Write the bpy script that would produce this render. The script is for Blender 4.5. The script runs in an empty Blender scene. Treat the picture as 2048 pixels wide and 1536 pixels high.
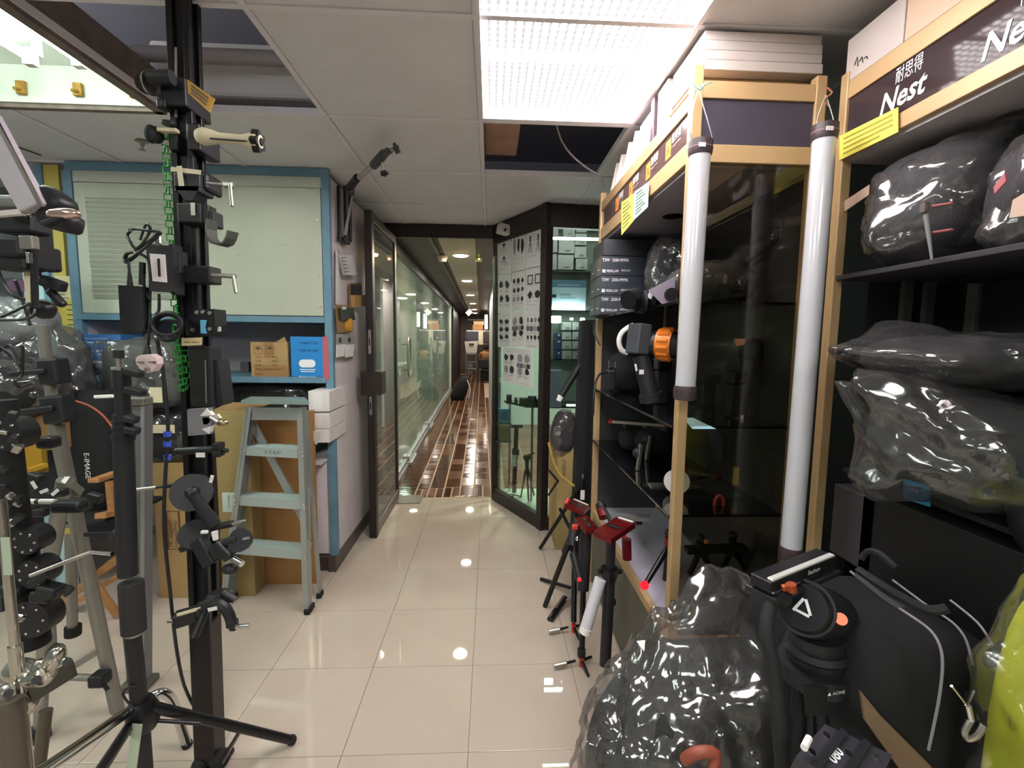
import bpy, bmesh, math, random
from mathutils import Vector, Matrix, Euler, noise
random.seed(7)
sc = bpy.context.scene
col = sc.collection
V = Vector
# ------------------------------------------------------------------ camera
CAM_F, PITCH, YAW, ROLL, CAM_H = 932.7, .097, .0468, .01218, 1.654
_F = V((math.sin(YAW)*math.cos(PITCH), math.cos(YAW)*math.cos(PITCH), -math.sin(PITCH)))
_R0 = V((math.cos(YAW), -math.sin(YAW), 0)); _U0 = _R0.cross(_F)
_R = math.cos(ROLL)*_R0 + math.sin(ROLL)*_U0
_U = -math.sin(ROLL)*_R0 + math.cos(ROLL)*_U0
CAMP = V((0, 0, CAM_H))
cd = bpy.data.cameras.new('camera'); cam = bpy.data.objects.new('camera', cd); col.objects.link(cam)
cd.sensor_width = 36; cd.lens = CAM_F/2048*36; cd.clip_start = .02; cd.clip_end = 100
m = Matrix(((_R.x, _U.x, -_F.x, 0), (_R.y, _U.y, -_F.y, 0), (_R.z, _U.z, -_F.z, CAM_H), (0, 0, 0, 1)))
cam.matrix_world = m
sc.camera = cam
# ------------------------------------------------------------------ world + exposure
w = bpy.data.worlds.new('world'); sc.world = w; w.use_nodes = True
w.node_tree.nodes['Background'].inputs[0].default_value = (.75, .8, .78, 1)
w.node_tree.nodes['Background'].inputs[1].default_value = .12
vs = sc.view_settings; vs.view_transform = 'Standard'; vs.look = 'None'; vs.exposure = .45; vs.gamma = 1; vs.use_curve_mapping = False

def area(name, loc, sx, sy, power, color=(1, 1, 1), rot=(0, 0, 0), spread=180):
    l = bpy.data.lights.new(name, 'AREA'); l.shape = 'RECTANGLE'; l.size = sx; l.size_y = sy
    l.energy = power; l.color = color; l.spread = math.radians(spread)
    if sx == sy: l.shape = 'DISK'
    o = bpy.data.objects.new(name, l); col.objects.link(o); o.location = loc; o.rotation_euler = rot
    return o
# the room is lit by its visible luminaires plus added fill lamps (emission strengths, used by the builders below)
LED_BEAD, LED_DIFF, TUBE_S, PANEL_S, DOWN_S, SHOP_S = 31, .40, 22, 17, 30, 400

def P(u, v, Y=None, z=None, X=None):
    """world point seen at photo pixel (u,v) on the plane Y=, z= or X="""
    d = _F + (u-1024)/CAM_F*_R - (v-768)/CAM_F*_U
    if z is not None: t = (z-CAM_H)/d.z
    elif Y is not None: t = Y/d.y
    else: t = X/d.x
    return CAMP + t*d

# ------------------------------------------------------------------ materials
def lin(h):
    if not isinstance(h, str): return tuple(h)+(1,) if len(h) == 3 else h
    h = h.lstrip('#'); o = []
    for i in (0, 2, 4):
        c = int(h[i:i+2], 16)/255; o.append(c/12.92 if c < .04045 else ((c+.055)/1.055)**2.4)
    return tuple(o)+(1,)
MATS = {}
def mat(name, c, rough=.6, metal=0, bump=0, bs=60, var=0, vs_=8, c2=None, coat=0, spec=.5, stretch=None, trans=0, emit=None, es=0, alpha=1):
    if name in MATS: return MATS[name]
    m = bpy.data.materials.new(name); m.use_nodes = True; nt = m.node_tree; b = nt.nodes['Principled BSDF']
    b.inputs['Base Color'].default_value = lin(c); b.inputs['Roughness'].default_value = rough; b.inputs['Metallic'].default_value = metal
    b.inputs['Coat Weight'].default_value = coat; b.inputs['Coat Roughness'].default_value = .08; b.inputs['Specular IOR Level'].default_value = spec
    b.inputs['Transmission Weight'].default_value = trans; b.inputs['Alpha'].default_value = alpha
    if emit: b.inputs['Emission Color'].default_value = lin(emit); b.inputs['Emission Strength'].default_value = es
    tc = None
    if bump or var or c2:
        tc = nt.nodes.new('ShaderNodeTexCoord'); mp = nt.nodes.new('ShaderNodeMapping'); nt.links.new(tc.outputs['Object'], mp.inputs[0])
        if stretch: mp.inputs['Scale'].default_value = stretch
    if var or c2:
        n = nt.nodes.new('ShaderNodeTexNoise'); n.inputs['Scale'].default_value = vs_; n.inputs['Detail'].default_value = 5; nt.links.new(mp.outputs[0], n.inputs[0])
        mx = nt.nodes.new('ShaderNodeMix'); mx.data_type = 'RGBA'
        a = lin(c); k = lin(c2) if c2 else tuple(x*(1-var) for x in a[:3])+(1,)
        mx.inputs[6].default_value = a; mx.inputs[7].default_value = k
        rp = nt.nodes.new('ShaderNodeMapRange'); rp.inputs[1].default_value = .38; rp.inputs[2].default_value = .62
        nt.links.new(n.outputs[0], rp.inputs[0]); nt.links.new(rp.outputs[0], mx.inputs[0]); nt.links.new(mx.outputs[2], b.inputs['Base Color'])
    if bump:
        n2 = nt.nodes.new('ShaderNodeTexNoise'); n2.inputs['Scale'].default_value = bs; n2.inputs['Detail'].default_value = 3; nt.links.new(mp.outputs[0], n2.inputs[0])
        bp = nt.nodes.new('ShaderNodeBump'); bp.inputs['Strength'].default_value = bump; bp.inputs['Distance'].default_value = .01
        nt.links.new(n2.outputs[0], bp.inputs['Height']); nt.links.new(bp.outputs[0], b.inputs['Normal'])
    MATS[name] = m; return m
def sheet(name, tint, gloss, rough, haze=0, bump=0, bs=20, edge=.5, hazecol='#ffffff'):
    """clear film or glass: transparent with a glossy coat growing towards grazing angles, and a little diffuse haze"""
    if name in MATS: return MATS[name]
    m = bpy.data.materials.new(name); m.use_nodes = True; nt = m.node_tree; N = nt.nodes; L = nt.links
    N.remove(N['Principled BSDF']); out = [x for x in N if x.type == 'OUTPUT_MATERIAL'][0]
    tr = N.new('ShaderNodeBsdfTransparent'); tr.inputs[0].default_value = lin(tint)
    gl = N.new('ShaderNodeBsdfGlossy'); gl.inputs['Roughness'].default_value = rough; gl.inputs[0].default_value = (1, 1, 1, 1)
    df = N.new('ShaderNodeBsdfDiffuse'); df.inputs[0].default_value = lin(hazecol)
    m0 = N.new('ShaderNodeMixShader'); m0.inputs[0].default_value = haze; L.new(tr.outputs[0], m0.inputs[1]); L.new(df.outputs[0], m0.inputs[2])
    lw = N.new('ShaderNodeLayerWeight'); lw.inputs[0].default_value = edge
    mr = N.new('ShaderNodeMapRange'); mr.inputs[3].default_value = gloss; mr.inputs[4].default_value = min(1, gloss+.6)
    L.new(lw.outputs['Fresnel'], mr.inputs[0])
    m1 = N.new('ShaderNodeMixShader'); L.new(mr.outputs[0], m1.inputs[0]); L.new(m0.outputs[0], m1.inputs[1]); L.new(gl.outputs[0], m1.inputs[2])
    L.new(m1.outputs[0], out.inputs[0])
    if bump:
        tc = N.new('ShaderNodeTexCoord'); n2 = N.new('ShaderNodeTexNoise'); n2.noise_type = 'RIDGED_MULTIFRACTAL'; n2.inputs['Scale'].default_value = bs; n2.inputs['Detail'].default_value = 5
        L.new(tc.outputs['Object'], n2.inputs[0]); bp = N.new('ShaderNodeBump'); bp.inputs['Strength'].default_value = bump; bp.inputs['Distance'].default_value = .045
        L.new(n2.outputs[0], bp.inputs['Height']); L.new(bp.outputs[0], gl.inputs['Normal']); L.new(bp.outputs[0], lw.inputs['Normal'])
    MATS[name] = m; return m
def glow(name, c, s, base=.8):
    if name in MATS: return MATS[name]
    m = bpy.data.materials.new(name); m.use_nodes = True; nt = m.node_tree; b = nt.nodes['Principled BSDF']
    b.inputs['Base Color'].default_value = (base, base, base, 1); b.inputs['Emission Color'].default_value = lin(c); b.inputs['Emission Strength'].default_value = s
    MATS[name] = m; return m

# ------------------------------------------------------------------ mesh builder
class MB:
    def __init__(s): s.bm = bmesh.new()
    def _new(s, verts, fs):
        vs = [s.bm.verts.new(v) for v in verts]
        for f in fs:
            try: s.bm.faces.new([vs[i] for i in f])
            except ValueError: pass
        return vs
    def cb(s, x0, x1, y0, y1, z0, z1, bev=0):
        return s.box(((x0+x1)/2, (y0+y1)/2, (z0+z1)/2), (abs(x1-x0), abs(y1-y0), abs(z1-z0)), bev=bev)
    def box(s, c, d, rot=None, bev=0, taper=None):
        x, y, z = d[0]/2, d[1]/2, d[2]/2
        M = rot if isinstance(rot, Matrix) else (Euler(rot).to_matrix() if rot else Matrix.Identity(3))
        c = V(c)
        k = taper or 1
        vs = [c+M@V((a*x*(k if e > 0 else 1), b*y*(k if e > 0 else 1), e*z)) for a in (-1, 1) for b in (-1, 1) for e in (-1, 1)]
        v = s._new(vs, [(0, 1, 3, 2), (4, 6, 7, 5), (0, 4, 5, 1), (2, 3, 7, 6), (0, 2, 6, 4), (1, 5, 7, 3)])
        if bev:
            es = list({e for q in v for e in q.link_edges})
            bmesh.ops.bevel(s.bm, geom=es, offset=bev, segments=2, affect='EDGES', profile=.5)
        return s
    def bar(s, a, b, w, h=None, up=(0, 0, 1), bev=0):
        """rectangular bar from a to b; w across, h along 'up'"""
        a, b = V(a), V(b); h = h or w; d = b-a; L = d.length
        if L < 1e-6: return s
        y = d.normalized(); u = V(up)
        if abs(y.dot(u.normalized())) > .99: u = V((0, 1, 0)) if abs(y.y) < .9 else V((1, 0, 0))
        x = y.cross(u).normalized(); z = x.cross(y)
        M = Matrix((x, y, z)).transposed()
        return s.box((a+b)/2, (w, L, h), M, bev)
    def tube(s, a, b, r, r2=None, n=12, cap=True):
        a, b = V(a), V(b); r2 = r if r2 is None else r2; d = (b-a)
        if d.length < 1e-7: return s
        d.normalize(); x = d.orthogonal().normalized(); y = d.cross(x)
        vs = []
        for c, q in ((a, r), (b, r2)):
            for i in range(n):
                t = 2*math.pi*i/n; vs.append(c+q*(math.cos(t)*x+math.sin(t)*y))
        fs = [(i, (i+1) % n, n+(i+1) % n, n+i) for i in range(n)]
        if cap: fs += [tuple(range(n))[::-1], tuple(range(n, 2*n))]
        s._new(vs, fs); return s
    def path(s, pts, r, n=8, closed=False, sub=0):
        pts = [V(p) for p in pts]
        for _ in range(sub):
            q = []
            m_ = len(pts)
            for i in range(m_ if closed else m_-1):
                p0, p1, p2, p3 = pts[(i-1) % m_ if closed else max(i-1, 0)], pts[i], pts[(i+1) % m_], pts[(i+2) % m_ if closed else min(i+2, m_-1)]
                q += [p1, (-p0+9*p1+9*p2-p3)/16]
            if not closed: q.append(pts[-1])
            pts = q
        m_ = len(pts); prev = None; rings = []
        for i, p in enumerate(pts):
            if closed: t = pts[(i+1) % m_]-pts[i-1]
            else: t = pts[min(i+1, m_-1)]-pts[max(i-1, 0)]
            if t.length < 1e-9: t = V((0, 0, 1))
            t.normalize()
            x = (prev-t*prev.dot(t)) if prev is not None else t.orthogonal()
            if x.length < 1e-6: x = t.orthogonal()
            x.normalize(); prev = x; y = t.cross(x)
            rr = r[min(i*len(r)//m_, len(r)-1)] if isinstance(r, (list, tuple)) else r
            rings.append([s.bm.verts.new(p+rr*(math.cos(2*math.pi*k/n)*x+math.sin(2*math.pi*k/n)*y)) for k in range(n)])
        for i in range(m_ if closed else m_-1):
            A, B = rings[i], rings[(i+1) % m_]
            for k in range(n): s.bm.faces.new((A[k], A[(k+1) % n], B[(k+1) % n], B[k]))
        if not closed:
            s.bm.faces.new(rings[0][::-1]); s.bm.faces.new(rings[-1])
        return s
    def strip(s, pts, width, th, side=(0, 1, 0)):
        """flat strap following pts, width along 'side'"""
        pts = [V(p) for p in pts]; sd = V(side).normalized(); n = len(pts); R = []
        for i, p in enumerate(pts):
            t = (pts[min(i+1, n-1)]-pts[max(i-1, 0)]).normalized(); nn = t.cross(sd).normalized()
            R.append([s.bm.verts.new(p+sd*width/2*a+nn*th/2*b) for a, b in ((-1, -1), (1, -1), (1, 1), (-1, 1))])
        for i in range(n-1):
            for k in range(4): s.bm.faces.new((R[i][k], R[i][(k+1) % 4], R[i+1][(k+1) % 4], R[i+1][k]))
        s.bm.faces.new(R[0][::-1]); s.bm.faces.new(R[-1]); return s
    def prism(s, pts, d):
        """closed polygon pts (3D) extruded by vector d"""
        pts = [V(p) for p in pts]; d = V(d); n = len(pts)
        s._new(pts+[p+d for p in pts], [tuple(range(n))[::-1], tuple(range(n, 2*n))]+[(i, (i+1) % n, n+(i+1) % n, n+i) for i in range(n)])
        return s
    def ball(s, c, r, sc_=(1, 1, 1), u=14, v=9, rot=None):
        M = Matrix.Translation(V(c)) @ (Euler(rot).to_matrix().to_4x4() if rot else Matrix.Identity(4)) @ Matrix.Diagonal((r*sc_[0], r*sc_[1], r*sc_[2], 1))
        bmesh.ops.create_uvsphere(s.bm, u_segments=u, v_segments=v, radius=1, matrix=M); return s
    def lathe(s, base, axis, prof, n=20):
        """prof: list of (height along axis, radius)"""
        a = V(base); d = V(axis).normalized(); x = d.orthogonal().normalized(); y = d.cross(x); R = []
        for h, r in prof:
            R.append([s.bm.verts.new(a+d*h+max(r, 1e-4)*(math.cos(2*math.pi*k/n)*x+math.sin(2*math.pi*k/n)*y)) for k in range(n)])
        for i in range(len(R)-1):
            for k in range(n): s.bm.faces.new((R[i][k], R[i][(k+1) % n], R[i+1][(k+1) % n], R[i+1][k]))
        s.bm.faces.new(R[0][::-1]); s.bm.faces.new(R[-1]); return s
    def build(s, name, m, parent=None, smooth=False, loc=None, sub=0):
        bmesh.ops.recalc_face_normals(s.bm, faces=s.bm.faces)
        o0 = V(loc) if loc is not None else (ORG.get(parent.name, V((0, 0, 0))) if parent else None)
        if o0 is None:
            xs = [v.co for v in s.bm.verts]
            o0 = V(((min(c.x for c in xs)+max(c.x for c in xs))/2, (min(c.y for c in xs)+max(c.y for c in xs))/2, min(c.z for c in xs)))
        for v in s.bm.verts: v.co -= o0
        me = bpy.data.meshes.new(name); s.bm.to_mesh(me); s.bm.free()
        if smooth:
            for p_ in me.polygons: p_.use_smooth = True
            if smooth is True or isinstance(smooth, (int, float)):
                try: me.set_sharp_from_angle(angle=math.radians(40))
                except Exception: pass
        me.materials.append(m)
        o = bpy.data.objects.new(name, me); col.objects.link(o)
        if parent: o.parent = parent
        if not parent: o.location = o0
        elif loc is not None: o.location = V(loc)-ORG.get(parent.name, V((0, 0, 0)))
        ORG[o.name] = o0
        if sub:
            md = o.modifiers.new('s', 'SUBSURF'); md.levels = sub; md.render_levels = sub
        return o
ORG = {}
def tag(o, label, cat, group=None, kind=None):
    if label: o['label'] = label
    if cat: o['category'] = cat
    if group: o['group'] = group
    if kind: o['kind'] = kind
    return o
def thing(name, label, cat, loc, group=None):
    o = bpy.data.objects.new(name, None); col.objects.link(o); o.location = V(loc); o.empty_display_size = .05
    ORG[o.name] = V(loc); tag(o, label, cat, group); return o
def struct(mb, name, m, parent=None, smooth=False):
    o = mb.build(name, m, parent, smooth)
    if not parent: o['kind'] = 'structure'
    return o
def dup(root, loc=None, rot=None, label=None, group=None, scale=None, mm=None):
    r = root.copy(); col.objects.link(r)
    if loc is not None: r.location = V(loc)
    if rot is not None: r.rotation_euler = rot
    if scale is not None: r.scale = scale if hasattr(scale, '__len__') else (scale,)*3
    if label: r['label'] = label
    if group: r['group'] = group
    if mm and r.type == 'MESH': r.data = r.data.copy(); r.data.materials[0] = mm
    for ch in list(root.children):
        c = ch.copy(); col.objects.link(c); c.parent = r
        for g in ch.children:
            d = g.copy(); col.objects.link(d); d.parent = c
    return r
def text(s, name, m, parent, origin, xdir, ydir, height, align='LEFT', depth=.0006, shear=0, bold=0, fitw=None):
    """flat lettering lying in the plane of xdir,ydir; origin is the left end of the base line"""
    cu = bpy.data.curves.new(name, 'FONT'); cu.body = s; cu.size = 1; cu.align_x = align; cu.extrude = 0; cu.shear = shear; cu.offset = bold; cu.resolution_u = 2
    t = bpy.data.objects.new('tmp', cu); col.objects.link(t)
    dg = bpy.context.evaluated_depsgraph_get(); me = bpy.data.meshes.new_from_object(t.evaluated_get(dg))
    bpy.data.objects.remove(t); bpy.data.curves.remove(cu)
    x, y = V(xdir).normalized(), V(ydir).normalized(); n = x.cross(y); k = height/.72
    kx = k
    if fitw and len(me.vertices):
        w_ = max(v.co.x for v in me.vertices)-min(v.co.x for v in me.vertices); kx = fitw/max(w_, 1e-6)
    o0 = ORG.get(parent.name, V((0, 0, 0))) if parent else V((0, 0, 0))
    for v in me.vertices: v.co = V(origin)+x*v.co.x*kx+y*v.co.y*k+n*depth-o0
    me.materials.clear(); me.materials.append(m); me.name = name
    o = bpy.data.objects.new(name, me); col.objects.link(o)
    if parent: o.parent = parent
    ORG[o.name] = o0
    return o
def quad_on(mb, o, x, y, x0, x1, y0, y1, th=.001):
    """thin plate in plane (x,y) through o, from x0..x1, y0..y1, standing proud by th"""
    o, x, y = V(o), V(x).normalized(), V(y).normalized(); n = x.cross(y)
    mb.prism([o+x*x0+y*y0, o+x*x1+y*y0, o+x*x1+y*y1, o+x*x0+y*y1], n*th); return mb
EX, EY, EZ = V((1, 0, 0)), V((0, 1, 0)), V((0, 0, 1))
# ================================================================== ROOM SHELL
M_tile = mat('floor_tile', '#b9ab9e', rough=.022, var=.04, vs_=3)
M_grout = mat('grout', '#8d8175', rough=.8)
M_ceil = mat('ceiling_panel', '#dddbe0', rough=.85, bump=.15, bs=90, var=.05, vs_=4)
M_tbar = mat('ceiling_bar', '#e0dde2', rough=.7)
M_void = mat('plenum_dark', '#94909c', rough=.95)
M_brown = mat('dark_brown_metal', '#2a2221', rough=.38, metal=.1, spec=.4)
M_white = mat('white_paint', '#d9d4d2', rough=.6)
M_lav = mat('lavender_wall', '#ddd2d6', rough=.35, var=.07, vs_=5, bump=.05, bs=4)
M_blue = mat('blue_trim', '#63889d', rough=.5, var=.12, vs_=12)
M_cream = mat('cream_paint', '#b3b9aa', rough=.5, var=.05, vs_=6)
M_black = mat('black_plastic', '#1d1d21', rough=.45, spec=.4)
M_blackm = mat('black_metal', '#19191d', rough=.32, metal=.3)
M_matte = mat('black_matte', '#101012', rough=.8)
M_alu = mat('aluminium', '#a9acad', rough=.36, metal=.75, bump=.03, bs=90)
M_chrome = mat('chrome', '#d8d8da', rough=.12, metal=1)
M_steel = mat('satin_steel', '#a8a39c', rough=.3, metal=.9)
M_print = mat('print_black', '#222226', rough=.7)
M_pgrey = mat('print_grey', '#6d6d70', rough=.7)
M_wprint = mat('print_white', '#e6e6ea', rough=.6)
M_paper = mat('paper', '#dcd9d8', rough=.7)
M_yellow = mat('yellow_paper', '#e0d45c', rough=.7)
M_lblue = mat('light_blue_paper', '#a9d3e6', rough=.7)
M_dark = mat('dark_shelf_back', '#2a282c', rough=.7)
M_cord = mat('black_cable', '#15151a', rough=.5)
S_glass = sheet('clear_glass', '#dfe8e2', .05, .01)
# --- floor
T = .5; FX, FY = -.0775, 2.225
fl = MB(); fl.cb(-4.3, 2.2, -3, 4.737, -.2, -.006); floor = struct(fl, 'floor', M_grout)
tm = None
for i in range(-8, 4):
    for j in range(-6, 5):
        x0, y0 = FX+i*T, FY+j*T
        if tm is None:
            o = MB().cb(x0+.0012, x0+T-.0012, y0+.0012, y0+T-.0012, -.02, 0, bev=.001).build('tile', M_tile, floor, loc=(x0, y0, 0)); tm = o
        else:
            o = bpy.data.objects.new('tile', tm.data); col.objects.link(o); o.parent = floor; o.location = V((x0, y0, 0))-ORG[floor.name]
# --- ceiling
CZ = 2.754; G = .776; GX, GY = -.8347, 2.497
ceil = MB()
x_l = [GX+k*G for k in range(-4, 5)]; y_l = [GY+k*G for k in range(-6, 3)]+[4.737]
for x in x_l: ceil.cb(x-.012, x+.012, -2.6, 4.737, CZ-.002, CZ+.03)
for y in y_l: ceil.cb(x_l[0], x_l[-1], y-.012, y+.012, CZ-.003, CZ+.03)
ceiling = struct(ceil, 'ceiling', M_tbar)
holes = {(-1, -1), (1, 0), (1, -1), (1, -2), (-2, -1), (-2, -2), (-4, -2), (-4, -1), (1, -6), (1, -5), (-2, -5), (-2, -6)}
for i in range(-4, 4):
    for j in range(-6, 3):
        if (i, j) in holes: continue
        x0, x1 = GX+i*G+.014, GX+(i+1)*G-.014; y0 = GY+j*G+.014; y1 = min(GY+(j+1)*G, 4.737)-.014
        zz = CZ+.004+random.uniform(-.002, .003)
        MB().cb(x0, x1, y0, y1, zz, zz+.012).build('ceiling_panel', M_ceil, ceiling)
pv = MB(); pv.cb(-4.3, 2.2, -2.8, 4.74, 3.36, 3.4); pv.cb(-4.3, 2.2, 4.7, 4.74, 2.79, 3.36); pv.cb(-4.3, -4.26, -2.8, 4.7, 2.79, 3.36); pv.cb(2.16, 2.2, -2.8, 4.7, 2.79, 3.36)
struct(pv, 'trim_1', M_void)
# services seen through the missing ceiling panels
du = MB().cb(-1.72, -.6, 2.56, 2.95, 2.86, 3.12, bev=.02); tag(du.build('air_duct', mat('duct_grey', '#d5d0cd', rough=.6)), 'grey air duct above the missing ceiling panel at the left', 'duct')
pi = MB().tube((-1.72, 2.47, 3.0), (-.6, 2.47, 3.0), .035, n=16); tag(pi.build('ceiling_pipe', mat('pipe_dark', '#8a8080', rough=.5), smooth=True), 'round dark pipe crossing in front of the grey duct above the ceiling', 'pipe')
wb = MB().cb(-.05, .16, 2.75, 3.2, 2.85, 2.95, bev=.01); wb.cb(-.04, .15, 2.80, 3.19, 2.951, 2.965); tag(wb.build('timber_block', mat('raw_wood', '#a98572', rough=.8, var=.2)), 'light brown timber block lying in the ceiling opening beside the lit panel', 'timber')
cb_ = MB().path([P(1113, 250, z=2.76), P(1125, 285, z=2.74), P(1148, 315, z=2.70), P(1180, 340, z=2.66), P(1200, 352, z=2.64), P(1207, 372, X=.70)], .005, n=6, sub=2)
tag(cb_.build('ceiling_cable', mat('grey_cable', '#8d8488', rough=.6), smooth=True), 'thin grey cable drooping from the ceiling opening to the display cabinet', 'cable')
# --- LED light panel with rows of bright beads
lp = thing('led_ceiling_panel', 'large glowing ceiling light panel with rows of bright beads', 'ceiling light', (.33, 1.7, CZ))
x0, x1, y0, y1 = -.045, .705, .96, 2.44
MB().cb(x0, x1, y0, y1, CZ+.010, CZ+.02).build('diffuser', glow('led_diffuser', '#f2eeee', LED_DIFF, .04), lp)
fr = MB()
for a in ((x0-.012, x1+.012, y0-.02, y0, CZ-.012, CZ+.03), (x0-.012, x1+.012, y1, y1+.03, CZ-.012, CZ+.03), (x0-.012, x0, y0, y1, CZ-.012, CZ+.03), (x1, x1+.012, y0, y1, CZ-.012, CZ+.03)): fr.cb(*a)
fr.build('frame', M_tbar, lp)
bd = MB()
nx, ny = 24, 44
for i in range(nx):
    for j in range(ny):
        cx = x0+(i+.5)*(x1-x0)/nx; cy = y0+(j+.5)*(y1-y0)/ny; r = .0105
        bd.prism([(cx+r*math.cos(t), cy+r*1.15*math.sin(t), CZ+.006) for t in [k*math.pi/3 for k in range(6)]], (0, 0, .0035))
o = bd.build('led_bead', glow('led_bead', '#fff6f6', LED_BEAD), lp); o['kind'] = 'stuff'
MB().cb(x0, x1, 1.96, 1.972, CZ-.004, CZ+.02).build('cross_bar', glow('led_bar', '#f4f0f0', .9), lp)
# --- fluorescent tube fixture at the left
fx = thing('tube_fixture', 'open white ceiling light box with glowing fluorescent tubes and rusty clips', 'ceiling light', (-2.0, 1.7, CZ))
X0, X1, Y0, Y1 = GX-2*G+.012, GX-G-.04, .96, 2.47
w_ = mat('fixture_white', '#d5dad2', rough=.5, var=.08)
t_ = MB(); t_.cb(X0, X1, Y0, Y1, CZ+.17, CZ+.18); t_.cb(X0, X0+.01, Y0, Y1, CZ, CZ+.17); t_.cb(X1-.01, X1, Y0, Y1, CZ, CZ+.17); t_.cb(X0, X1, Y1-.01, Y1, CZ, CZ+.17); t_.cb(X0, X1, Y0, Y0+.01, CZ, CZ+.17)
t_.build('tray', w_, fx)
t_ = MB(); t_.cb(X1, X1+.045, Y0-.02, Y1+.03, CZ-.02, CZ+.16); t_.cb(X0-.03, X1+.04, Y1, Y1+.03, CZ-.02, CZ+.02); t_.build('rim', mat('rusty_rim', '#7c6c64', rough=.6, var=.3, vs_=14), fx)
for tx in (-1.78, -1.98, -2.2):
    MB().tube((tx, 1.0, CZ+.075), (tx, 2.2, CZ+.075), .019, n=14).build('fluorescent_tube', glow('tube_glow', '#f0fff4', TUBE_S), fx, smooth=True)
    t_ = MB().cb(tx-.022, tx+.022, 2.2, 2.235, CZ+.04, CZ+.11, bev=.004); t_.cb(tx-.008, tx+.008, 2.235, 2.27, CZ+.1, CZ+.17); t_.build('lamp_holder', M_white, fx)
for tx in (-1.72, -1.98, -2.24):
    t_ = MB().cb(tx-.02, tx+.02, Y1-.03, Y1-.011, CZ+.03, CZ+.09, bev=.003); t_.tube((tx, Y1-.03, CZ+.05), (tx, Y1-.055, CZ+.04), .008); t_.build('clip', mat('rusty_brass', '#b58a3c', rough=.5, metal=.3, var=.4, vs_=40), fx)
# unseen glowing panels added behind and left of the camera as fill light
for (cx, cy) in ((-1.9, -1.6), (.33, -1.6), (-3.3, 1.2)):
    o = MB().cb(cx-.37, cx+.37, cy-.74, cy+.74, CZ+.012, CZ+.03).build('led_ceiling_panel', glow('fill_panel', '#f2f8ee', PANEL_S)); tag(o, {(-1.9): 'added unseen fill light panel behind the camera at the left', .33: 'added unseen fill light panel behind the camera in the aisle', -3.3: 'added unseen fill light panel over the far left of the shop'}[cx], 'ceiling light')
# sprinkler
sp = thing('sprinkler', 'small round pendant sprinkler head under the ceiling left of the pole', 'sprinkler', P(284, 282, z=CZ))
p0 = P(284, 282, z=CZ)
MB().lathe((p0.x, p0.y, CZ+.003), (0, 0, -1), [(0, .03), (.008, .035), (.012, .02), (.014, .012), (.03, .012)], 16).build('escutcheon', M_steel, sp, smooth=True)
MB().lathe((p0.x, p0.y, CZ-.027), (0, 0, -1), [(0, .006), (.02, .006), (.021, .018), (.024, .018), (.025, .004)], 12).build('deflector', M_steel, sp, smooth=True)
tag(MB().path([P(30, 292, z=CZ-.002), P(52, 300, z=CZ-.002), P(82, 311, z=CZ-.002)], .004, n=6, sub=1).build('ceiling_crack_strip', M_matte), 'short black strip on the ceiling above the yellow panel', 'strip')
# --- walls
wl = MB().cb(-4.3, -4.2, -2.8, 3.9, 0, CZ); struct(wl, 'wall_left', mat('wall_greyblue', '#8f9698', rough=.7))
wb_ = MB().cb(-4.3, -1.1, 3.86, 3.96, 0, CZ); struct(wb_, 'wall_front', mat('wall_back', '#7c8286', rough=.8))
wr = MB().cb(1.95, 2.05, -2.8, 4.0, 0, CZ); struct(wr, 'wall_right', M_dark)
bk = MB().cb(-4.3, 2.05, -2.9, -2.8, 0, CZ); struct(bk, 'wall_back', mat('wall_rear', '#8b8884', rough=.8, var=.3, vs_=2))
sw = MB().cb(-1.125, -1.09, 3.29, 4.72, .1, 2.72); struct(sw, 'wall_side', M_lav)
MB().cb(-1.13, -1.078, 3.2, 4.72, 0, .1).build('baseboard_side', mat('brown_skirting', '#4a3d38', rough=.35))['kind'] = 'structure'
# --- ceiling edge over the vitrine and the door header
hd = MB().cb(-1.16, .06, 4.70, 4.79, 2.645, 2.755); hd.cb(-1.16, .06, 4.715, 4.73, 2.63, 2.645)
struct(hd, 'trim_2', M_brown)

# ================================================================== CORRIDOR (turned very slightly to the left)
CA = .02; CP = V((-.5, 4.74, 0))
def cpt(x, y, z=0):
    d = V((x, y, z))-CP; c, s = math.cos(CA), math.sin(CA)
    return V((CP.x+d.x*c-d.y*s, CP.y+d.x*s+d.y*c, z))
def crot(mb):
    for v in mb.bm.verts: v.co = cpt(*v.co)
    return mb
M_brick = [mat('brick_tile_a', '#5c3824', rough=.10, var=.3, vs_=5, bump=.12, bs=5), mat('brick_tile_b', '#6b432a', rough=.13, var=.25, vs_=5, bump=.12, bs=5), mat('brick_tile_c', '#4e2f20', rough=.09, var=.25, vs_=5, bump=.12, bs=5), mat('brick_tile_d', '#734a31', rough=.14, var=.2, vs_=5, bump=.12, bs=5)]
M_joint = mat('brick_joint', '#b09a82', rough=.8)
cf = crot(MB().cb(-1.14, .12, 4.74, 22, -.2, -.006).cb(.12, .8, 12.6, 22, -.2, -.006)); cf.cb(.1, 3.4, 4.75, 10, -.2, -.013); cfl = struct(cf, 'floor_corridor', M_joint)
rb = MB(); far = MB(); rng = random.Random(3)
def brick(x0, x1, y0, y1, near):
    q = .0075
    b = MB(); z = rng.uniform(-.002, .002)
    tgt = b if near else far
    tgt.cb(x0+q, x1-q, y0+q, y1-q, -.03, z, bev=.004 if near else 0)
    if near:
        if rng.random() < .8:
            for v in b.bm.verts:
                v.co.z += (v.co.x-x0)*rng.uniform(-.004, .004)
        crot(b).build('brick', rng.choice(M_brick), cfl)
X_ = [-1.0, -.79, -.655, -.49, -.315, -.16, .02, .12]
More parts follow.
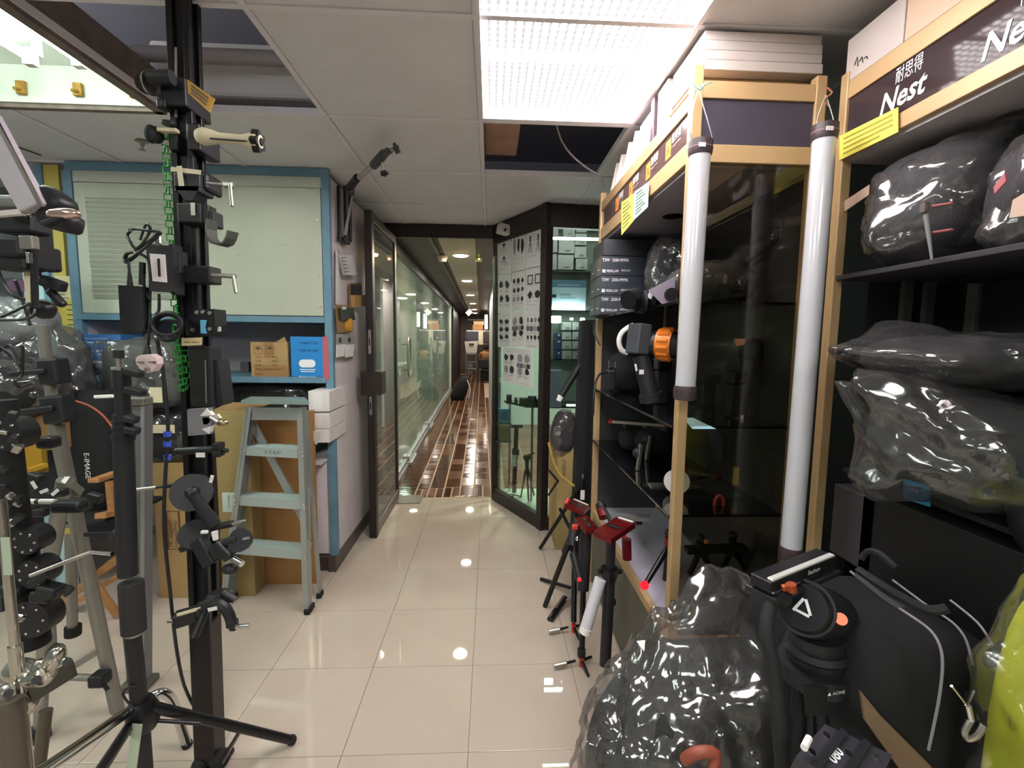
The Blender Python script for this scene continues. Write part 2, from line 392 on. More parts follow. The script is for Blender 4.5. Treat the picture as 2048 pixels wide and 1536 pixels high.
for (cx0, cx1, dp, seed) in ((X_[1], X_[2], .19, 1), (X_[2], X_[3], .72, 2), (X_[3], X_[4], .33, 3), (X_[4], X_[5], .15, 4), (X_[5], X_[6], .24, 5)):
    y = 5.0+.03*seed
    if seed in (1, 2, 3, 4, 5): brick(cx0, (cx0+cx1)/2, 4.76, 4.99+.03*seed, True); brick((cx0+cx1)/2, cx1, 4.76, 4.99+.03*seed, True)
    while y < 21.6:
        band = 10.7 < y < 10.9
        d = dp*rng.uniform(.85, 1.15)
        brick(cx0, cx1, y, min(y+d, 21.7), y < 11.5 if dp > .2 else y < 9.5)
        y += d
brick(X_[6], X_[7], 4.76, 8, True); brick(X_[6], X_[7], 8, 13, True)
y = 4.80; k = 0
while y < 21:
    d = .062
    if y < 8.3: crot(MB().cb(-1.1, X_[1]-.005, y+.006, y+d-.006, -.02, .001, bev=.003)).build('brick', M_brick[k % 2*2], cfl)
    else: far.cb(-1.1, X_[1]-.005, y+.006, y+d-.006, -.02, .001)
    y += d; k += 1
o = crot(far).build('brick', M_brick[1], cfl); o['kind'] = 'stuff'
# bricks of the passage seen through the vitrine
o = MB()
for a in range(9):
    for b in range(12):
        o.cb(.16+a*.3+.006, .16+(a+1)*.3-.006, 4.8+b*.42+.006+(a % 2)*.1, 4.8+(b+1)*.42-.006+(a % 2)*.1, -.03, rng.uniform(-.003, .001), bev=0)
o = o.build('brick', M_brick[3], cfl); o['kind'] = 'stuff'
tag(MB().cb(-1.09, -.69, 4.56, 4.80, .001, .006).build('threshold_plate', mat('threshold', '#6f6257', rough=.3)), 'thin grey plate over the left end of the glossy threshold', 'plate')
# corridor ceiling
M_slat = mat('ceiling_slat', '#3c3432', rough=.4)
cc_ = crot(MB().cb(-1.2, .8, 4.79, 22, 2.76, 2.8)); cceil = struct(cc_, 'ceiling_corridor', M_void)
s_ = MB(); y = 4.82
while y < 21.8:
    s_.cb(-1.1, -.66, y, y+.075, 2.715, 2.735); s_.cb(-.17, .12, y, y+.075, 2.715, 2.735); s_.cb(-.62, -.56, y, y+.075, 2.715, 2.735); y += .09
o = crot(s_).build('ceiling_slat', M_slat, cceil); o['kind'] = 'stuff'
crot(MB().cb(-.66, -.625, 4.79, 21.8, 2.69, 2.74)).build('ceiling_rail', mat('rail_brown', '#5b4c46', rough=.4), cceil)
crot(MB().cb(-.56, -.17, 4.79, 21.8, 2.70, 2.735)).build('light_band', mat('light_band', '#a39382', rough=.6), cceil)
for i, yy in enumerate((6.07, 8.7, 11.5, 14.3, 17.2, 19.6)):
    c = cpt(-.36, yy)
    lab = ['nearest warm round downlight in the corridor ceiling', 'second round downlight along the corridor ceiling, cold white', 'third round downlight along the corridor ceiling', 'fourth round downlight along the corridor ceiling', 'fifth round downlight along the corridor ceiling', 'farthest round downlight of the corridor ceiling'][i]
    d = thing('downlight', lab, 'ceiling light', (c.x, c.y, 2.70), 'round downlights along the corridor ceiling')
    MB().lathe((c.x, c.y, 2.70), (0, 0, -1), [(0, .115), (.004, .115), (.008, .105)], 24).build('trim_ring', M_white, d, smooth=True)
    area('downlight_light', (c.x, c.y, 2.674), .17, .17, 24, (1, .76, .5) if i == 0 else (1, .93, .84))
    MB().lathe((c.x, c.y, 2.693), (0, 0, -1), [(0, .095), (.006, .09), (.012, .05)], 24).build('lamp', glow('lamp_warm' if i == 0 else 'lamp_white', '#ffd9ae' if i == 0 else '#fff3e4', DOWN_S), d, smooth=True)
c = cpt(-.60, 6.2); sd = thing('smoke_detector', 'round white smoke detector beside the corridor light band', 'smoke detector', (c.x, c.y, 2.69))
MB().lathe((c.x, c.y, 2.714), (0, 0, -1), [(0, .07), (.02, .07), (.05, .055), (.08, .045), (.085, .01)], 20).build('housing', mat('beige_plastic', '#b6a698', rough=.5), sd, smooth=True)
MB().lathe((c.x, c.y, 2.72), (0, 0, -1), [(0, .085), (.012, .085)], 20).build('mount', M_brown, sd)
c = cpt(-.13, 6.3); se = thing('exit_sensor', 'small square sensor with a green light on the corridor ceiling', 'sensor', (c.x, c.y, 2.70))
MB().cb(c.x-.05, c.x+.04, c.y-.03, c.y+.03, 2.66, 2.714, bev=.006).build('housing', mat('sensor_grey', '#8e877d', rough=.5), se)
MB().ball((c.x, c.y-.035, 2.69), .011).build('led', glow('green_led', '#b8ff40', 4), se)
# corridor left: glass shop fronts
GXc = -1.07
S_green = sheet('green_glass', '#d8e2da', .13, .012, haze=.17, hazecol='#c6d0c6', edge=.33)
for n_, (ya, yb) in enumerate(((4.86, 7.05), (7.08, 9.3), (9.34, 11.6), (11.64, 14.6))):
    g = crot(MB().cb(GXc-.006, GXc+.006, ya, yb, .1, 2.56)); o = struct(g, 'window_%d' % (n_+1), S_green)
f_ = MB(); f_.cb(GXc-.03, GXc+.03, 4.8, 15, .0, .09, bev=.006); f_.cb(GXc+.03, GXc+.05, 4.8, 15, .0, .03); struct(crot(f_), 'trim_3', M_alu)
f_ = MB(); f_.cb(GXc-.03, GXc+.05, 4.8, 15, 2.57, 2.66); f_.cb(GXc-.03, GXc+.02, 4.8, 22, 2.66, 2.76); struct(crot(f_), 'trim_4', M_brown)
f_ = MB(); f_.cb(GXc-.03, GXc+.03, 14.62, 14.72, 0, 2.57); f_.cb(GXc-.05, GXc+.02, 15.0, 15.06, 0, 2.7); struct(crot(f_), 'trim_5', mat('pale_alu', '#b9bcae', rough=.4))
f_ = MB(); f_.cb(GXc-.1, GXc+.06, 15.6, 16.0, 0, 2.7); f_.cb(GXc-.1, GXc+.02, 16.6, 21.7, 0, 2.7); struct(crot(f_), 'trim_6', M_brown)
for k, (ya, lab) in enumerate(((5.95, 'nearest chrome loop handle on the green glass corridor front'), (9.75, 'farther chrome loop handle on the green glass corridor front'))):
    h = thing('door_handle', lab, 'door handle', cpt(GXc+.04, ya, 1.4), 'loop handles on the corridor glass')
    pts = []
    for t in range(24):
        a = 2*math.pi*t/24; pts.append(cpt(GXc+.07, ya+.11*math.cos(a), 1.41+.11*math.sin(a)+(.135 if math.sin(a) > 0 else -.135)))
    MB().path(pts, .013, n=8, closed=True).build('loop', M_steel, h, smooth=True)
    m_ = MB()
    for zz in (1.25, 1.57): m_.tube(cpt(GXc, ya-.11, zz), cpt(GXc+.07, ya-.11, zz), .009)
    m_.build('mount', M_steel, h, smooth=True)
for k, (ya, lab) in enumerate(((6.2, 'nearest floor hinge box at the foot of the corridor glass'), (8.6, 'farther floor hinge box at the foot of the corridor glass'))):
    h = thing('floor_hinge', lab, 'hinge', cpt(GXc+.06, ya, 0), 'floor hinges at the corridor glass')
    crot(MB().cb(GXc+.0, GXc+.09, ya-.25, ya+.25, .001, .05, bev=.008)).build('cover', M_alu, h)
    crot(MB().cb(GXc-.02, GXc+.05, ya-.2, ya-.08, .05, .12, bev=.01)).build('patch', M_steel, h)
# the lit interior behind the green glass
f_ = MB().cb(-3.2, -1.15, 15, 15.1, 0, 2.7); f_.cb(-3.2, -3.1, 5.0, 15, 0, 2.7); f_.cb(-3.2, -1.15, 4.9, 5.0, 0, 2.7); struct(crot(f_), 'wall_shop', mat('shop_green_wall', '#bdc4ba', rough=.6, var=.2, vs_=1.5))
struct(crot(MB().cb(-3.2, -1.12, 4.9, 15.1, -.2, -.01)), 'floor_shop', mat('shop_floor', '#8d8a7c', rough=.2))
struct(crot(MB().cb(-3.2, -1.12, 4.9, 15.1, 2.7, 2.76)), 'ceiling_shop', mat('shop_ceiling', '#8a938d', rough=.6))
for k, yy in enumerate((6.5, 8.6, 10.7, 12.8)):  # round lamps added to brighten the interior behind the glass
    c = cpt(-2.2, yy); pass
    o = MB().lathe((c.x, c.y, 2.70), (0, 0, -1), [(0, .12), (.01, .12), (.02, .09)], 20).build('downlight', glow('fill_lamp', '#f0fff4', SHOP_S), smooth=True)
    tag(o, ['nearest', 'second', 'third', 'farthest'][k]+' added round fill lamp inside the shop behind the green glass', 'ceiling light', 'added fill lamps behind the green glass')
for k, yy in enumerate((6.2, 9.3, 12.2)):
    cb2 = thing('shop_counter', ['grey-green counter just inside the nearest green glass', 'grey-green counter behind the middle green glass', 'grey-green counter at the far end behind the green glass'][k], 'counter', cpt(-2.3, yy, 0))
    crot(MB().cb(-2.6, -2.0, yy-.6, yy+.5, 0, .95, bev=.01)).build('body', mat('counter_green', '#74877c', rough=.5), cb2)
    crot(MB().cb(-2.62, -1.98, yy-.62, yy+.52, .95, .99, bev=.005)).build('worktop', M_white, cb2)
# corridor right wall beyond the vitrine and the bright end
f_ = MB().cb(.12, .2, 8.6, 12.5, 0, 2.75); f_.cb(.75, .8, 12.5, 22, 0, 2.75); f_.cb(.12, .8, 12.5, 12.6, 0, 2.75); struct(crot(f_), 'wall_corridor', mat('corridor_wall', '#a79f9c', rough=.4))
f_ = MB().cb(-1.6, .8, 21.7, 21.8, 0, 2.75); struct(crot(f_), 'wall_end', mat('end_wall', '#574a42', rough=.6))
f_ = MB().cb(.07, .12, 5.0, 5.06, 0, 2.75); struct(crot(f_), 'trim_7', M_steel)

# ================================================================== OPEN GLASS DOOR LEAF
dr = thing('glass_door', 'tall dark-framed glass door standing open against the lavender wall', 'door', (-.955, 4.3, 0))
A = MB().cb(-.985, -.925, 3.755, 3.825, .0, 2.63, bev=.003); A.build('stile', M_brown, dr)
A = MB().cb(-1.0, -.94, 4.70, 4.77, .0, 2.645, bev=.003); A.build('stile', M_brown, dr)
MB().cb(-.985, -.93, 3.825, 4.70, .0, .1, bev=.003).build('bottom_rail', mat('door_rail', '#5d504a', rough=.3), dr)
MB().cb(-.985, -.93, 3.825, 4.70, 2.56, 2.63, bev=.003).build('top_rail', M_brown, dr)
MB().cb(-.962, -.952, 3.825, 4.70, .1, 2.56).build('pane', sheet('door_glass', '#b3aba2', .2, .015, haze=.1, edge=.3), dr)
lk = MB().cb(-1.03, -.865, 3.74, 3.9, 1.19, 1.38, bev=.006); lkb = lk.build('lock_box', mat('lock_brown', '#2b1f1d', rough=.35), dr)
for (za, zb) in ((1.52, 1.71), (1.03, 1.18)):
    s_ = MB().cb(-.967, -.945, 3.748, 3.756, za, zb, bev=.002); s_ = s_.build('strike_plate', M_steel, dr)
    MB().cb(-.960, -.952, 3.744, 3.749, (za+zb)/2-.03, (za+zb)/2+.03).build('keeper', M_blackm, s_)
# ================================================================== BUILT-IN CUPBOARD WALL AT THE LEFT (front plane Y=3.25)
YC = 3.25
M_carton = mat('carton', '#a98a5c', rough=.8, var=.12, vs_=5)
M_carton2 = mat('carton_dark', '#95744a', rough=.8, var=.12, vs_=5)
M_tape = mat('parcel_tape', '#97724a', rough=.35)
M_wbox = mat('white_carton', '#d6d0cd', rough=.6, var=.05)
cbt = thing('built_in_cupboard', 'wall-high pale cupboard with louvred door and blue trim', 'cupboard', (-1.9, YC, 0))
xl = P(132, 340, Y=YC).x; xr = -1.075
def zc(v, u=500, Y=YC): return P(u, v, Y=Y).z
t = MB(); t.cb(xl, xr, YC-.012, YC+.02, 2.70, 2.752); t.build('top_trim', M_blue, cbt)
MB().cb(-1.125, xr, YC-.01, YC+.03, .1, 2.70).build('side_trim', M_blue, cbt)
MB().cb(xl-.02, xl+.035, YC-.01, YC+.03, .9, 2.70).build('side_trim', M_blue, cbt)
MB().cb(xl, -1.125, YC-.014, YC+.5, 1.745, 1.785).build('bottom_trim', M_blue, cbt)
sh = MB().cb(xl, -1.125, YC-.014, YC+.55, 1.335, 1.375).build('shelf', M_blue, cbt)
MB().cb(xl, xr-.02, YC+.55, YC+.6, .1, 2.70).build('back_panel', mat('cupboard_inside', '#a79ea6', rough=.7), cbt)
MB().cb(xl+.0, xl+.02, YC+.03, YC+.55, .9, 1.745).build('divider', M_lav, cbt)
MB().cb(xl+.035, -1.125, YC+.0, YC+.02, 2.63, 2.70).build('top_rail', mat('cupboard_grey', '#b9bdb4', rough=.5), cbt)
# louvred door
xa, xb = xl+.04, P(402, 500, Y=YC).x
dl = MB(); dl.cb(xa, xa+.07, YC-.004, YC+.02, 1.79, 2.625, bev=.002); dl.cb(xb-.06, xb, YC-.004, YC+.02, 1.79, 2.625, bev=.002)
dl.cb(xa, xb, YC-.003, YC+.02, 1.79, 1.88); dl.cb(xa, xb, YC-.003, YC+.02, 2.53, 2.625); dl.cb(xa+.07, xb-.06, YC+.016, YC+.02, 1.88, 2.53)
dd = dl.build('louvred_door', M_cream, cbt)
k = 0; z = 1.885
while z < 2.525:
    MB().bar((xa+.07, YC+.002, z+.018), (xb-.06, YC+.002, z+.018), .008, .036, up=(0, -.55, .83), bev=.002).build('slat', M_cream, dd)
    z += .032
# flat door with screws
xc = P(412, 500, Y=YC).x
fd = MB().cb(xc, -1.13, YC-.012, YC+.01, 1.79, 2.625, bev=.003).build('door', mat('flat_door', '#b1b5a4', rough=.45, var=.06, vs_=3), cbt)
for zz in (1.85, 2.05, 2.25, 2.42, 2.58):
    MB().tube((-1.15, YC-.013, zz), (-1.15, YC-.018, zz), .006, n=8).build('screw', M_steel, fd)
for (ux, vy, L) in ((450, 378, .09), (510, 375, .05), (560, 492, .05), (475, 512, .04), (620, 380, .03)):
    p = P(ux, vy, Y=YC); MB().cb(p.x, p.x+L, YC-.0135, YC-.0118, p.z, p.z+.003).build('scuff', mat('scuff', '#8f9a88', rough=.8), fd)
# yellow strip and blue posts beside the cupboard
yp = thing('yellow_board', 'narrow yellow panel between two blue posts left of the cupboard', 'panel', (P(112, 500, Y=YC).x, YC+.05, 0))
u0, u1 = P(96, 400, Y=3.3).x, P(126, 400, Y=3.3).x
MB().cb(u0, u1, 3.28, 3.30, 1.0, 2.74).build('board', mat('yellow_board', '#c9b95c', rough=.5, var=.1, vs_=3), yp)
MB().cb(u0-.05, u0, 3.27, 3.31, 1.0, 2.74).build('post', M_blue, yp)
p = P(118, 590, Y=3.25)
n1 = thing('notice_sheet', 'cream notice sheet taped low on the yellow panel', 'notice', (p.x, 3.27, p.z))
ns = MB().cb(P(96, 560, Y=3.27).x, P(142, 560, Y=3.27).x, 3.26, 3.262, P(120, 605, Y=3.27).z, P(120, 552, Y=3.27).z); ns.build('sheet', mat('cream_paper', '#d8d3a4', rough=.7), n1)
pr = MB()
for k in range(6):
    zz = P(120, 562+7*k, Y=3.26).z; pr.cb(P(102, 560, Y=3.26).x, P(118+(k*7) % 18, 560, Y=3.26).x, 3.258, 3.2595, zz, zz+.006)
pr = pr.build('printed_lines', M_pgrey, n1); pr['kind'] = 'stuff'
n2 = thing('yellow_notice', 'yellow notice sheet below the cream notice by the cupboard', 'notice', (p.x, 3.27, P(120, 670, Y=3.27).z))
MB().cb(P(100, 560, Y=3.27).x, P(150, 560, Y=3.27).x, 3.255, 3.257, P(120, 668, Y=3.27).z, P(120, 600, Y=3.27).z).build('sheet', mat('yellow_paper2', '#cfc05e', rough=.7), n2)
pr = MB()
for k in range(5):
    zz = P(120, 610+10*k, Y=3.255).z; pr.cb(P(128, 560, Y=3.25).x, P(144, 560, Y=3.25).x, 3.253, 3.2545, zz, zz+.005)
pr = pr.build('printed_lines', M_print, n2); pr['kind'] = 'stuff'
# recess floor cupboard (low white unit) under the right side
lw = thing('low_cupboard', 'low white cupboard with brown plinth at the foot of the blue trim', 'cupboard', (-1.22, 3.4, 0))
MB().cb(-1.36, -1.13, 3.27, 3.8, .1, .80, bev=.003).build('body', M_lav, lw)
MB().cb(-1.345, -1.14, 3.255, 3.27, .11, .79, bev=.002).build('door', M_lav, lw)
MB().cb(-1.40, -1.13, 3.22, 3.8, 0, .1).build('plinth', mat('brown_skirting', '#4a3d38'), lw)
# three white cartons on it
for k, (va, vb, lab) in enumerate(((778, 822, 'top white carton of the three beside the ladder top'), (822, 856, 'middle white carton of the three beside the ladder top'), (854, 884, 'bottom white carton of the three, flap open, beside the ladder'))):
    Yb = 3.10
    pa, pb = P(619, va, Y=Yb), P(655, vb, Y=Yb)
    z1, z0 = P(620, va+4, Y=Yb).z, P(620, vb+2, Y=Yb).z
    b = thing('white_carton', lab, 'box', ((pa.x+pb.x)/2, Yb+.15, z0), 'white cartons beside the ladder')
    bx = MB().cb(pa.x-.01, pb.x+.015, Yb, Yb+.36, z0+.002, z1, bev=.003); bx.build('box', M_wbox, b)
    if k == 2:
        MB().prism([(pa.x-.02, Yb-.004, z1-.005), (pb.x-.02, Yb-.06, z1-.01), (pb.x-.05, Yb-.05, z0-.0), (pa.x+.0, Yb-.004, z0+.01)], (0, -.003, 0)).build('flap', M_wbox, b)
    else: MB().cb(pa.x+.02, pa.x+.08, Yb-.0015, Yb+.0, z0+.02, z1-.015).build('label', M_paper, b)
MB().cb(-1.36, -1.13, 3.12, 3.27, .795, .803).build('cupboard_top', M_lav, lw)
# items on the shelf
def carton(name, lab, u0, v0, u1, v1, Y, D, m=M_carton, group=None, bev=.003, z0=None, cat='box'):
    a, b = P(u0, v0, Y=Y), P(u1, v1, Y=Y); zb = b.z if z0 is None else z0
    t = thing(name, lab, cat, ((a.x+b.x)/2, Y+D/2, zb), group)
    MB().cb(a.x, b.x, Y, Y+D, zb, a.z, bev=bev).build('box', m, t); return t, a, b
def facetext(t, s, u, v, Y, h, m=M_print, fitpx=None, align='LEFT', shear=0):
    p = P(u, v, Y=Y); fw = None
    if fitpx: fw = P(u+fitpx, v, Y=Y).x-p.x
    return text(s, 'lettering', m, t, (p.x, Y-.0015, p.z), (1, 0, 0), (0, 0, 1), h, align, shear=shear, fitw=fw)
def facerect(mb, u0, v0, u1, v1, Y, th=.0012):
    a, b = P(u0, v0, Y=Y), P(u1, v1, Y=Y); mb.cb(a.x, b.x, Y-th, Y, b.z, a.z); return mb
Yk = 3.24
c1, _, _ = carton('brown_carton', 'brown carton with umbrella marks on the blue shelf', 500, 684, 577, 758, Yk, .25, z0=1.376)
b_ = facerect(facerect(MB(), 527, 684, 547, 716, Yk), 508, 730, 576, 758, Yk, .0008); b_.build('packing_tape', M_tape, c1)
for k, (u, v, s) in enumerate(((511, 716, 'QTY'), (511, 724, 'G.W'), (511, 732, 'N.W'), (545, 716, 'PCS'), (545, 724, 'KGS'), (545, 732, 'KGS'), (511, 740, 'MEAS: 45X34X27CM'), (511, 750, 'C/NO.'))):
    facetext(c1, s, u, v, Yk-.001, .014, mat('brown_ink', '#5a4128'))
for u in (516, 540):
    m_ = MB(); p = P(u, 700, Y=Yk)
    m_.prism([(p.x-.02, Yk-.001, p.z+.005), (p.x+.02, Yk-.001, p.z+.005), (p.x+.012, Yk-.001, p.z+.018), (p.x, Yk-.001, p.z+.022), (p.x-.012, Yk-.001, p.z+.018)], (0, -.001, 0)); m_.cb(p.x-.001, p.x+.001, Yk-.002, Yk-.001, p.z-.015, p.z+.005)
    for (a, b, c, d) in ((-.028, .028, .028, .03), (-.028, .028, -.026, -.024), (-.028, -.026, -.026, .03), (.026, .028, -.026, .03)): m_.cb(p.x+a, p.x+b, Yk-.002, Yk-.001, p.z+c, p.z+d)
    m_.build('umbrella_mark', mat('brown_ink', '#5a4128'), c1)
a = P(552, 684, Y=3.3); MB().prism([(a.x, 3.28, a.z-.005), (a.x+.09, 3.26, a.z-.004), (a.x+.04, 3.34, a.z+.035)], (0, .002, .001)).build('flap', M_carton, c1)
c2, _, _ = carton('blue_carton', 'bright blue and red carton at the right end of the blue shelf', 580, 673, 658, 760, Yk, .28, mat('carton_blue', '#1c7fc4', rough=.5), z0=1.376)
facerect(MB(), 645, 673, 658.3, 760, Yk, .0015).build('red_panel', mat('carton_red', '#b95a62', rough=.5), c2)
m_ = MB()
p, p2 = P(606, 727, Y=Yk), P(623, 727, Y=Yk)
m_.prism([(p.x-.027*math.sin(t), Yk, p.z+.027*math.cos(t)) for t in [math.pi*k/12 for k in range(13)]]+[(p2.x+.027*math.sin(t), Yk, p2.z-.027*math.cos(t)) for t in [math.pi*k/12 for k in range(13)]], (0, -.0015, 0))
m_.build('white_emblem', M_wprint, c2)
m_ = facerect(facerect(MB(), 600, 738, 631, 740, Yk), 602, 742, 629, 744, Yk); m_.build('print_bars', M_wprint, c2)
facetext(c2, 'TAB-M1 200', 598, 688, Yk, .016, mat('navy_ink', '#173a6e'), 38); facetext(c2, 'TAB-M1 200', 598, 703, Yk, .016, MATS['navy_ink'], 38)
facetext(c2, '@ www.www', 598, 754, Yk, .008, M_wprint, 34)
c3, _, _ = carton('blue_info_box', 'flat blue printed box on the shelf left of the wrapped bag', 162, 668, 245, 722, 3.22, .2, mat('box_blue', '#3a6fb0', rough=.5), z0=P(200, 722, Y=3.22).z)
for (u, v) in ((170, 685), (195, 685), (220, 685), (170, 702), (195, 702), (220, 702)):
    m_ = MB(); p = P(u, v, Y=3.22); m_.lathe((p.x, 3.22, p.z), (0, -1, 0), [(0, .010), (.001, .010)], 10); m_.cb(p.x+.014, p.x+.055, 3.2185, 3.22, p.z-.002, p.z+.003); m_.build('icon_print', M_wprint, c3)
facetext(c3, 'PRODUCT INFORMATION', 168, 678, 3.22, .008, M_wprint, 45)
tag(MB().cb(P(160, 668, Y=3.2).x, P(245, 668, Y=3.2).x, 3.2, 3.4, c3.location.z-.012, c3.location.z-.001).build('glass_shelf', M_white), 'thin pale shelf under the blue printed box', 'shelf')
for k, (u, v, w, h, lab) in enumerate(((497, 688, 24, 40, 'white wall socket plate with a round knob at the back of the shelf, left'), (533, 684, 22, 14, 'white switch plate at the back of the shelf above the brown carton'))):
    p = P(u, v, Y=3.82); t = thing('switch_plate', lab, 'switch', (p.x, 3.84, p.z))
    q = w/933*3.9
    MB().cb(p.x-q/2, p.x+q/2, 3.83, 3.848, p.z-q/2, p.z+q/2, bev=.003).build('plate', mat('offwhite_plastic', '#cfc9cb', rough=.5), t)
    MB().lathe((p.x, 3.83, p.z), (0, -1, 0), [(0, .017), (.012, .015)], 12).build('knob', M_print, t)
tag(MB().cb(P(480, 725, Y=3.6).x, P(497, 725, Y=3.6).x, 3.6, 3.65, 1.376, P(480, 724, Y=3.6).z, bev=.003).build('small_box', mat('dim_grey', '#4e484c')), 'small dark box standing deep on the shelf left of the brown carton', 'box')
# tall cartons on the floor
t1, a, b = carton('tall_carton', 'tall brown carton at the left, with a printed stamp, under the wrapped bags', 303, 926, 424, 1197, 2.89, .3, M_carton, z0=0)
m_ = MB()
for (x0, y0, x1, y1) in ((334, 1022, 360, 1023), (334, 1098, 360, 1099), (334, 1022, 335, 1099), (359, 1022, 360, 1099)): facerect(m_, x0, y0, x1, y1, 2.89)
m_.build('stamp_frame', mat('brown_ink', '#5a4128'), t1)
p = P(346, 1094, Y=2.885)
text('PK Support', 'stamp_print', MATS['brown_ink'], t1, (p.x, 2.888, p.z), (0, 0, 1), (-1, 0, 0), .03, fitw=.17)
p = P(355, 1094, Y=2.885); text('Heavy Duty', 'stamp_print', MATS['brown_ink'], t1, (p.x, 2.888, p.z), (0, 0, 1), (-1, 0, 0), .018, fitw=.17)
t2, a, b = carton('tall_carton', 'tall olive-brown carton behind the left rail of the ladder', 427, 820, 511, 1191, 2.90, .13, mat('carton_olive', '#a08a5a', rough=.8, var=.1), z0=0)
MB().prism([(a.x, 2.90, a.z), (a.x+.26, 2.90, a.z), (a.x+.28, 3.02, a.z+.02), (a.x+.04, 3.02, a.z+.03)], (0, 0, .003)).build('flap', M_carton2, t2)
m_ = facerect(MB(), 444, 985, 474, 1024, 2.90); lb = m_.build('label', mat('pale_label', '#cbd6d0'), t2)
p = P(456, 990, Y=2.9); text('Made in China', 'lettering', M_print, t2, (p.x, 2.898, p.z), (0, 0, -1), (1, 0, 0), .012, fitw=.08)
p = P(466, 990, Y=2.9); text('CARTON', 'lettering', M_print, t2, (p.x, 2.898, p.z), (0, 0, -1), (1, 0, 0), .016, fitw=.08)
t3, a, b = carton('tall_carton', 'reddish brown tall carton right behind the ladder', 513, 822, 633, 1172, 3.04, .055, mat('carton_red_brown', '#9c7140', rough=.8, var=.1), z0=0)
facerect(MB(), 556, 985, 578, 1000, 3.04).build('label', mat('pale_label', '#cbd6d0'), t3)
# dark void items behind (plastic-wrapped things under the shelf)
# ================================================================== STEP LADDER
ld = thing('step_ladder', 'folded aluminium step ladder with four treads leaning by the cartons', 'ladder', (-1.4, 2.8, 0))
FL, FR = P(449, 1205, z=0), P(619, 1222, z=0)
TL, TR = P(499, 815, Y=2.87), P(607, 815, Y=2.80)
M_la = mat('ladder_alu', '#aeb3b2', rough=.33, metal=.7, bump=.02)
for A, B, s in ((FL, TL, 1), (FR, TR, -1)):
    r = MB(); r.bar(A+V((0, 0, .03)), B, .012, .07, up=(0, -1, 0)); r.bar(A+V((s*.012, -.03, .03)), B+V((s*.012, -.03, 0)), .03, .004, up=(0, -1, 0)); r.bar(A+V((s*.012, .03, .03)), B+V((s*.012, .03, 0)), .03, .004, up=(0, -1, 0))
    ro = r.build('rail', M_la, ld)
    MB().box(A+V((0, 0, .016)), (.035, .09, .034), bev=.005).build('foot', M_matte, ro)
def lerp(a, b, t): return a+(b-a)*t
zt = lambda v: None
for va, vm in ((897, .0), (1000, .0), (1100, 0)):
    # height where the right rail crosses the photo row
    best = min([i/200 for i in range(201)], key=lambda q: abs((P(600, va, Y=lerp(FR, TR, q).y).z)-lerp(FR, TR, q).z))
    A, B = lerp(FL, TL, best), lerp(FR, TR, best)
    A = V((A.x, A.y, B.z)); q = MB(); d = (B-A).normalized(); A2, B2 = A+d*.012, B-d*.012
    q.bar(A2+V((0, .03, 0)), B2+V((0, .03, 0)), .105, .004); q.bar(A2+V((0, -.022, -.026)), B2+V((0, -.022, -.026)), .004, .055)
    q.bar(A2+V((0, .08, -.015)), B2+V((0, .08, -.015)), .004, .03)
    for k in range(6): q.bar(A2+V((0, -.01+.015*k, .003)), B2+V((0, -.01+.015*k, .003)), .003, .003)
    tr = q.build('tread', mat('ladder_tread', '#b7c2c1', rough=.35, metal=.55), ld)
    for e in (A, B):
        for dz in (-.014, -.04): MB().tube(e+V((0, -.044, dz)), e+V((0, -.034, dz)), .006, n=8).build('rivet', M_chrome, tr)
    if va == 897:
        m_ = lerp(A, B, .36); text('STEP', 'embossed_mark', M_pgrey, ld, (m_.x, m_.y-.0255, m_.z-.036), (B-A), (0, 0, 1), .02, fitw=.11)
# cap
a, b, c, d = P(484, 808, Y=2.76), P(620, 808, Y=2.72), P(609, 791, Y=2.92), P(500, 790, Y=2.93)
zt_ = (a.z+b.z)/2
q = MB().prism([(a.x, 2.75, zt_), (b.x, 2.71, zt_), (c.x, 2.92, zt_), (d.x, 2.94, zt_)], (0, 0, .018)); q.build('top_cap', mat('ladder_cap', '#8fa09c', rough=.4, metal=.5), ld)
MB().bar(TL+V((0, -.02, -.035)), TR+V((0, -.02, -.035)), .004, .075).build('apron', M_la, ld)
# rear frame and brace
BR, BT = P(640, 1193, z=0), P(612, 822, Y=2.86)
ro = MB().bar(BR+V((0, 0, .02)), BT, .012, .04, up=(0, -1, 0)).build('rear_rail', M_la, ld); MB().box(BR+V((0, 0, .016)), (.03, .06, .034), bev=.005).build('foot', M_matte, ro)
BLf, BLt = FL+V((.03, .05, 0)), TL+V((.02, .035, 0))
ro = MB().bar(BLf, BLt, .012, .04, up=(0, -1, 0)).build('rear_rail', M_la, ld); MB().box(BLf+V((0, 0, .016)), (.03, .06, .034), bev=.005).build('foot', M_matte, ro)
p0, p1 = P(508, 852, Y=2.895), P(608, 1040, Y=2.88)
MB().bar(p0, p1, .05, .004, up=(0, -1, 0)).build('brace', M_la, ld)
m_ = MB(); m_.bar(p0+V((.028, -.008, 0)), p1+V((.028, -.008, 0)), .004, .018, up=(0, -1, 0)); m_.build('brace_lip', M_la, ld)
MB().bar(P(504, 880, Y=2.88), P(516, 902, Y=2.88), .012, .01).build('hinge_strip', M_chrome, ld)
p0, p1 = P(617, 975, Y=2.77), P(620, 1080, Y=2.76); MB().bar(p0, p1, .01, .01).build('safety_strip', M_la, ld)
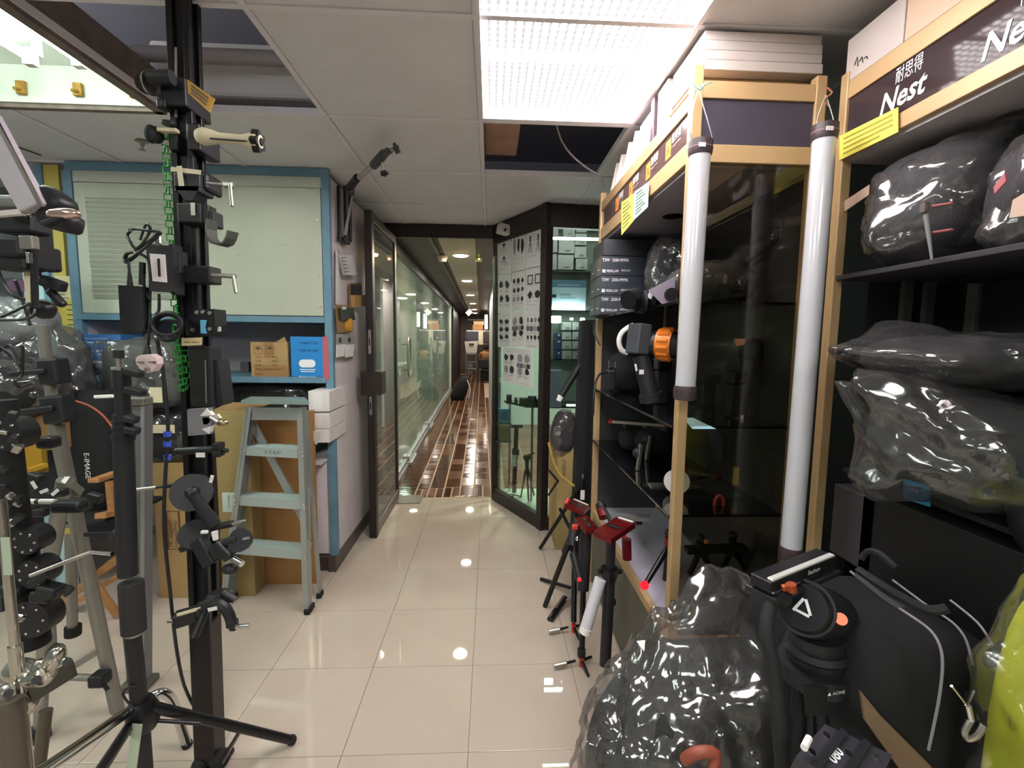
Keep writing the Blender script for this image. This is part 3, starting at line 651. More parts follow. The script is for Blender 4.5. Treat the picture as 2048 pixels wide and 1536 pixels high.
# ================================================================== THINGS HANGING ON THE LAVENDER SIDE WALL (plane X=-1.09)
XW = -1.075
def WP(u, v, dx=0): return P(u, v, X=XW+dx)
br = thing('folding_arm_stand', 'black wall bracket holding a silver tube arm by the cupboard corner', 'arm bracket', WP(685, 420))
for u in (677, 690, 699):
    a, b = WP(u, 372, .015), WP(u+2, 484, .015)
    MB().bar(a, b, .02, .03, bev=.004).build('black_leg', M_blackm, br)
MB().box(WP(690, 482, .02), (.05, .12, .035), bev=.008).build('foot_block', M_black, br)
MB().tube(WP(706, 384, .03), WP(690, 468, .06), .010, n=10).build('silver_strut', mat('pale_tube', '#b9b2ae', rough=.35, metal=.5), br, smooth=True)
aY = 3.2
MB().tube(P(704, 368, Y=aY), P(752, 325, Y=2.84), .017, .017, n=14).build('silver_arm', MATS['pale_tube'], br, smooth=True)
m_ = MB().tube(P(697, 378, Y=aY), P(715, 355, Y=3.08), .026, .024, n=12); m_.box(P(700, 380, Y=aY), (.05, .05, .06), bev=.01); m_.build('pivot_clamp', M_black, br)
MB().tube(P(748, 330, Y=2.85), P(768, 308, Y=2.68), .026, n=14).build('head_clamp', mat('dark_grey_plastic', '#3e3c3d', rough=.5), br, smooth=True)
MB().tube(P(768, 308, Y=2.68), P(782, 299, Y=2.58), .022, .017, n=14).build('head', mat('dark_grey_plastic', '#3e3c3d'), br, smooth=True)
def star_knob(mb, c, ax, r=.022, th=.012, n=5):
    c = V(c); d = V(ax).normalized(); x = d.orthogonal().normalized(); y = d.cross(x); pts = []
    for k in range(n*4):
        t = 2*math.pi*k/(n*4); q = r*(1.0+.22*math.cos(n*t)); pts.append(c+q*(math.cos(t)*x+math.sin(t)*y))
    mb.prism(pts, d*th); mb.tube(c-d*.006, c+d*(th+.005), r*.4, n=10); return mb
star_knob(MB(), P(791, 298, Y=2.54), (1, -.4, .25), .024).build('star_knob', M_black, br)
MB().tube(P(782, 300, Y=2.58), P(792, 298, Y=2.54), .009).build('threaded_rod', M_steel, br)
star_knob(MB(), P(768, 345, Y=2.74), (.2, -.3, -1), .02).build('wing_knob', M_black, br)
MB().tube(P(765, 325, Y=2.72), P(768, 345, Y=2.74), .008).build('knob_rod', M_steel, br)
# hanging blister packs and labels
def hang(name, lab, u0, v0, u1, v1, m, dx=.012, cat='package', mm='box', skew=0, group=None, th=.02):
    a, b = WP(u0, v0, dx), WP(u1, v1, dx)
    t = thing(name, lab, cat, ((a+b)/2).to_tuple(), group)
    c = WP(u0+skew, v1, dx); d = WP(u1-0, v0, dx)
    pts = [a, WP(u1, v0, dx), WP(u1+skew, v1, dx), WP(u0+skew, v1, dx)]
    MB().prism(pts, (th, 0, 0)).build(mm, m, t); return t
hang('white_sheet', 'blank pale sheet on the side wall behind the hanging packs', 671, 500, 678, 608, M_paper, .003, 'paper', 'sheet', th=.002)
t = hang('hanging_box', 'white product box hanging below the black wall bracket', 676, 510, 696, 550, mat('pack_white', '#c8c3c8', rough=.4), .01, skew=9, th=.035)
pr = MB()
for k in range(5): pr.bar(WP(682+k*1.6, 516+k*7, .0465), WP(692+k*1.6, 515+k*7, .0465), .002, .006)
pr.build('print', M_pgrey, t)
MB().tube(WP(678, 508, .02), WP(675, 498, .02), .003).build('hook', M_steel, t)
M_clearp = sheet('clear_pack', '#eceaea', .12, .06, haze=.2, bump=.5, bs=30)
t = hang('adapter_pack', 'beige-capped adapter in a brown card pack, upper of the two yellow packs', 698, 566, 722, 612, mat('brown_card', '#8c6a42'), .006, th=.004, mm='card')
MB().prism([WP(702, 570, .012), WP(720, 570, .012), WP(720, 592, .012), WP(702, 592, .012)], (.015, 0, 0)).build('adapter', M_black, t)
MB().prism([WP(701, 590, .012), WP(727, 590, .012), WP(727, 612, .012), WP(702, 614, .012)], (.03, 0, 0)).build('cap', mat('beige_cap', '#b8925a', rough=.5), t)
t = hang('adapter_pack', 'yellow-capped adapter in a brown card pack, lower of the two yellow packs', 670, 610, 700, 665, mat('brown_card', '#8c6a42'), .016, th=.004, mm='card', skew=4)
MB().prism([WP(675, 616, .022), WP(702, 616, .022), WP(706, 640, .022), WP(678, 640, .022)], (.018, 0, 0)).build('adapter', mat('dark_green_grey', '#2d3128'), t)
MB().prism([WP(684, 613, .041), WP(692, 613, .041), WP(692, 619, .041), WP(684, 619, .041)], (.002, 0, 0)).build('label', M_paper, t)
MB().lathe(WP(694, 650, .02), (1, 0, 0), [(0, .05), (.03, .048), (.036, .04)], 18).build('cap', mat('yellow_cap', '#c9952a', rough=.5), t, smooth=True)
for k, (u, lab) in enumerate(((680, 'clear blister pack hanging under the yellow packs, left one'), (698, 'clear blister pack hanging under the yellow packs, right one'))):
    t = hang('blister_pack', lab, u-8, 668, u+9, 712, M_clearp, .008, th=.015, mm='blister', skew=0)
    MB().prism([WP(u-7, 690, .026), WP(u+10, 688, .026), WP(u+8, 712, .026), WP(u-8, 715, .026)], (.003, 0, 0)).build('card', M_paper, t)
    MB().box(WP(u, 680, .02), (.012, .03, .035)).build('contents', M_black, t)
# ------------------------------------------------------------------ soft shapes
S_film = sheet('clear_plastic_film', '#f1eef0', .08, .12, haze=.025, bump=1.0, bs=9, edge=.24)
M_fab = mat('black_fabric', '#141417', rough=.85, bump=.3, bs=220, var=.2)
M_fab2 = mat('charcoal_fabric', '#302d31', rough=.75, bump=.25, bs=160, var=.15)
def soft(c, dims, rot=(0, 0, 0), seed=0, power=2.6, amp=.05, fs=3.0, lv=4, grow=1.0, ears=(), ridge=0, flat=None, fine=0):
    """rounded-box blob with folds; ears = directions (local) where the wrap sticks out, (dir, length, tightness)"""
    bm = bmesh.new(); bmesh.ops.create_icosphere(bm, subdivisions=lv, radius=1)
    R = Euler(rot).to_matrix(); sv = V((seed*3.7, seed*1.3, -seed*2.1)); D = V(dims)*.5*grow; S = max(dims)
    el = [(V(e[0]).normalized(), e[1], e[2]) for e in ears]
    for v in bm.verts:
        n = v.co.normalized(); k = (abs(n.x)**power+abs(n.y)**power+abs(n.z)**power)**(-1/power)
        p = V((n.x*k*D.x, n.y*k*D.y, n.z*k*D.z))
        q = p/S
        a = noise.noise(q*fs+sv)*amp
        if ridge: a += (abs(noise.noise(q*fs*2.2+sv*1.7))-.25)*ridge+abs(noise.noise(q*fs*5+sv))*ridge*.45
        if fine: a += (abs(noise.noise(q*fs*9+sv*2.3))-.2)*fine
        p += n*a*S
        for d, L, tt in el:
            w_ = max(0, n.dot(d))**tt
            p += d*L*w_*(1+.5*noise.noise(q*fs*4+sv))
        if flat is not None and p.z < flat: p.z = flat+(p.z-flat)*.08
        v.co = R@p+V(c)
    mb = MB(); mb.bm.free(); mb.bm = bm; return mb
def wrapped(name, lab, cat, c, dims, rot=(0, 0, 0), seed=1, fab=None, ears=(), group=None, loc=None, ridge=.05, parts=None, grow=1.05, film=None, lv=5, power=2.8, amp=.06):
    c = V(c); t = thing(name, lab, cat, loc or (c.x, c.y, c.z-dims[2]/2), group)
    soft(c, dims, rot, seed, power, amp*.7, 2.2, 4).build('bag', fab or M_fab, t, smooth=None)
    t.children[-1].data.shade_smooth() if hasattr(t.children[-1].data, 'shade_smooth') else None
    f = soft(c, dims, rot, seed+.4, power-.4, amp, 2.6, lv, grow, ears, ridge, fine=.016).build('plastic_wrap', film or S_film, t)
    f.data.shade_smooth()
    return t
def smooth(o):
    o.data.shade_smooth(); return o
# ================================================================== GLASS VITRINE RIGHT OF THE DOORWAY
VA, VB, VC = V((.05, 4.69, 0)), V((.457, 3.92, 0)), V((1.3, 4.0, 0))
dAB = (VB-VA).normalized(); nAB = V((dAB.y, -dAB.x, 0))    # faces the room
dBC = (VC-VB).normalized(); nBC = V((dBC.y, -dBC.x, 0))
def DP(u, v, off=0, A=VA, n=nAB):
    d = _F+(u-1024)/CAM_F*_R-(v-768)/CAM_F*_U; t = ((A+n*off)-CAMP).dot(n)/d.dot(n); return CAMP+t*d
if nAB.dot(CAMP-VA) < 0: nAB = -nAB
if nBC.dot(CAMP-VB) < 0: nBC = -nBC
vt = thing('glass_vitrine', 'dark-framed corner glass vitrine right of the doorway', 'vitrine', VB)
def post(p, w_=.06, z1=2.755): return MB().box((p.x, p.y, z1/2+.001), (w_, w_, z1), (0, 0, math.atan2(dAB.y, dAB.x)), bev=.004)
post(VA, .05).build('post', M_brown, vt); post(VB, .075).build('post', M_brown, vt); post(VC, .06).build('post', M_brown, vt)
MB().bar(VA+V((0, 0, .06)), VB+V((0, 0, .06)), .06, .12, bev=.004).build('bottom_rail', M_brown, vt)
MB().bar(VB+V((0, 0, .06)), VC+V((0, 0, .06)), .06, .12, bev=.004).build('bottom_rail', M_brown, vt)
MB().bar(VA+V((0, 0, 2.66)), VB+V((0, 0, 2.66)), .06, .19, bev=.004).build('top_rail', M_brown, vt)
MB().bar(VB+V((0, 0, 2.66)), VC+V((0, 0, 2.66)), .06, .19, bev=.004).build('top_rail', M_brown, vt)
S_vg = sheet('vitrine_glass', '#e0e8e2', .045, .01, edge=.12)
MB().bar(VA+V((0, 0, 1.34)), VB+V((0, 0, 1.34)), .008, 2.45).build('pane', S_vg, vt)
MB().bar(VB+V((0, 0, 1.34)), VC+V((0, 0, 1.34)), .008, 2.45).build('pane', S_vg, vt)
MB().prism([VA+V((.0, 0, 0)), VB, VC, (1.3, 4.72, 0), (.05, 4.72, 0)], (0, 0, .1)).build('plinth', mat('pale_green_plinth', '#c4d2bd', rough=.3), vt)
m_ = MB().cb(.035, .045, 4.74, 8.4, .0, 2.7); struct(m_, 'window_5', sheet('side_glass', '#dbe6df', .10, .01, haze=.05, hazecol='#adbab2'))
m_ = MB(); m_.cb(.05, 3.4, 8.9, 9.0, 0, 2.75); m_.cb(3.3, 3.4, 4.8, 9, 0, 2.75); m_.cb(1.32, 3.4, 4.72, 4.78, 0, 2.75); struct(m_, 'wall_passage', mat('passage_wall', '#b2b8b2', rough=.5))
struct(MB().cb(.05, 3.4, 4.8, 9, 2.72, 2.76), 'ceiling_passage', mat('passage_ceiling', '#6b6f6a', rough=.6))
t = thing('strip_lamp', 'unseen fill tube added behind the top rail of the vitrine', 'lamp', (.75, 4.2, 2.55)); MB().tube((.5, 4.2, 2.54), (1.1, 4.2, 2.54), .012).build('tube', glow('vit_fill_top', '#fbfff8', 22), t)  # tube added out of sight to light the fronts of the boxes
tag(MB().lathe((1.7, 5.6, 2.72), (0, 0, -1), [(0, .14), (.012, .14), (.02, .1)], 20).build('downlight', glow('fill_lamp', '#fff', 6)), 'second added fill lamp in the passage, nearer the vitrine', 'ceiling light')  # extra lamp added to raise the light in the passage
tag(MB().lathe((1.0, 6.6, 2.72), (0, 0, -1), [(0, .14), (.012, .14), (.02, .1)], 20).build('downlight', glow('fill_lamp', '#fff', 6)), 'added round fill lamp in the tiled passage behind the vitrine', 'ceiling light')  # helper lamp added to light the passage
# posters
pdef = [  # corners TL TR BR BL, grid, label
    ((995, 476, 1022, 470, 1022, 547, 996, 548), (1, 2), 'top left poster of tripods on the vitrine glass'),
    ((1024, 466, 1051, 458, 1051, 539, 1024, 544), (3, 1), 'top middle poster with a row of black shapes on the vitrine glass'),
    ((1052, 457, 1087, 446, 1086, 530, 1052, 537), (2, 1), 'top right poster with two tall stands on the vitrine glass'),
    ((996, 549, 1022, 548, 1022, 627, 996, 627), (2, 2), 'second row left poster on the vitrine glass'),
    ((1024, 546, 1051, 541, 1050, 619, 1023, 624), (3, 3), 'second row middle poster on the vitrine glass'),
    ((1052, 539, 1086, 532, 1085, 620, 1051, 622), (2, 2), 'second row right poster with ring lights on the vitrine glass'),
    ((996, 628, 1021, 628, 1021, 694, 996, 694), (2, 3), 'third row left poster on the vitrine glass'),
    ((1023, 626, 1050, 621, 1050, 694, 1022, 694), (2, 2), 'third row middle poster on the vitrine glass'),
    ((1051, 623, 1085, 622, 1083, 699, 1051, 696), (4, 3), 'third row right poster with four reflectors on the vitrine glass'),
    ((1006, 696, 1031, 696, 1031, 768, 1006, 762), (2, 2), 'lowest left poster on the vitrine glass, over the boxes'),
    ((1032, 696, 1063, 699, 1063, 776, 1032, 769), (2, 2), 'lowest right poster with a coloured strip on the vitrine glass')]
rp = random.Random(11)
for cs, (gx, gy), lab in pdef:
    q = [DP(cs[i], cs[i+1], .012) for i in (0, 2, 4, 6)]
    t = thing('poster', lab, 'poster', tuple((q[0]+q[2])/2), 'posters on the vitrine glass')
    MB().prism(q, nAB*.0012).build('sheet', M_paper, t)
    def uv(a, b, k=.002): return q[0].lerp(q[1], a).lerp(q[3].lerp(q[2], a), b)+nAB*k
    d = MB(); g = MB()
    for i in range(gx):
        for j in range(gy):
            ca, cb2 = (i+.5)/gx*.9+.05, .16+(j+.3)/gy*.7
            sx, sy = .33/gx, .5/gy*.45
            kind = rp.random(); pts = []
            nn = 10
            if 'ring' in lab and j == 0:
                for s2 in range(4):
                    aa = [(1, 1), (-1, 1), (-1, -1), (1, -1)]; a0, a1 = aa[s2], aa[(s2+1) % 4]
                    d.prism([uv(ca+a0[0]*sx, cb2+a0[1]*sy), uv(ca+a1[0]*sx, cb2+a1[1]*sy), uv(ca+a1[0]*sx*.7, cb2+a1[1]*sy*.75), uv(ca+a0[0]*sx*.7, cb2+a0[1]*sy*.75)], nAB*.0004)
                continue
            if 'tripods' in lab or 'stands' in lab:
                sy = .28 if gy == 1 else .15
                d.prism([uv(ca-sx*.3, cb2-sy*.5), uv(ca+sx*.3, cb2-sy*.5), uv(ca+sx*.2, cb2), uv(ca-sx*.2, cb2)], nAB*.0004)
                for s2 in (-1, 0, 1): d.prism([uv(ca-.01, cb2), uv(ca+.01, cb2), uv(ca+s2*sx*.8+.012, cb2+sy), uv(ca+s2*sx*.8-.012, cb2+sy)], nAB*.0004)
                continue
            for k in range(nn):
                a = 2*math.pi*k/nn; r = rp.uniform(.6, 1.1) if kind < .7 else 1
                pts.append(uv(ca+sx*r*math.cos(a), cb2+sy*r*math.sin(a)))
            (d if kind < .85 else g).prism(pts, nAB*.0004)
            for s2 in range(2): g.prism([uv(ca-sx, cb2+sy*1.35+s2*.02), uv(ca+sx*rp.uniform(.2, 1), cb2+sy*1.35+s2*.02), uv(ca+sx*.3, cb2+sy*1.35+s2*.02+.008), uv(ca-sx, cb2+sy*1.35+s2*.02+.008)], nAB*.0003)
    for k in range(7):
        b = .04+.9*rp.random(); a = rp.uniform(.08, .3); g.prism([uv(a, b), uv(a+.5, b), uv(a+.5, b+.006), uv(a, b+.006)], nAB*.0003)
    o = d.build('pictures', M_print, t); o['kind'] = 'stuff'
    o = g.build('fine_print', mat('print_pale', '#8f8f92', rough=.7), t); o['kind'] = 'stuff'
    if 'coloured' in lab or 'four' in lab or 'third row middle' in lab:
        for k in range(4):
            MB().prism([uv(.06+.22*k, .40), uv(.26+.22*k, .40), uv(.26+.22*k, .52), uv(.06+.22*k, .52)], nAB*.0008).build('picture_strip', mat('strip_%d' % k, ['#7d5f68', '#4d5578', '#a78d80', '#25263a'][k], rough=.6), t)
p = DP(1010, 460, .05); t = thing('security_camera', 'small white camera box above the posters at the top of the vitrine', 'camera', p)
MB().box(p, (.14, .1, .09), (0, .2, .3), bev=.012).build('housing', M_wbox, t); MB().ball(p+V((-.0, -.055, -.01)), .014).build('lens', M_black, t)
# shelving with boxes inside (Y about 4.55)
YS = 4.5
def SP(u, v, Y=YS): return P(u, v, Y=Y)
sx0, sx1 = SP(1103, 600).x, SP(1192, 600).x
rk = thing('vitrine_shelves', 'glass shelves with white boxes inside the vitrine', 'shelf', ((sx0+sx1)/2, YS+.1, .1))
for v in (542, 619, 720): 
    z = SP(1140, v).z; MB().cb(sx0, sx1+.1, YS-.02, YS+.2, z-.008, z).build('shelf', mat('shelf_edge', '#4a4f4c', rough=.3), rk)
m_ = MB(); m_.cb(sx0-.005, sx0+.01, YS+.18, YS+.2, .1, 2.7); m_.cb(sx1, sx1+.02, YS-.02, YS+.0, .1, 2.7); m_.build('upright', M_steel, rk)
MB().cb(sx0, sx1+.1, YS+.2, YS+.21, .95, 2.6).build('back_panel', mat('vitrine_back', '#a5b0aa', rough=.5), rk)
boxes = [(1105, 447, 1117, 472), (1127, 449, 1150, 473), (1153, 449, 1175, 464), (1105, 473, 1115, 505), (1118, 475, 1149, 507), (1151, 466, 1174, 490), (1150, 492, 1173, 516), (1105, 507, 1114, 540), (1116, 509, 1147, 540), (1152, 517, 1175, 540),
         (1124, 644, 1143, 661), (1145, 644, 1163, 661), (1124, 663, 1143, 680), (1145, 663, 1163, 680), (1124, 682, 1143, 699), (1145, 682, 1163, 699), (1124, 701, 1143, 719), (1145, 701, 1163, 719)]
nm = ['uppermost row, left end', 'uppermost row, middle', 'uppermost row, right end', 'second row, narrow left one', 'second row, wide middle one', 'second row, right one', 'third row, right one', 'third row, narrow left one', 'third row, wide middle one with a mark', 'lowest right of the upper stack', 'lower stack top left', 'lower stack top right', 'lower stack second row left', 'lower stack second row right', 'lower stack third row left', 'lower stack third row right', 'lower stack bottom left', 'lower stack bottom right']
for (u0, v0, u1, v1), l_ in zip(boxes, nm):
    a, b = SP(u0, v0), SP(u1, v1); t = thing('white_box', 'white product box in the vitrine, '+l_, 'box', ((a.x+b.x)/2, YS+.08, b.z), 'white boxes in the vitrine')
    MB().cb(a.x+.001, b.x-.001, YS+rp.uniform(0, .015), YS+.17, b.z+.002, a.z-.002, bev=.002).build('box', mat('box_white_grey', '#b3b4b4', rough=.6, var=.06), t)
    if u1-u0 > 16:
        m_ = MB().cb(a.x+(b.x-a.x)*.4, a.x+(b.x-a.x)*.75, YS-.003, YS-.001, b.z+.018, b.z+.03); m_.build('label', M_pgrey, t)
for k, (u0, v0, u1, v1) in enumerate(((1111, 666, 1122, 676), (1111, 679, 1122, 700), (1111, 702, 1122, 718))):
    a, b = SP(u0, v0), SP(u1, v1); t = thing('blue_box', ['small navy box left of the lower white boxes, top', 'tall navy box left of the lower white boxes, middle', 'navy and white box left of the lower white boxes, bottom'][k], 'box', ((a.x+b.x)/2, YS, b.z), 'navy boxes in the vitrine')
    MB().cb(a.x, b.x, YS, YS+.15, b.z+.001, a.z, bev=.002).build('box', mat('navy_box', '#2a3a6e', rough=.5), t); MB().lathe(((a.x+b.x)/2+.005, YS, a.z-.02), (0, -1, 0), [(0, .01), (.001, .01)], 12).build('mark', M_wprint, t)
a, b = SP(1103, 560), SP(1171, 613); t = thing('blue_white_carton', 'blue and white printed carton on the middle vitrine shelf', 'box', ((a.x+b.x)/2, YS, b.z))
MB().cb(a.x, b.x, YS-.01, YS+.17, b.z, a.z, bev=.002).build('box', mat('pale_blue_carton', '#a6bccd', rough=.5), t)
z = SP(1130, 575).z; MB().cb(a.x, b.x+.001, YS-.0115, YS-.01, z, a.z).build('blue_band', mat('steel_blue', '#587892', rough=.5), t)
for (u, v, s, h, m_, w_) in ((1116, 571, 'MULTI FUNCTION CONTROL', .012, M_wprint, 44), (1119, 591, 'INTERVIEW', .018, M_print, 22), (1119, 597, 'CAMERA', .016, M_print, 30), (1152, 611, '4.0', .018, M_print, 10)):
    p = SP(u, v, YS-.0125); text(s, 'lettering', m_, t, p, EX, EZ, h, fitw=w_/933*4.6)
p = SP(1108, 592, YS-.0125); MB().box(p, (.045, .001, .03)).build('logo', M_print, t)
t = thing('lamp_tubes', 'bright white strip lamp under the middle vitrine shelf', 'lamp', SP(1135, 617))
MB().cb(SP(1102, 617).x, SP(1168, 617).x, YS-.05, YS-.03, SP(1130, 620).z, SP(1130, 614).z).build('tube', glow('vit_tube', '#f2fffa', 30), t)
for k, (u, v, r, l_) in enumerate(((1112, 639, .04, 'square bright spot lamp at the left end inside the vitrine'), (1143, 638, .014, 'tiny bright spot lamp above the lower white boxes'), (1165, 639, .018, 'small bright spot lamp at the right end inside the vitrine'))):
    p = SP(u, v, YS-.06); t = thing('spot_lamp', l_, 'lamp', p)
    MB().box(p, (r*2.4, .02, r*1.6), bev=.008).build('lens', glow('vit_tube', '#f2fffa', 30), t); MB().box(p+V((0, .02, 0)), (r*2.6, .02, r*1.8), bev=.004).build('housing', M_steel, t)
a, b = SP(1098, 741, 4.2), SP(1123, 815, 4.2); t = thing('lavender_box', 'lavender grey upright box low in the right vitrine pane', 'box', ((a.x+b.x)/2, 4.2, b.z))
MB().cb(a.x, b.x, 4.2, 4.35, b.z, a.z, bev=.003).build('box', mat('lavender_box', '#8b8aa3', rough=.5), t)
tb = thing('display_table', 'low glass display table with camera gear inside the vitrine', 'table', (.5, 4.5, .1))
z = P(1040, 806, Y=4.5).z; MB().prism([(.34, 4.32, z-.02), (1.25, 4.32, z-.02), (1.25, 4.68, z-.02), (.14, 4.68, z-.02)], (0, 0, .02)).build('top', mat('dark_glass', '#23302b', rough=.1), tb)
for (x, y) in ((.40, 4.35), (.20, 4.65), (1.22, 4.35), (1.22, 4.65)): MB().cb(x-.01, x+.01, y-.01, y+.01, .1, z-.02).build('leg', M_steel, tb)
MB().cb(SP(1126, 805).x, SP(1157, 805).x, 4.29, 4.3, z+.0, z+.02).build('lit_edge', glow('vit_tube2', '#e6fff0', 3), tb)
for k, (u, w_, h) in enumerate(((1018, .05, .09), (1032, .03, .06), (1048, .09, .06), (1064, .08, .08), (1076, .05, .05))):
    p = P(u, 800, Y=4.45); t = thing('camera_part', 'black camera accessory on the vitrine table, %s' % ['leftmost, upright', 'second from the left, small', 'in the middle, flat', 'second from the right, tall', 'rightmost, small'][k], 'camera accessory', (p.x, 4.45, z), 'camera accessories on the vitrine table')
    MB().box((p.x, 4.45, z+h/2), (w_, .07, h), bev=.006).build('body', M_black, t); MB().tube((p.x, 4.41, z+h*.6), (p.x, 4.38, z+h*.6), h*.25, n=12).build('lens', M_blackm, t)
# boxes at the foot of the posters
for nm_, l_, u0, v0, u1, v1, m_ in (('blue_box', 'small bright blue box low behind the vitrine glass by the left post', 997, 818, 1020, 846, mat('sky_box', '#4d93c2', rough=.5)), ('brown_carton', 'small brown carton under the blue box behind the vitrine glass', 996, 852, 1019, 882, M_carton)):
    a, b = P(u0, v0, Y=4.66), P(u1, v1, Y=4.66); t = thing(nm_, l_, 'box', ((a.x+b.x)/2, 4.66, b.z)); MB().cb(a.x, b.x, 4.66, 4.70, b.z, a.z, bev=.002).build('box', m_, t)
    MB().cb(a.x+.02, b.x-.03, 4.658, 4.66, b.z+.03, a.z-.03).build('print', M_carton2 if 'brown' in nm_ else mat('deep_blue', '#2266a8'), t)
    MB().cb(a.x-.02, b.x+.02, 4.645, 4.71, b.z-.012, b.z-.001).build('shelf_board', mat('shelf_edge', '#4a4f4c'), t)
# two mini tripods
t = thing('column_stand', 'black column stand with T-shaped top inside the vitrine', 'stand', P(1030, 990, Y=4.45))
a, b = P(1033, 853, Y=4.45), P(1028, 985, Y=4.45); b.z = max(b.z, .12)
MB().tube(a, b, .022, n=12).build('column', M_black, t); MB().tube(a+V((-.05, 0, 0)), a+V((.06, 0, 0)), .014).build('top_bar', M_black, t)
m_ = MB().box(a.lerp(b, .38), (.07, .07, .06), bev=.01); m_.build('clamp', M_black, t)
for ang in (0, 2.1, 4.2): MB().bar(V((b.x, b.y, .13)), V((b.x+.08*math.cos(ang), b.y+.08*math.sin(ang), .105)), .014, .01).build('foot', M_black, t)
MB().box(P(1028, 922, Y=4.41), (.045, .002, .11)).build('tag', M_paper, t)
t = thing('mini_tripod', 'small black tripod with fluid head inside the vitrine', 'tripod', P(1056, 990, Y=4.4))
h = P(1054, 915, Y=4.35); MB().ball(h, .04, (1, .7, .8)).build('head', M_black, t); MB().tube(h, h+V((0, 0, -.08)), .02).build('neck', M_black, t)
MB().tube(h+V((0, 0, .02)), h+V((.07, -.02, .05)), .008).build('pan_handle', M_black, t)
for (u, v) in ((1042, 992), (1057, 1002), (1068, 990)):
    f_ = P(u, v, z=.105); MB().tube(h+V((0, 0, -.06)), f_, .012, .008).build('leg', M_black, t)
# ---------------- things standing between the vitrine and the display cabinet
t = thing('tall_black_case', 'tall narrow black padded case standing between vitrine and display cabinet', 'case', P(1165, 1040, Y=3.35))
a = P(1160, 640, Y=3.35); b = P(1190, 640, Y=3.35); c = P(1188, 1010, Y=3.35); d = P(1148, 1010, Y=3.35)
MB().prism([a+V((.02, 0, 0)), b, V((c.x, 3.35, .02)), V((d.x, 3.35, .02))], (0, .14, 0)).build('case', M_fab, t)
MB().bar((a+b)/2+V((.01, -.005, -.05)), V(((c.x+d.x)/2, 3.345, .1)), .02, .004, up=(0, -1, 0)).build('seam', M_black, t)
t = thing('leaning_tube', 'black tube with white tip leaning against the tall black case', 'tube', P(1120, 800, Y=3.4))
MB().tube(P(1165, 722, Y=3.42), P(1122, 792, Y=3.40), .024, n=14).build('tube', M_black, t, smooth=True)
MB().tube(P(1122, 792, Y=3.40), P(1117, 802, Y=3.395), .024, .020, n=14).build('tip', M_paper, t, smooth=True)
wrapped('wrapped_bag', 'small black bag in clear plastic hanging before the right vitrine pane', 'bag', P(1128, 862, Y=3.55), (.19, .14, .32), (0, .08, 0), seed=5, fab=M_fab2, ears=(((0, 0, -1), .05, 8),))
a, b = P(1116, 905, Y=3.5), P(1150, 905, Y=3.5); t = thing('olive_carton', 'tall narrow olive-brown carton in front of the right vitrine pane', 'box', (a.x+.07, 3.6, 0))
MB().cb(a.x, b.x, 3.52, 3.72, 0, a.z, bev=.004).build('box', mat('carton_olive', '#a08a5a'), t)
a = P(1131, 960, Y=3.518); text('HANDLE', 'lettering', mat('brown_ink', '#5a4128'), t, (a.x, 3.518, a.z), (0, 0, 1), (-1, 0, 0), .03, fitw=.16)
t = thing('tan_carton', 'tan carton half hidden behind the vitrine corner post', 'box', P(1103, 930, Y=3.8)); a = P(1099, 868, Y=3.78); MB().prism([a, P(1112, 890, Y=3.78), V((P(1116, 985, Y=3.78).x, 3.78, 0)), V((P(1101, 940, Y=3.78).x, 3.78, 0))], (0, .03, 0)).build('box', M_carton, t)
tag(MB().path([P(1097, 885, Y=3.46), P(1108, 925, Y=3.44), P(1122, 950, Y=3.42), P(1149, 972, Y=3.40)], .008, n=8, sub=2).build('yellow_cable', mat('yellow_cable', '#b3953f', rough=.5), smooth=True), 'curved yellow cable drooping over the olive-brown carton', 'cable')
t = thing('folded_light_stand', 'black folding stand with crossed legs at the foot of the vitrine corner', 'stand', (.5, 3.6, 0))
foot = V((.447, 3.72, .012))
foot = P(1081, 1056, Y=3.5); foot.z = .02
for a, b, r in ((foot, P(1164, 966, Y=3.3), .014), (P(1120, 1018, Y=3.3), P(1144, 1066, Y=3.1), .012), (P(1142, 1066, Y=3.1), P(1126, 1105, Y=3.0), .012), (P(1097, 940, Y=3.5), P(1116, 962, Y=3.4), .009), (P(1116, 962, Y=3.4), P(1097, 990, Y=3.5), .009)):
    MB().tube(a, b, r, n=10).build('leg', M_blackm, t, smooth=True)
MB().tube(P(1164, 1000, Y=3.25), P(1166, 957, Y=3.25), .014, n=10).build('spigot_stem', M_blackm, t); MB().tube(P(1166, 957, Y=3.25), P(1166, 948, Y=3.25), .008).build('spigot', M_steel, t)
a = P(1165, 990, Y=3.23); MB().box(a, (.03, .002, .07)).build('label', M_paper, t)
# ================================================================== DISPLAY CABINET (front plane X=.69, from Y 1.668 to 3.02)
M_gold = mat('champagne_frame', '#b7996f', rough=.42, metal=.15, var=.05)
M_fascia = mat('brown_fascia', '#5a4644', rough=.22, coat=.3)
M_navy = mat('navy_panel', '#3b3745', rough=.45)
M_bglass = mat('black_glass', '#0e1013', rough=.06, coat=.5)
CX, CX2, CY, CY2 = .69, 1.13, 1.668, 3.02
CT = 2.52
dc = thing('display_cabinet', 'champagne-framed glass display cabinet with black glass shelves in the aisle', 'display cabinet', (.9, 2.3, 0))
PW = .038
MB().cb(CX, CX+PW, CY, CY+PW, 0, 2.60, bev=.004).build('post', M_gold, dc)
MB().cb(CX, CX+PW, CY2, CY2+PW, 0, 2.58, bev=.004).build('post', M_gold, dc)
MB().cb(CX2, CX2+PW, CY, CY+PW, 0, 2.58, bev=.004).build('post', M_gold, dc)
MB().cb(CX2, CX2+PW, CY2, CY2+PW, 0, 2.55, bev=.004).build('post', M_gold, dc)
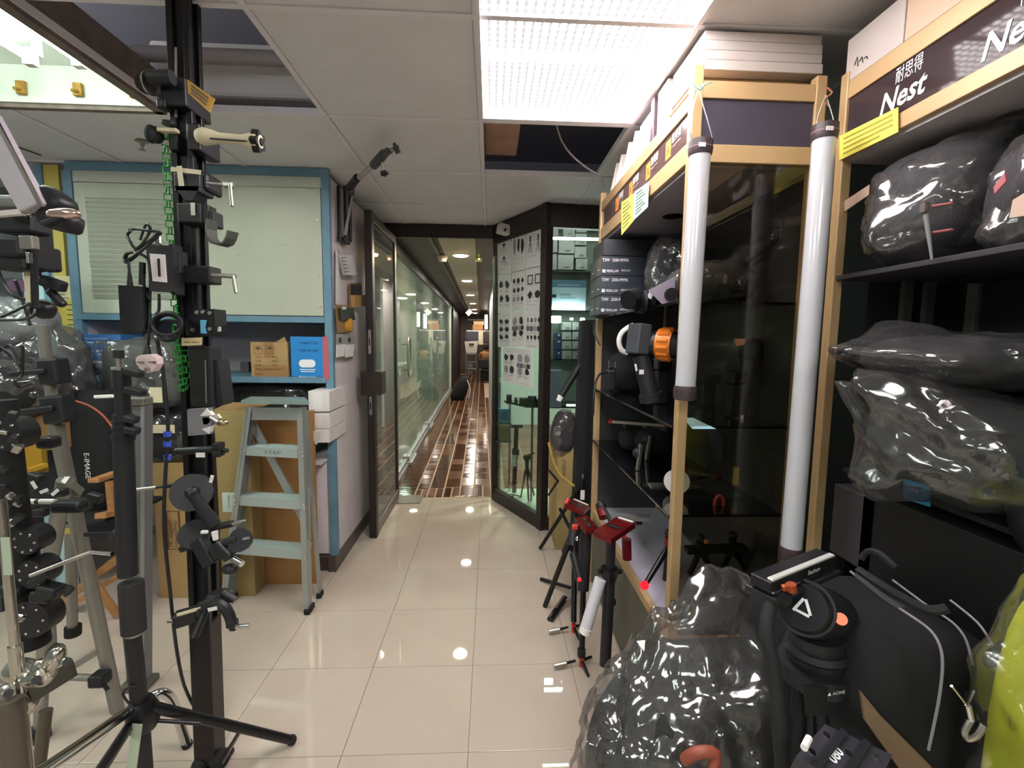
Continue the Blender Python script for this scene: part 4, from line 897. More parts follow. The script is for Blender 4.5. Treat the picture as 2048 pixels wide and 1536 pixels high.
for (z0, z1) in ((2.465, CT), (2.285, 2.355)):
    MB().cb(CX+.004, CX+.03, CY+PW, CY2, z0, z1, bev=.002).build('rail', M_gold, dc)
    MB().cb(CX2+.004, CX2+.03, CY+PW, CY2, z0, z1, bev=.002).build('rail', M_gold, dc)
fa = MB().cb(CX+.012, CX+.02, CY+PW, CY2, 2.355, 2.465).build('fascia', M_fascia, dc)
zt = [P(1520, v, Y=CY).z for v in (163, 198, 290, 326)]
for (z1, z0) in ((zt[0], zt[1]), (zt[2], zt[3])):
    MB().cb(CX+PW, CX2, CY+.004, CY+.03, z0, z1, bev=.002).build('rail', M_gold, dc)
    MB().cb(CX+PW, CX2, CY2+.004, CY2+.03, z0, z1, bev=.002).build('rail', M_gold, dc)
MB().cb(CX+PW, CX2, CY+.012, CY+.02, zt[2], zt[1]).build('side_panel', M_navy, dc)
MB().cb(CX+.02, CX2+.02, CY+.03, CY2, 2.27, 2.283).build('canopy_board', mat('canopy_grey', '#96909a', rough=.6), dc)
MB().cb(CX+.02, CX2+.02, CY+.03, CY2, 2.50, 2.515).build('top_board', M_gold, dc)
MB().lathe((.9, 2.35, 2.27), (0, 0, -1), [(0, .05), (.004, .05), (.006, .04)], 20).build('recessed_lamp', M_blackm, dc)
MB().cb(CX+.005, CX+.033, CY+PW, CY2, .47, .51, bev=.002).build('bottom_rail', M_gold, dc)
MB().cb(CX+PW, CX2, CY+.004, CY+.03, .47, .51, bev=.002).build('bottom_rail', M_gold, dc)
MB().cb(CX+.03, CX2+.03, CY+.02, CY2+.02, .505, .52).build('bottom_board', mat('lavender_white_board', '#b9b4c4', rough=.4), dc)
MB().cb(CX+.01, CX2+.03, CY+.01, CY2+.03, .02, .47).build('base_panel', mat('base_greygreen', '#5d5a50', rough=.6), dc)
for z in (1.80, 1.335, .99): MB().cb(CX-.005, CX2+.0, CY+.03, CY2+.02, z-.01, z, bev=.001).build('glass_shelf', M_bglass, dc)
MB().cb(CX+PW, CX2, CY+.012, CY+.018, .51, zt[3]).build('side_pane', sheet('smoked_glass', '#dedbd0', .03, .01, edge=.08), dc)
MB().cb(CX2+.012, CX2+.022, CY+PW, CY2, .51, 2.29).build('back_panel', mat('cabinet_back', '#3a3a3e', rough=.35), dc)
MB().cb(CX+PW, CX2, CY2+.012, CY2+.018, .51, 2.29).build('far_panel', mat('cabinet_back', '#15161a'), dc)
for z in (1.80, 1.335, .99):
    MB().cb(CX+.0, CX+.02, CY2-.02, CY2, z-.02, z-.01).build('shelf_bracket', M_steel, dc)
# fascia lettering: orange square mark + three characters
FXp = CX+.0112
M_or = mat('orange_mark', '#d98a3c', rough=.5)
for k, y in enumerate((1.86, 2.10, 2.36, 2.62)):
    s_ = MB(); s_.cb(FXp-.001, FXp, y+.02, y+.075, 2.375, 2.445); o = s_.build('orange_logo', M_or, dc)
    m_ = MB(); yy = y+.0475; zz = 2.405
    for (a, b) in (((yy-.015, zz-.018), (yy, zz+.02)), ((yy, zz+.02), (yy+.015, zz-.018)), ((yy-.007, zz-.004), (yy+.007, zz-.004))): m_.bar((FXp-.0015, a[0], a[1]), (FXp-.0015, b[0], b[1]), .004, .001, up=(1, 0, 0))
    m_.build('logo_mark', mat('dark_orange', '#7a4a20'), dc)
    text('意美捷', 'fascia_lettering', M_wprint, dc, (FXp-.001, y+.012, 2.42), (0, -1, 0), EZ, .028, fitw=.09)
    text('imagevideo', 'fascia_small_lettering', mat('print_tan', '#b79f93', rough=.6), dc, (FXp-.001, y+.012, 2.40), (0, -1, 0), EZ, .010, fitw=.09)
for nm_, cs, l_, m_ in (('yellow_note', (1243, 405, 1268, 387, 1268, 441, 1243, 471), 'yellow handwritten note taped under the cabinet fascia', M_yellow), ('blue_note', (1269, 384, 1298, 363, 1296, 414, 1268, 440), 'light blue handwritten note next to the yellow one under the cabinet fascia', M_lblue)):
    q = [P(cs[i], cs[i+1], X=CX-.006) for i in (0, 2, 4, 6)]; t = thing(nm_, l_, 'note', q[0]); MB().prism(q, (-.001, 0, 0)).build('sheet', m_, t)
    pr = MB()
    for k in range(7):
        b = .12+k*.12; a0 = q[0].lerp(q[3], b); a1 = q[1].lerp(q[2], b); pr.bar(a0.lerp(a1, .12)+V((-.002, 0, 0)), a0.lerp(a1, .6+.3*((k*7) % 3)/3)+V((-.002, 0, 0)), .005, .0006, up=(1, 0, 0))
    o = pr.build('writing', mat('note_ink', '#6a7b52' if 'yel' in nm_ else '#3d6078'), t); o['kind'] = 'stuff'
# boxes on top of the cabinet
topz = 2.522
def tbox(nm_, lab, x0, x1, y0, y1, z0, z1, m_, grp=None):
    t = thing(nm_, lab, 'box', ((x0+x1)/2, (y0+y1)/2, z0), grp); MB().cb(x0, x1, y0, y1, z0, z1, bev=.003).build('box', m_, t); return t
zz = [P(1500, v, Y=1.70).z for v in (163, 133, 104, 74, 48)]
zz[0] = max(zz[0], 2.60)
zz = [2.600, 2.636, 2.670, 2.705, 2.738]
a, b = P(1408, 100, Y=1.70).x, P(1649, 100, Y=1.70).x
pk = tbox('plank', 'pale board lying across the cabinet top under the white cartons', .74, b, 1.75, 2.1, 2.585, 2.599, M_gold)
tbox('plank', 'long board lying behind the first board on the cabinet top', .74, 1.1, 2.2, 2.9, 2.522, 2.535, M_gold)
M_wc = mat('cream_carton', '#b8afa9', rough=.6, var=.05, vs_=4)
for k in range(4): tbox('flat_white_carton', ['lowest flat white carton on the near end of the cabinet top', 'second flat white carton from the bottom on the cabinet top', 'third flat white carton from the bottom on the cabinet top', 'topmost flat white carton touching the ceiling over the cabinet'][k], a+.002*k, b-.002*(k % 2), 1.70+.004*k, 2.0, zz[k]+.001, zz[k+1]-.001, M_wc, 'flat white cartons on the cabinet top')
def fpan(nm_, lab, u0, v0, u1, v1, X, D, m_, grp=None):
    p, q = P(u0, v1, X=X), P(u1, v1, X=X); r = P(u0, v0, X=X)
    z1 = min(P((u0+u1)/2, v0, X=X).z, 2.742); return tbox(nm_, lab, X, X+D, min(p.y, q.y), max(p.y, q.y), topz, z1, m_, grp)
tbox('white_carton', 'white carton on the cabinet top next to the near post', .73, .9, 2.02, 2.14, 2.55, 2.74, M_wc)
tbox('dark_case', 'slim dark purple case standing upright on the cabinet top', .72, .9, 2.16, 2.20, 2.55, 2.735, mat('dark_purple', '#4b3a44', rough=.4))
tbox('lavender_carton', 'pale lavender carton behind the slim dark case on the cabinet top', .74, .95, 2.22, 2.42, 2.54, 2.72, mat('lavender_carton', '#b5a8b4', rough=.6))
for k, y in enumerate((2.45, 2.56, 2.70, 2.80)):
    t = thing('slim_carton', ['nearest upright white panel box on the far part of the cabinet top', 'second upright white panel box on the cabinet top', 'third upright white panel box on the cabinet top', 'farthest upright white panel box on the cabinet top'][k], 'box', (.72, y, topz), 'upright white panel boxes on the cabinet top')
    MB().prism([(.695, y, topz+.002), (.73, y+.06, topz+.002), (.76, y+.06, 2.70), (.725, y, 2.71-.01*k)], (.06, -.02, 0)).build('box', M_wc, t)
# ------------------------------------------------------------ dark product boxes on the top shelf
M_dbox = mat('dark_box', '#2f353d', rough=.4)
bx0, bx1, by = P(1202, 560, Y=2.72).x, P(1350, 560, Y=2.72).x, 2.72
for r_ in range(3):
    z1 = 1.80+.112*(r_+1)
    for dcol in range(2):
        t = thing('dark_product_box', '%s dark blue-grey product box of the %s pile on the top shelf' % (['bottom', 'middle', 'top'][r_], ['front', 'rear'][dcol]), 'box', (bx0+.2, by+.14*dcol, z1-.112), 'dark product boxes on the top shelf')
        MB().cb(bx0, bx1, by+.15*dcol, by+.15*dcol+.147, z1-.111, z1-.001, bev=.003).build('box', M_dbox, t)
        MB().cb(bx0-.001, bx0, by+.15*dcol+.05, by+.15*dcol+.09, z1-.075, z1-.07).build('end_mark', M_wprint, t)
        if dcol == 0:
            w_ = P(1257, 560, Y=by).x-P(1204, 560, Y=by).x
            text('T3W · 2500-9999K', 'lettering', M_wprint, t, (bx0+.004, by-.001, z1-.032), EX, EZ, .018, fitw=w_)
            text('MEDIAL.LAW', 'lettering', M_wprint, t, (bx0+.03, by-.001, z1-.092), EX, EZ, .014, fitw=w_*.45)
            text('VIDEO LIGHT', 'lettering', M_wprint, t, (bx0+.03+w_*.55, by-.001, z1-.086), EX, EZ, .010, fitw=w_*.35)
            q = MB(); 
            for (c0, c1, c2, c3) in ((0, .018, 0, .004), (0, .018, .014, .018), (0, .004, 0, .018), (.014, .018, 0, .018), (.006, .012, .004, .012)): q.cb(bx0+.006+c0, bx0+.006+c1, by-.0012, by, z1-.095+c2, z1-.095+c3)
            q.build('logo', M_wprint, t)
t = tbox('plain_dark_box', 'plain dark box on top of the dark product boxes', bx0+.01, bx1, by, by+.28, 1.80+.338, 1.80+.43, mat('dark_box_top', '#25272e', rough=.5))
# ------------------------------------------------------------ lights on shelf 1 and 2
t = thing('spot_light_head', 'black light head with grey plate and two lens rings on the top shelf', 'light head', P(1300, 612, Y=2.05))
def cyl(mb, u0, v0, u1, v1, Y0, Y1, r, r2=None, n=18): return mb.tube(P(u0, v0, Y=Y0), P(u1, v1, Y=Y1), r, r2, n)
cyl(MB(), 1272, 606, 1300, 600, 2.0, 2.05, .045).build('barrel', M_blackm, t, smooth=True)
cyl(MB(), 1256, 600, 1274, 596, 1.98, 2.02, .040, .045).build('barrel', M_blackm, t, smooth=True)
cyl(MB(), 1300, 600, 1335, 590, 2.05, 2.1, .04, .03).build('barrel', M_black, t, smooth=True)
for (u, v) in ((1266, 600), (1286, 604), (1303, 597)): 
    c = P(u, v, Y=2.01); MB().tube(c+V((-.006, 0, 0)), c+V((.006, 0, 0)), .049, n=20).build('ring', M_black, t, smooth=True)
MB().prism([P(1297, 581, Y=1.95), P(1352, 552, Y=1.95), P(1357, 612, Y=1.95), P(1328, 612, Y=1.95)], (0, .006, 0)).build('plate', mat('grey_plate', '#8e8593', rough=.45), t)
MB().box(P(1301, 590, Y=1.97), (.02, .002, .03), (0, .4, 0)).build('label', M_paper, t)
c = P(1344, 588, Y=1.93); MB().tube(c, c+V((0, .03, 0)), .026, n=18).build('knob', M_black, t, smooth=True)
t = thing('studio_light', 'black studio light with ribbed orange ring on the second shelf', 'light head', P(1290, 795, Y=2.05))
Yl = 2.0
MB().box(P(1277, 678, Y=Yl), (.062, .09, .13), (0, .1, .3), bev=.006).build('power_box', mat('slate_plastic', '#3a3e44', rough=.5), t)
cyl(MB(), 1292, 690, 1322, 688, Yl+.02, Yl, .052, .062).build('barrel', M_black, t, smooth=True)
c0, c1 = P(1318, 688, Y=Yl), P(1348, 690, Y=Yl-.04)
rg = MB().tube(c0, c1, .067, .067, 28).build('orange_ring', mat('orange_plastic', '#e07b1f', rough=.45), t, smooth=True)
rb = MB(); ax = (c1-c0).normalized(); xx = ax.orthogonal().normalized(); yy = ax.cross(xx)
for k in range(14):
    a = 2*math.pi*k/14; o_ = .067*(math.cos(a)*xx+math.sin(a)*yy); rb.tube(c0.lerp(c1, .15)+o_, c0.lerp(c1, .85)+o_, .0065, n=6)
rb.build('rib', mat('orange_plastic', '#e07b1f'), rg)
MB().tube(c1, c1+ax*.03, .06, .05, 24).build('rim', M_black, t, smooth=True)
cyl(MB(), 1281, 712, 1301, 790, Yl, Yl-.02, .036, .038).build('handle', M_black, t, smooth=True)
cyl(MB(), 1301, 786, 1304, 802, Yl-.02, Yl-.02, .05, .052).build('base_disc', M_black, t, smooth=True)
MB().box(P(1283, 744, Y=Yl-.045), (.02, .002, .02)).build('label', M_paper, t); MB().box(P(1272, 735, Y=Yl-.042), (.008, .002, .03), (0, -.2, 0)).build('label', M_paper, t)
MB().path([P(1266, 652, Y=2.05), P(1262, 652, Y=2.15), P(1245, 664, Y=2.15), P(1238, 682, Y=2.15), P(1243, 700, Y=2.15), P(1255, 706, Y=2.15)], .012, n=8, sub=2).build('crescent', M_paper, t, smooth=True)
t = thing('strap_buckle', 'silver rectangular buckle with black cables at the back of the second shelf', 'buckle', P(1222, 735, Y=2.6))
m_ = MB(); q = [P(1218, 722, Y=2.6), P(1231, 722, Y=2.6), P(1231, 736, Y=2.6), P(1218, 736, Y=2.6)]; m_.path(q, .005, closed=True); m_.build('buckle', M_chrome, t)
MB().path([P(1222, 736, Y=2.6), P(1212, 745, Y=2.6), P(1200, 748, Y=2.4), P(1190, 770, Y=2.2), P(1186, 830, Y=2.2)], .006, sub=2).build('cable', M_cord, t, smooth=True)
MB().box(P(1221, 760, Y=2.62), (.05, .05, .12), bev=.01).build('clip_body', M_black, t)
t = thing('black_lens_case', 'round black case at the far end of the second shelf', 'case', P(1225, 690, Y=2.85)); smooth(soft((.85, 2.85, 1.47), (.24, .2, .26), seed=9).build('case', M_fab, t))
tag(MB().path([P(1189, 640, Y=2.9), P(1188, 665, Y=2.9), P(1200, 690, Y=2.85)], .006, sub=2).build('black_cable', M_cord, smooth=True), 'short black cable looping over the far cabinet post', 'cable')
def slider(nm, lab, u0, v0, u1, v1, Y0, Y1, wid=.018, ends=None, m_=None, cat='slider'):
    a, b = P(u0, v0, Y=Y0), P(u1, v1, Y=Y1); t = thing(nm, lab, cat, (a+b)/2)
    MB().bar(a, b, .05, wid).build('rail', m_ or M_steel, t)
    d = (b-a).normalized()
    if ends:
        for c in (a, b): MB().bar(c-d*.008, c+d*.012, .054, wid+.006).build('end_cap', ends, t)
    for f_ in (.3, .7): MB().box(a.lerp(b, f_)+V((0, 0, -.02)), (.03, .05, .02), bev=.003).build('carriage', M_black, t)
    return t
M_red = mat('red_anodised', '#8a1a1c', rough=.35, metal=.4)
slider('camera_slider', 'silver slider rail with red caps on the third shelf', 1220, 842, 1332, 850, 2.70, 2.62, .016, M_red)
t = thing('silver_box', 'grey metal box with a round screw on the third shelf', 'box', P(1318, 890, Y=2.78)); MB().cb(P(1297, 870, Y=2.78).x, P(1337, 870, Y=2.78).x, 2.78, 2.9, .991, P(1310, 853, Y=2.78).z, bev=.003).build('box', mat('grey_metal', '#77787a', rough=.4, metal=.5), t)
MB().lathe(P(1328, 860, Y=2.779), (0, -1, 0), [(0, .008), (.003, .008)], 12).build('screw', M_chrome, t)
for k, (u, v, Y_, s, lab) in enumerate(((1240, 872, 2.72, .1, 'dark rounded gear bag on the third shelf at the far end'), (1272, 868, 2.6, .11, 'dark rounded gear bag on the third shelf in the middle'))):
    p = P(u, v, Y=Y_); t = thing('gear_bag', lab, 'bag', (p.x+.1, Y_, .992)); smooth(soft((p.x+.1, Y_, .992+s*.7), (.2, .16, s*1.4), seed=k+20, flat=-s*.7).build('bag', M_fab, t))
for k, (u, v, Y_, lab) in enumerate(((1278, 935, 2.3, 'white tagged gimbal part on the lowest glass shelf, farther one'), (1296, 905, 2.5, 'white tagged gimbal part on the lowest glass shelf, nearer one'))):
    p = P(u, v, Y=Y_); t = thing('gimbal_part', lab, 'gimbal', (p.x, Y_, .992)); MB().box(V((p.x, Y_, 1.06)), (.02, .02, .14), (0, .1, 0), bev=.004).build('arm', M_steel, t); MB().box(p+V((-.0, 0, -.07)), (.06, .04, .012), (0, .2, 0)).build('tag', M_paper, t); MB().ball(p+V((.0, .02, .07)), .03).build('motor', M_black, t)
slider('camera_slider', 'silver slider rail on the lowest glass shelf behind the post', 1366, 940, 1432, 952, 2.2, 2.2, .014, M_red)
slider('camera_slider', 'second silver slider rail under the upper one on the lowest glass shelf', 1300, 972, 1400, 972, 2.05, 2.05, .016)
slider('camera_slider', 'third dark slider rail with a red wheel on the lowest glass shelf', 1370, 990, 1545, 1010, 1.9, 1.84, .016, None, mat('dark_rail', '#34343a', rough=.3, metal=.6))
MB().tube(P(1354, 963, Y=1.90), P(1352, 963, Y=1.95), .052, n=24).build('disc', M_paper, t, smooth=True); MB().tube(P(1366, 972, Y=1.895), P(1366, 972, Y=1.90), .02).build('hub', M_black, t)
c = P(1437, 1007, Y=1.80)
m_ = MB(); pts = [c+V((.018*math.cos(a), -.004, .034*math.sin(a))) for a in [2*math.pi*k/20 for k in range(20)]]; m_.path(pts, .007, closed=True); m_.build('ring', mat('red_rubber', '#b34340', rough=.5), t, smooth=True); MB().tube(c, c+V((0, .03, 0)), .016).build('hub', M_black, t)
tag(MB().cb(P(1467, 950, Y=1.9).x, P(1478, 950, Y=1.9).x, 1.9, 1.905, P(1470, 970, Y=1.9).z, P(1470, 935, Y=1.9).z).build('yellow_tag', mat('mustard', '#b89a4a')), 'mustard strip tag standing among the slider rails', 'tag')
# gear seen through the side pane on shelves 1 and 2
t = wrapped('wrapped_bag', 'black bag in clear film on the top shelf behind the side pane', 'bag', (.93, 1.98, 1.89), (.32, .3, .17), (0, 0, .2), seed=12, ears=(((1, 0, .4), .05, 10),))
t = wrapped('wrapped_bag', 'larger wrapped black bag leaning deeper in the top compartment', 'bag', (.95, 2.38, 2.0), (.30, .3, .36), (.2, 0, .2), seed=14)
t = thing('folded_tripod', 'black folded tripod lying slanted on top of the wrapped bags behind the side pane', 'tripod', (.95, 1.95, 2.05)); MB().tube(P(1415, 560, Y=2.0), P(1580, 455, Y=1.85), .03).build('leg', M_matte, t, smooth=True); MB().tube(P(1415, 575, Y=2.03), P(1580, 478, Y=1.88), .022).build('leg', M_matte, t, smooth=True)
t = thing('headset_light', 'black head-shaped light with orange flap behind the side pane', 'light head', P(1480, 830, Y=1.9)); MB().ball(P(1505, 705, Y=1.95), .055, (1, .9, 1.15)).build('head', M_black, t, smooth=True); MB().tube(P(1500, 720, Y=1.95), P(1468, 845, Y=1.9), .04, .03).build('stem', M_black, t, smooth=True)
MB().prism([P(1471, 677, Y=1.83), P(1492, 677, Y=1.83), P(1489, 689, Y=1.83), P(1474, 692, Y=1.83)], (0, .01, 0)).build('orange_flap', mat('orange_plastic', '#e07b1f'), t)
MB().box(P(1484, 840, Y=1.86), (.012, .003, .04)).build('label', M_paper, t)
t = thing('paper_sheet', 'light blue price list lying on the second glass shelf', 'paper', P(1400, 850, z=1.337)); MB().prism([P(1366, 836, z=1.337), P(1386, 836, z=1.337), P(1432, 858, z=1.337), P(1385, 858, z=1.337)], (0, 0, .001)).build('sheet', M_lblue, t)
for k, (x, y, h, w_, lab) in enumerate(((1.02, 1.9, .2, .05, 'black upright flash body on the second shelf, right of the headset light'), (.86, 2.3, .24, .06, 'black upright flash body deep on the second shelf'), (1.05, 2.2, .16, .07, 'squat black lens on the second shelf near the back'))):
    t = thing('flash_unit', lab, 'flash', (x, y, 1.336)); MB().box((x, y, 1.336+h*.35), (w_, .05, h*.7), bev=.008).build('body', M_black, t); MB().box((x, y-.01, 1.336+h*.85), (w_*1.2, .07, h*.28), bev=.008).build('head', M_blackm, t)
# bottom compartment: small red and black tripods on the white board
def mini(nm, lab, top, feet, hub=.018, red=True, loc=None, cat='tripod'):
    t = thing(nm, lab, cat, (top.x, top.y, .521)); MB().tube(top+V((0, 0, -.05)), top, hub).build('hub', M_red if red else M_black, t, smooth=True); MB().ball(top+V((0, 0, .02)), hub*1.1).build('ball_head', M_black, t, smooth=True)
    for f_ in feet: l = MB().tube(top+V((0, 0, -.04)), f_, .014, .011).build('leg', M_blackm, t, smooth=True)
    return t
mini('table_tripod', 'small tabletop tripod with red hub on the white board behind the post', P(1338, 1075, Y=1.95), [P(1290, 1170, Y=1.85), P(1330, 1160, Y=1.95), P(1345, 1165, Y=1.8)])
c = P(1289, 1169, Y=1.845); t0 = MB().tube(c, c+V((-.004, -.012, 0)), .018).build('red_led_cap', glow('red_led', '#ff1028', 1.0, .02)); tag(t0, 'red glowing foot cap of the tabletop tripod on the white board', 'light')
mini('table_tripod', 'black tabletop tripod in the middle of the white board seen through the side pane', P(1400, 1085, Y=1.9), [P(1378, 1150, Y=1.85), P(1440, 1160, Y=1.9), P(1420, 1130, Y=2.0)], red=False)
mini('table_tripod', 'second black tabletop tripod at the right of the white board behind the side pane', P(1465, 1080, Y=1.95), [P(1440, 1150, Y=1.85), P(1500, 1155, Y=1.95), P(1480, 1125, Y=2.05)], red=False)
t = slider('camera_slider', 'silver gimbal plate with black arms on the white bottom board', 1222, 1033, 1300, 1036, 2.25, 2.2, .02, None, M_alu)
t = slider('camera_slider', 'black grip plate with an amber dot above the bottom board', 1372, 1100, 1490, 1095, 1.9, 1.9, .02, None, M_black)
c = P(1412, 1083, Y=1.86); tag(MB().ball(c, .01).build('amber_dot', mat('amber', '#c9793a')), 'amber button on the black grip plate', 'button')

# ================================================================== LIGHT TUBES HUNG AT THE CABINET POSTS
M_tubew = mat('opal_tube', '#bcbcc2', rough=.18, coat=.5, spec=.6)
def ltube(lab, a, b, r, strings):
    t = thing('light_tube', lab, 'light tube', b)
    d = (b-a).normalized()
    MB().tube(a+d*.03, b-d*.03, r, n=28).build('opal_tube', M_tubew, t, smooth=True)
    for c, s in ((a, 1), (b, -1)):
        e = MB().lathe(c, d*s, [(0, r*.8), (.004, r*1.12), (.03, r*1.14), (.04, r*1.14), (.05, r*1.06)], 28).build('end_cap', mat('cap_brown', '#3a2c30', rough=.5), t, smooth=True)
    m_ = MB(); m_.lathe(a+d*.026, d, [(0, r*1.17), (.004, r*1.17)], 28); m_.build('cap_band', mat('band_mauve', '#7a5660', rough=.5), t, smooth=True)
    MB().box(a+d*.03+V((-.012, -r*1.16, 0)), (.022, .003, .013)).build('label', M_paper, t)
    for s in strings: MB().path(s, .0016, n=6, sub=1).build('string', mat('string', '#9fa7a4', rough=.8), t)
    return t
a, b = P(1402, 280, Y=1.58), P(1369, 800, Y=1.58)
k0 = P(1396, 178, Y=1.62)
ltube('shorter glossy opal light tube hanging from the near corner of the cabinet', a, b, .034, [[k0, P(1381, 245, Y=1.57), a+V((-.032, 0, 0))], [k0, P(1415, 240, Y=1.57), a+V((.04, 0, .0))], [k0, P(1410, 170, Y=1.64), P(1425, 164, Y=1.66)]])
t = thing('string_knot', 'teal string knot tied round the top of the near cabinet post', 'string', k0); MB().path([k0+V((-.02, 0, .02)), k0+V((.005, -.004, -.004)), k0+V((.02, 0, .018)), k0+V((0, .01, 0)), k0+V((-.012, -.01, -.012))], .003, sub=2).build('knot', mat('teal_string', '#7ea7a5', rough=.7), t)
a, b = P(1651, 248, Y=1.52), P(1580, 1120, Y=1.52)
k1 = P(1652, 190, Y=1.6)
ltube('long opal light tube hanging between the two racks', a, b, .034, [[k1, P(1638, 225, Y=1.55), a+V((-.03, 0, 0))], [k1, P(1663, 225, Y=1.55), a+V((.03, 0, 0))]])
t = thing('string_knot', 'orange-brown string knot on the post between the racks', 'string', k1); MB().path([k1+V((-.01, -.01, .02)), k1+V((.01, -.015, .0)), k1+V((-.012, -.012, -.02)), k1+V((.005, -.012, -.04))], .003, sub=2).build('knot', mat('orange_string', '#a36a4d', rough=.7), t)

# ================================================================== SECOND RACK (front plane X=1.19, from Y 1.6 towards the camera)
NX, NX2, NY1, NY0 = 1.19, 1.72, 1.60, .25
nr = thing('open_rack', 'champagne-framed open rack with lettered fascia at the right edge', 'rack', (1.45, .9, 0))
MB().cb(NX, NX+.036, NY1, NY1+.036, 0, 2.56, bev=.004).build('post', M_gold, nr)
MB().cb(NX2, NX2+.036, NY1, NY1+.036, 0, 2.56, bev=.004).build('post', mat('dull_post', '#6d6a60', rough=.4), nr)
MB().cb(NX, NX+.036, NY0-.04, NY0, 0, 2.56, bev=.004).build('post', M_gold, nr)
nz = [P(1800, v, X=NX).z for v in (88, 127, 224, 256)]
MB().cb(NX+.003, NX+.03, NY0, NY1, nz[1], nz[0], bev=.002).build('rail', M_gold, nr); MB().cb(NX+.003, NX+.03, NY0, NY1, nz[3], nz[2], bev=.002).build('rail', M_gold, nr)
MB().cb(NX+.036, NX2, NY1+.003, NY1+.03, nz[1], nz[0], bev=.002).build('rail', M_gold, nr); MB().cb(NX+.036, NX2, NY1+.003, NY1+.03, nz[3], nz[2], bev=.002).build('rail', M_gold, nr)
MB().cb(NX+.010, NX+.016, NY0, NY1, nz[2], nz[1]).build('fascia', mat('gloss_fascia', '#3b3032', rough=.06, spec=.12), nr)
MB().cb(NX+.02, NX2+.02, NY0, NY1+.02, nz[3]-.012, nz[3]+.0).build('canopy_board', mat('canopy_grey2', '#aaa4a6', rough=.6), nr)
MB().lathe((1.5, 1.0, nz[3]-.012), (0, 0, -1), [(0, .06), (.004, .06), (.006, .045)], 20).build('recessed_lamp', M_blackm, nr)
for z in (1.885, 1.2, .78):
    MB().cb(NX+(.01 if z > 1.5 else .10), NX2+.02, NY0, NY1+.01, z-.016, z, bev=.002).build('shelf', M_dark, nr)
MB().cb(NX2+.02, NX2+.03, NY0, NY1, 0, nz[3]).build('back_panel', M_dark, nr)
MB().cb(NX+.16, NX2, NY1+.035, NY1+.045, .0, 1.9).build('side_panel', mat('side_black', '#19181c', rough=.5), nr)
p = P(1800, 180, X=NX)
fx_ = NX+.0095
pa, pb = P(1758, 222, X=fx_), P(1850, 185, X=fx_)
text('Nest', 'fascia_lettering', M_wprint, nr, (fx_, pa.y, nz[2]+.026), (0, -1, 0), EZ, .062, fitw=abs(pb.y-pa.y), shear=.25, bold=.02)
text('耐思得', 'fascia_lettering', M_wprint, nr, (fx_, P(1789, 180, X=fx_).y, nz[2]+.098), (0, -1, 0), EZ, .036, fitw=abs(P(1789, 180, X=fx_).y-P(1843, 150, X=fx_).y))
y2 = P(1962, 90, X=fx_).y
text('Nest', 'fascia_lettering', M_wprint, nr, (fx_, y2, nz[2]+.018), (0, -1, 0), EZ, .062, fitw=abs(pb.y-pa.y), shear=.25, bold=.02)
text('耐思得', 'fascia_lettering', M_wprint, nr, (fx_, y2-.08, nz[2]+.098), (0, -1, 0), EZ, .036, fitw=.12)
q = [P(1680, 272, X=NX-.004), P(1797, 214, X=NX-.004), P(1797, 264, X=NX-.004), P(1679, 321, X=NX-.004)]
t = thing('yellow_sign', 'yellow notice sheet taped across the corner of the lettered rack', 'sign', q[0]); MB().prism(q, (-.0012, 0, 0)).build('sheet', M_yellow, t)
pr = MB()
for k in range(4):
    b = .2+.2*k; a0 = q[0].lerp(q[3], b); a1 = q[1].lerp(q[2], b); pr.bar(a0.lerp(a1, .08)+V((-.002, 0, 0)), a0.lerp(a1, .92-.2*(k == 3))+V((-.002, 0, 0)), .005, .0006, up=(1, 0, 0))
o = pr.build('writing', mat('note_ink2', '#a09a3c'), t); o['kind'] = 'stuff'
# boxes on top
t = tbox('white_carton', 'white carton with a scribbled mark on the left end of the lettered rack', 1.2, 1.6, P(1690, 130, X=1.2).y-.02, 0, 0, 0, M_wc) if False else None
ya, yb = P(1693, 160, X=1.2).y, P(1810, 70, X=1.2).y
t = tbox('white_carton', 'white carton with a scribbled mark on the left end of the lettered rack', 1.195, 1.6, yb+.0, ya, nz[0]+.001, nz[0]+.14, M_wc)
m_ = MB(); z = nz[0]+.03
for k in range(3): m_.path([(1.194, ya-.04-.02*k, z+.01), (1.194, ya-.05-.02*k, z+.03-.01*k), (1.194, ya-.055-.02*k, z+.0)], .0015, sub=1)
m_.build('pen_mark', M_print, t)
t = tbox('tan_carton', 'tan carton next to the white one on the lettered rack', 1.195, 1.6, .45, yb-.004, nz[0]+.001, nz[0]+.19, mat('tan_carton', '#bfa58e', rough=.7))
# ---- contents of the lettered rack
wrapped('wrapped_bag', 'large round charcoal bag in clear plastic on the upper shelf of the lettered rack', 'bag', (1.43, 1.41, 2.06), (.46, .36, .36), (0, .1, .15), seed=31, fab=M_fab2, ears=(((-.3, -1, .9), .07, 14), ((-1, .2, -.8), .05, 12)), grow=1.06, ridge=.06)
t = thing('shipping_label', 'beige label stuck on the left top of the large round bag', 'label', P(1708, 405, X=1.2)); MB().prism([P(1690, 402, X=1.21), P(1740, 369, X=1.19), P(1738, 390, X=1.19), P(1690, 423, X=1.21)], (-.002, 0, 0)).build('sheet', mat('beige_label', '#b89e8e', rough=.6), t)
t = thing('bag_pull', 'grey pull cord hanging in front of the large round bag', 'cord', P(1856, 440, X=1.17)); MB().tube(P(1852, 430, X=1.17), P(1864, 520, X=1.17), .007, .003).build('pull', M_pgrey, t); MB().box(P(1850, 415, X=1.17), (.015, .015, .025)).build('clip', M_steel, t)
